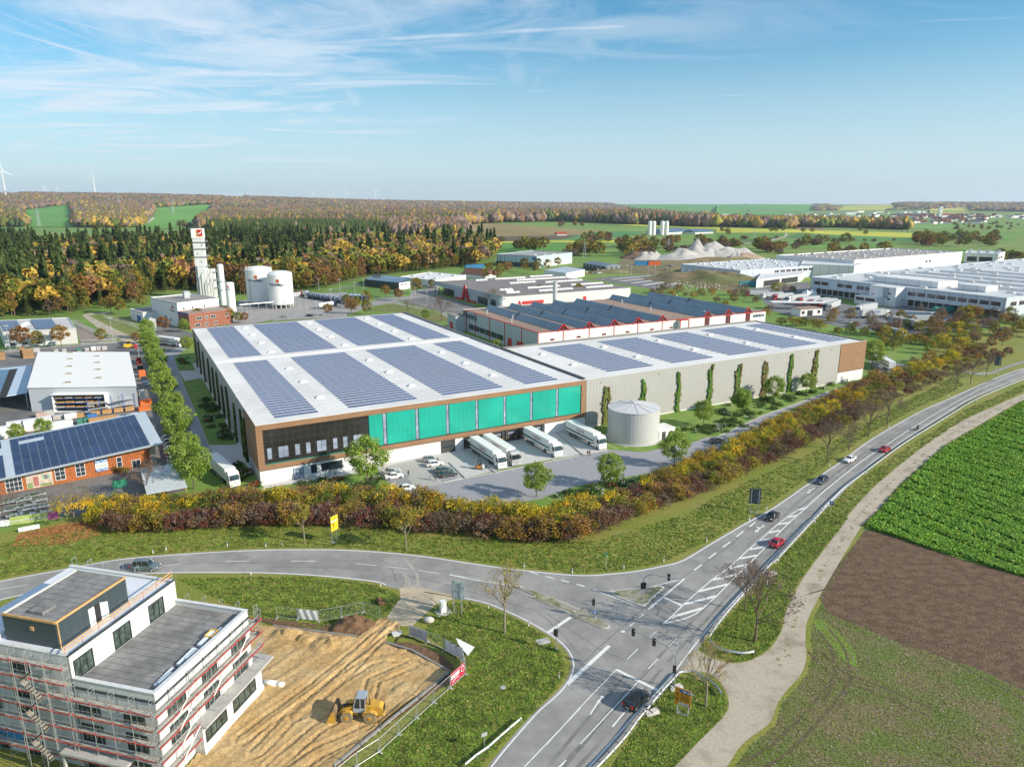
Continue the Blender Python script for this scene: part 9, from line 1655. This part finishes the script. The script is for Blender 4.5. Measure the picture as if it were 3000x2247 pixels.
# forklift
x,y=G('B1',235,770); t=thing('forklift','small orange and grey forklift driving on the pale loading yard','forklift',(x,y,.03),TH+R(140)); fo=mat('forklift_orange',(.75,.30,.05),.45)
rbox(t,'body',fo,(-1.0,.5,-.5,.5,.3,1.0)); rbox(t,'counterweight',white,(-1.25,-.85,-.5,.5,.3,1.15)); m=MB()
for a,b in((.45,.45),(.45,-.45),(-.7,.45),(-.7,-.45)): m.tube((a,b,1.0),(a*.85,b,2.1),.04,n=5)
m.box(-.65,.45,-.5,.5,2.1,2.17); m.build('guard_frame',[dark],t); m=MB()
for b in(-.32,.32): m.tube((.85,b,.1),(.8,b,2.3),.06,n=4)
m.box(.8,.9,-.4,.4,1.2,1.3); m.build('mast',[grey],t); m=MB(); m.box(.9,1.95,-.35,-.22,.12,.17); m.box(.9,1.95,.22,.35,.12,.17); m.build('fork',[dark],t); rbox(t,'seat',black,(-.45,0,-.25,.25,1.0,1.25),(-.5,-.35,-.25,.25,1.25,1.7)); wheelset(t,(.55,-.8),.55,.3,.2,n=12)
# wheel loader
yl=mat('loader_yellow',(.62,.34,.03),.5,var=.15,vs=1.2,col2=(.48,.28,.06),v2=.8); gy=mat('loader_grey',(.30,.36,.42),.5,var=.08); x,y=G('A2',560,1368); t=thing('wheel_loader','yellow wheel loader with grey cab working on the sandy plot','wheel loader',(x,y+1.0,.1),R(179)); dirt=mat('dusty_tyre',(.27,.22,.13),.9,var=.3,vs=4); ryl=mat('rim_yellow',(.5,.25,.04),.6)
S=1.0
for xx in(1.55,-1.4):
    for s in(-1,1):
        m=MB(); m.tube((xx,s*.78,.72),(xx,s*1.28,.72),.72,.72,24)
        for k in range(22): a=k*6.283/22; m.obox((xx+.72*math.cos(a),s*1.03,.72+.72*math.sin(a)-.04),(.09,.5,.08),0)
        o=m.build('wheel',[dirt],t); m=MB(); m.tube((xx,s*1.26,.72),(xx,s*1.30,.72),.36,.32,14); m.build('rim',[ryl],o); m=MB(); m.tube((xx,s*1.29,.72),(xx,s*1.36,.72),.16,.13,10); m.build('hub',[ryl],o)
def hull(name,prof,y0,y1,m_,bev=.05):
    n=len(prof); m=MB(); m.add([(a,y0,b) for a,b in prof]+[(a,y1,b) for a,b in prof],[tuple(range(n)),tuple(reversed(range(n,2*n)))]+[((i+1)%n,i,i+n,(i+1)%n+n) for i in range(n)]); o=m.build(name,[m_],t); b=o.modifiers.new('b','BEVEL'); b.width=bev; b.segments=2; return o
hull('engine_hood',[(-.6,1.1),(-.6,2.15),(-2.6,2.05),(-3.05,1.7),(-3.05,.9),(-2.2,.75)],-.62,.62,yl); hull('rear_frame',[(-.3,.5),(-.3,1.1),(-3.0,1.0),(-3.2,.6)],-.55,.55,yl); hull('front_frame',[(.2,.6),(.2,1.2),(.9,1.55),(2.0,1.2),(2.0,.6)],-.5,.5,yl)
for s in(-1,1):
    hull('mudguard',[(-.55,1.1),(-.75,1.65),(-1.5,1.75),(-2.15,1.5),(-2.4,1.15),(-2.2,1.15),(-1.9,1.4),(-1.45,1.58),(-.9,1.5),(-.7,1.1)],s*1.0-.27,s*1.0+.27,yl,.02); hull('mudguard',[(.75,1.3),(1.0,1.62),(1.6,1.66),(2.1,1.45),(1.9,1.4),(1.5,1.52),(1.1,1.48),(.9,1.25)],s*1.0-.25,s*1.0+.25,yl,.02)
    hull('lift_arm',[(.75,1.7),(.85,1.95),(2.2,1.55),(2.95,.75),(2.8,.6),(2.05,1.3)],s*.5-.09,s*.5+.09,yl,.02); m=MB(); m.tube((1.0,s*.3,1.0),(2.3,s*.3,1.2),.07); m.build('hydraulic_ram',[chrome],t)
hull('tilt_link',[(1.4,1.75),(1.5,2.05),(2.5,1.75),(2.95,1.3),(2.8,1.2),(2.3,1.6)],-.1,.1,dark,.02)
hull('bucket',[(2.85,.9),(2.95,1.5),(3.25,1.75),(3.35,1.7),(3.1,1.35),(3.05,.9),(3.25,.42),(4.15,.14),(4.15,.08),(3.1,.1),(2.85,.45)],-1.38,1.38,mat('worn_bucket',(.2,.13,.07),.7,var=.4,vs=1.5),.02)
for s in(-1,1): hull('bucket_cheek',[(3.0,1.6),(3.35,1.7),(4.15,.12),(3.1,.1),(2.9,.5)],s*1.38-.03,s*1.38+.03,yl,.0)
hull('cab_frame',[(-.75,1.2),(-.8,3.2),(.35,3.2),(.75,2.2),(.7,1.2)],-.66,.66,vgl,.03); hull('cab_base',[(-.8,1.15),(-.8,1.75),(.78,1.75),(.78,1.15)],-.7,.7,gy,.04); hull('cab_roof',[(-.9,3.18),(-.88,3.38),(.3,3.42),(.5,3.2)],-.76,.76,gy,.04)
m=MB()
for s in(-1,1):
    for a,b in(((-.78,1.7),(-.82,3.2)),((.72,1.7),(.40,3.2)),((-.15,1.7),(-.18,3.2))): m.tube((a[0],s*.67,a[1]),(b[0],s*.67,b[1]),.05,n=4)
m.build('cab_pillar',[gy],t)
m=MB(); m.tube((-1.35,.35,2.1),(-1.35,.35,2.95),.09,.08); m.build('exhaust',[dark],t); m=MB(); m.box(-3.12,-3.05,-.5,.5,1.0,1.75); m.build('radiator_grille',[black],t); m=MB()
for z in(.45,.8,1.1): m.box(-.7,-.2,-.98,-.66,z,z+.05)
m.tube((-.72,-.98,.45),(-.72,-.98,1.9),.025,n=4); m.tube((-.18,-.98,.45),(-.18,-.98,1.9),.025,n=4); m.build('access_steps',[yl],t); t.scale=(1.0,1.0,1.0)
x,y=G('A2',705,590); m=MB(); n=8; m.add([(math.cos(a)*.7,-.7,.5+math.sin(a)*.5) for a in np.linspace(2.2,5.6,n)]+[(math.cos(a)*.7,.7,.5+math.sin(a)*.5) for a in np.linspace(2.2,5.6,n)],[(i,i+1,i+1+n,i+n) for i in range(n-1)]+[tuple(range(n)),tuple(reversed(range(n,2*n)))]); t=thing('digger_bucket','rusty digger bucket lying on the grass beside the entrance','bucket',(x,y,0),.5); m.build('bucket_shell',[mat('rusty_brown',(.2,.1,.05),.8,var=.4,vs=3)],t); m=MB()
for k in range(4): m.obox((.75,-.55+k*.36,.35),(.3,.08,.06)); 
m.build('tooth',[dark],t)
x,y=G('A7',965,180); t=thing('mini_digger','yellow and red yard machine behind the white-roofed warehouse','machine',(x,y,0),.4); rbox(t,'body',yellow,(-2,1,-1,1,.6,2.2)); rbox(t,'cab',vgl,(-.6,.8,-.9,.9,2.2,3.4)); rbox(t,'cab_roof',yellow,(-.7,.9,-1,1,3.4,3.55)); rbox(t,'bucket',red,(2.2,3.4,-1.1,1.1,.2,1.5)); rbox(t,'arm',yellow,(.9,2.3,-.2,.2,1.0,1.4)); wheelset(t,(.8,-1.4),1.1,.55,.4,n=12)
# ---------- far things: village, turbines, pylons, haze ----------
random.seed(41); hs=[]
rm=[mat('roof_red',(.22,.07,.04),.8,var=.2,vs=.05),mat('roof_brown',(.12,.07,.05),.8,var=.2,vs=.05),mat('roof_grey',(.16,.17,.18),.8,var=.2,vs=.05)]
for k in range(6):
    t=thing('village_house','x','house'); L_,D_,h,rh_=((13,10,5,4.5),(11,9,5.5,4),(16,11,4.5,5),(12,10,4,5),(22,14,5,3),(40,24,7,1.2))[k]; rbox(t,'wall',mat('village_white',(.85,.84,.80),.8,var=.05),(-L_/2,L_/2,-D_/2,D_/2,0,h)); m=MB(); m.add([(-L_/2-.4,-D_/2-.5,h),(L_/2+.4,-D_/2-.5,h),(L_/2+.4,D_/2+.5,h),(-L_/2-.4,D_/2+.5,h),(-L_/2-.4,0,h+rh_),(L_/2+.4,0,h+rh_)],[(0,1,5,4),(2,3,4,5),(1,2,5),(3,0,4),(3,2,1,0)]); m.build('roof',[rm[k%3] if k!=5 else galroof],t)
    hs.append(t)
hw_=['small white house with red roof','small white house with brown roof','grey-roofed white house','white house with red gable','long brown-roofed white house','pale flat commercial shed']; items=[]; fu=set()
def house(k,x,y):
    if k in fu: o=copy_tree(hs[k])
    else: fu.add(k); o=hs[k]
    o.location=(x,y,terr(x,y)); o.rotation_euler=(0,0,random.uniform(0,3.14)); s=random.uniform(1.1,1.5); o.scale=(s,s,s); items.append((o,hw_[k],x,y))
vl=GL('D4',[(1240,345),(1290,320),(1500,318),(1700,325),(1900,322),(1940,350),(1920,390),(1780,385),(1500,385),(1330,378)]); c_=0
while c_<205:
    x=random.uniform(min(p[0] for p in vl),max(p[0] for p in vl)); y=random.uniform(min(p[1] for p in vl),max(p[1] for p in vl))
    if inpoly(x,y,vl): house(random.choices(range(5),(4,3,3,3,1))[0],x,y); c_+=1
for c,u0,u1,v0,v1,n,ks in (('D4',430,1250,315,345,22,(5,4,1)),('D4',870,1500,300,318,20,(5,5,0)),('D4',20,330,325,340,9,(4,1,0)),('D4',80,520,262,268,12,(0,1,4)),('D4',1950,2212,325,350,16,(0,1,2,5)),('D3',1600,2200,262,268,12,(0,4,1)),('D3',2000,2212,322,332,5,(5,1))):
    for i in range(n): x,y=G(c,random.uniform(u0,u1),random.uniform(v0,v1)); house(random.choice(ks),x,y)
autolabel(items,[(p,*G(c,u,v)) for p,c,u,v in (('left of the church tower','D4',1450,340),('right of the church tower','D4',1750,345),('at the left village end','D4',1300,340),('at the right village end','D4',2080,335),('below the church tower','D4',1600,370),('in the commercial strip','D4',1000,310),('beyond the tree belt','D4',700,330),('in the far hamlet','D4',300,265),('on the middle farm road','D4',150,330),('on the far plain','D3',1900,265))],'houses of the distant village')
x,y=G('D4',1603,345); t=thing('church','white village church with a tall tower and dark pyramid cap','church',(x,y,0)); rbox(t,'tower',white,(-6,6,-6,6,0,52)); m=MB(); m.hexa([(-6.5,-6.5,52),(6.5,-6.5,52),(6.5,6.5,52),(-6.5,6.5,52)],[(-.3,-.3,68),(.3,-.3,68),(.3,.3,68),(-.3,.3,68)]); m.build('tower_roof',[dark],t); rbox(t,'nave',white,(6,34,-8,8,0,14)); m=MB(); m.add([(6,-8.5,14),(34,-8.5,14),(34,8.5,14),(6,8.5,14),(6,0,23),(34,0,23)],[(0,1,5,4),(2,3,4,5),(1,2,5)]); m.build('nave_roof',[rm[0]],t)
for z in(20,40): rbox(t,'tower_window',dark,(-1.5,1.5,-6.15,-6,z,z+5))
# wind turbines
tm=mat('turbine_white',(.8,.8,.8),.5,var=.02); WT=thing('wind_turbine','x','wind turbine'); m=MB(); m.tube((0,0,0),(0,0,100),2.4,1.4,12); m.build('tower',[tm],WT)
b_=MB(); b_.lathe([(2.35,14),(2.3,19)],0,0,14); b_.build('red_band',[red],WT); m=MB(); m.tube((0,-3,101.5),(0,7,101.5),2.0,1.8,10); m.build('nacelle',[tm],WT); m=MB(); m.ball((0,-4,101.5),2.2,10); m.build('hub',[tm],WT,smooth=True)
for k in range(3):
    m=MB(); m.hexa([(-1.2,-4.4,1),(1.2,-4.4,1),(1.0,-3.8,1),(-1.0,-3.8,1)],[(-.35,-4.2,48),(.35,-4.2,48),(.3,-4,48),(-.3,-4,48)]); m.v=[(x_,y_,z_) for x_,y_,z_ in m.v]; o=m.build('blade',[tm],WT); o.location=(0,0,101.5); o.rotation_euler=(0,R(120*k),0)
items=[]; first=True; random.seed(2)
TU=[('D1',38,285,12,125,7000)]+[('D1',690,295,668,160,7000),('D1',322,290,318,250,9000),('D1',418,290,413,255,8500),('D2',348,240,345,180,7600),('D2',492,242,488,205,9500),('D2',553,242,548,205,9800),('D2',643,244,640,190,8200),('D2',903,243,900,190,8600)]+[('D2',u,265,u,240 if i%2 else 235,13000) for i,u in enumerate((1583,1660,1690,1805,1877,1938,1980,2065))]+[('D3',u,222,u,v,14500) for u,v in ((418,208),(528,205),(457,190),(490,190),(503,188),(565,190),(588,196),(632,196),(660,198),(750,198),(832,198),(1368,210),(1570,202),(1652,202),(1685,204),(1728,202),(1805,212),(1830,212),(1905,212),(2010,214),(2090,215))]+[('D4',399,228,399,207,13000),('D4',532,228,532,205,13000),('D4',573,230,573,207,13500),('D4',648,228,648,207,13000),('D4',463,228,463,213,15000),('D4',1490,240,1488,210,9500),('D4',1645,240,1641,205,9300),('D4',180,228,180,215,16000)]
for c,u,v,uh,vh,dist in TU:
    x0,y0,s=CR[c]; X=(x0+uh*s-1500); Y=(y0+vh*s-1123.5); d=np.array((X,FPX*math.cos(PITCH)-Y*math.sin(PITCH),-FPX*math.sin(PITCH)-Y*math.cos(PITCH))); q=d*(dist/np.linalg.norm(d[:2])); hub=CAM_H+q[2]; g=terr(q[0],q[1]); hh=max(70,hub-g)
    o=WT if first else copy_tree(WT); first=False; k=hh/101.5; o.location=(q[0],q[1],g); o.scale=(k,k,k); o.rotation_euler=(0,0,-math.atan2(q[0],q[1])+random.uniform(-.5,.5)); 
    ra=random.uniform(0,120)
    for ch in KIDS(o):
        if ch.name.startswith('blade'): ch.rotation_euler=(0,ch.rotation_euler[1]+R(ra),0)
    items.append((o,'white wind turbine' if dist>4000 else 'large white wind turbine',q[0],q[1]))
autolabel(items,[(p,x_*1.0,12000) for p,x_ in (('on the left horizon',-7000),('above the brown hill',-2500),('on the middle horizon',1500),('right of the middle horizon',4000),('on the right horizon',7500))],'wind turbines on the horizon')
# pylons
py=thing('power_pylon','x','pylon'); m=MB()
for a,b in((-3,-3),(3,-3),(3,3),(-3,3)): m.tube((a,b,0),(a*.15,b*.15,46),.28,.15,4)
for z in range(0,42,6):
    k=3*(1-z/54);k2=3*(1-(z+6)/54)
    for s in(-1,1): m.tube((-k,s*k,z),(k2,s*k2,z+6),.14,n=3); m.tube((k,s*k,z),(-k2,s*k2,z+6),.14,n=3); m.tube((s*k,-k,z),(s*k2,k2,z+6),.14,n=3)
for z,w_ in((28,9),(35,7),(41,5)): m.tube((-w_,0,z),(w_,0,z),.22,n=4); m.tube((-w_,0,z),(0,0,z+2.5),.14,n=3); m.tube((w_,0,z),(0,0,z+2.5),.14,n=3)
m.build('lattice_frame',[mat('pylon_steel',(.36,.38,.4),.6)],py); items=[]; first=True
for c,u,v,s in (('D1',285,528,1.2),('D1',1252,460,1.5),('D1',870,450,1.6),('D1',1772,412,1.5),('D3',1013,630,.55),('D3',1385,600,.5),('D3',1815,580,.5),('D3',1617,580,.5),('D4',268,505,.5),('D4',2003,300,1.6)):
    x,y=G(c,u,v); o=py if first else copy_tree(py); first=False; o.location=(x,y,terr(x,y)); o.scale=(s,s,s*(1 if s>1 else .8)); items.append((o,'grey lattice power pylon',x,y))
autolabel(items,[('in the left clearing',*G('D1',600,480)),('in the field trees',*G('D3',1300,600)),('in the right meadow',*G('D4',268,505)),('on the far right plain',*G('D4',2003,300))],'power pylons')
mb=MB(); mb.box(-13500,13500,-600,19000,-2,420); hz=mb.build('haze',[]) if False else None
me=bpy.data.meshes.new('haze'); me.from_pydata(mb.v,[],mb.f); hm=bpy.data.materials.new('haze_air'); hm.use_nodes=True; ht=hm.node_tree; ht.nodes.clear(); ou=ht.nodes.new('ShaderNodeOutputMaterial'); pv_=ht.nodes.new('ShaderNodeVolumePrincipled'); pv_.inputs['Color'].default_value=(.74,.86,1,1); pv_.inputs['Density'].default_value=4.2e-5; pv_.inputs['Anisotropy'].default_value=.2; ht.links.new(pv_.outputs[0],ou.inputs['Volume']); me.materials.append(hm); o=bpy.data.objects.new('haze',me); sc.collection.objects.link(o); tag(o,'pale blue haze lying over the plain and the far woods','haze',None,'stuff')
sc.cycles.volume_bounces=0; sc.cycles.volume_max_steps=32
# prototypes that were never placed are dropped
def tree_in(o): return [o]+[q for c in o.children for q in tree_in(c)]
for o in list(sc.objects):
    if o.parent is None and o.type=='EMPTY' and o.location.length<1e-6 and ('category' not in o or o.get('label')=='x'):
        for q in tree_in(o)[::-1]: bpy.data.objects.remove(q)
print('objects',len(bpy.data.objects))
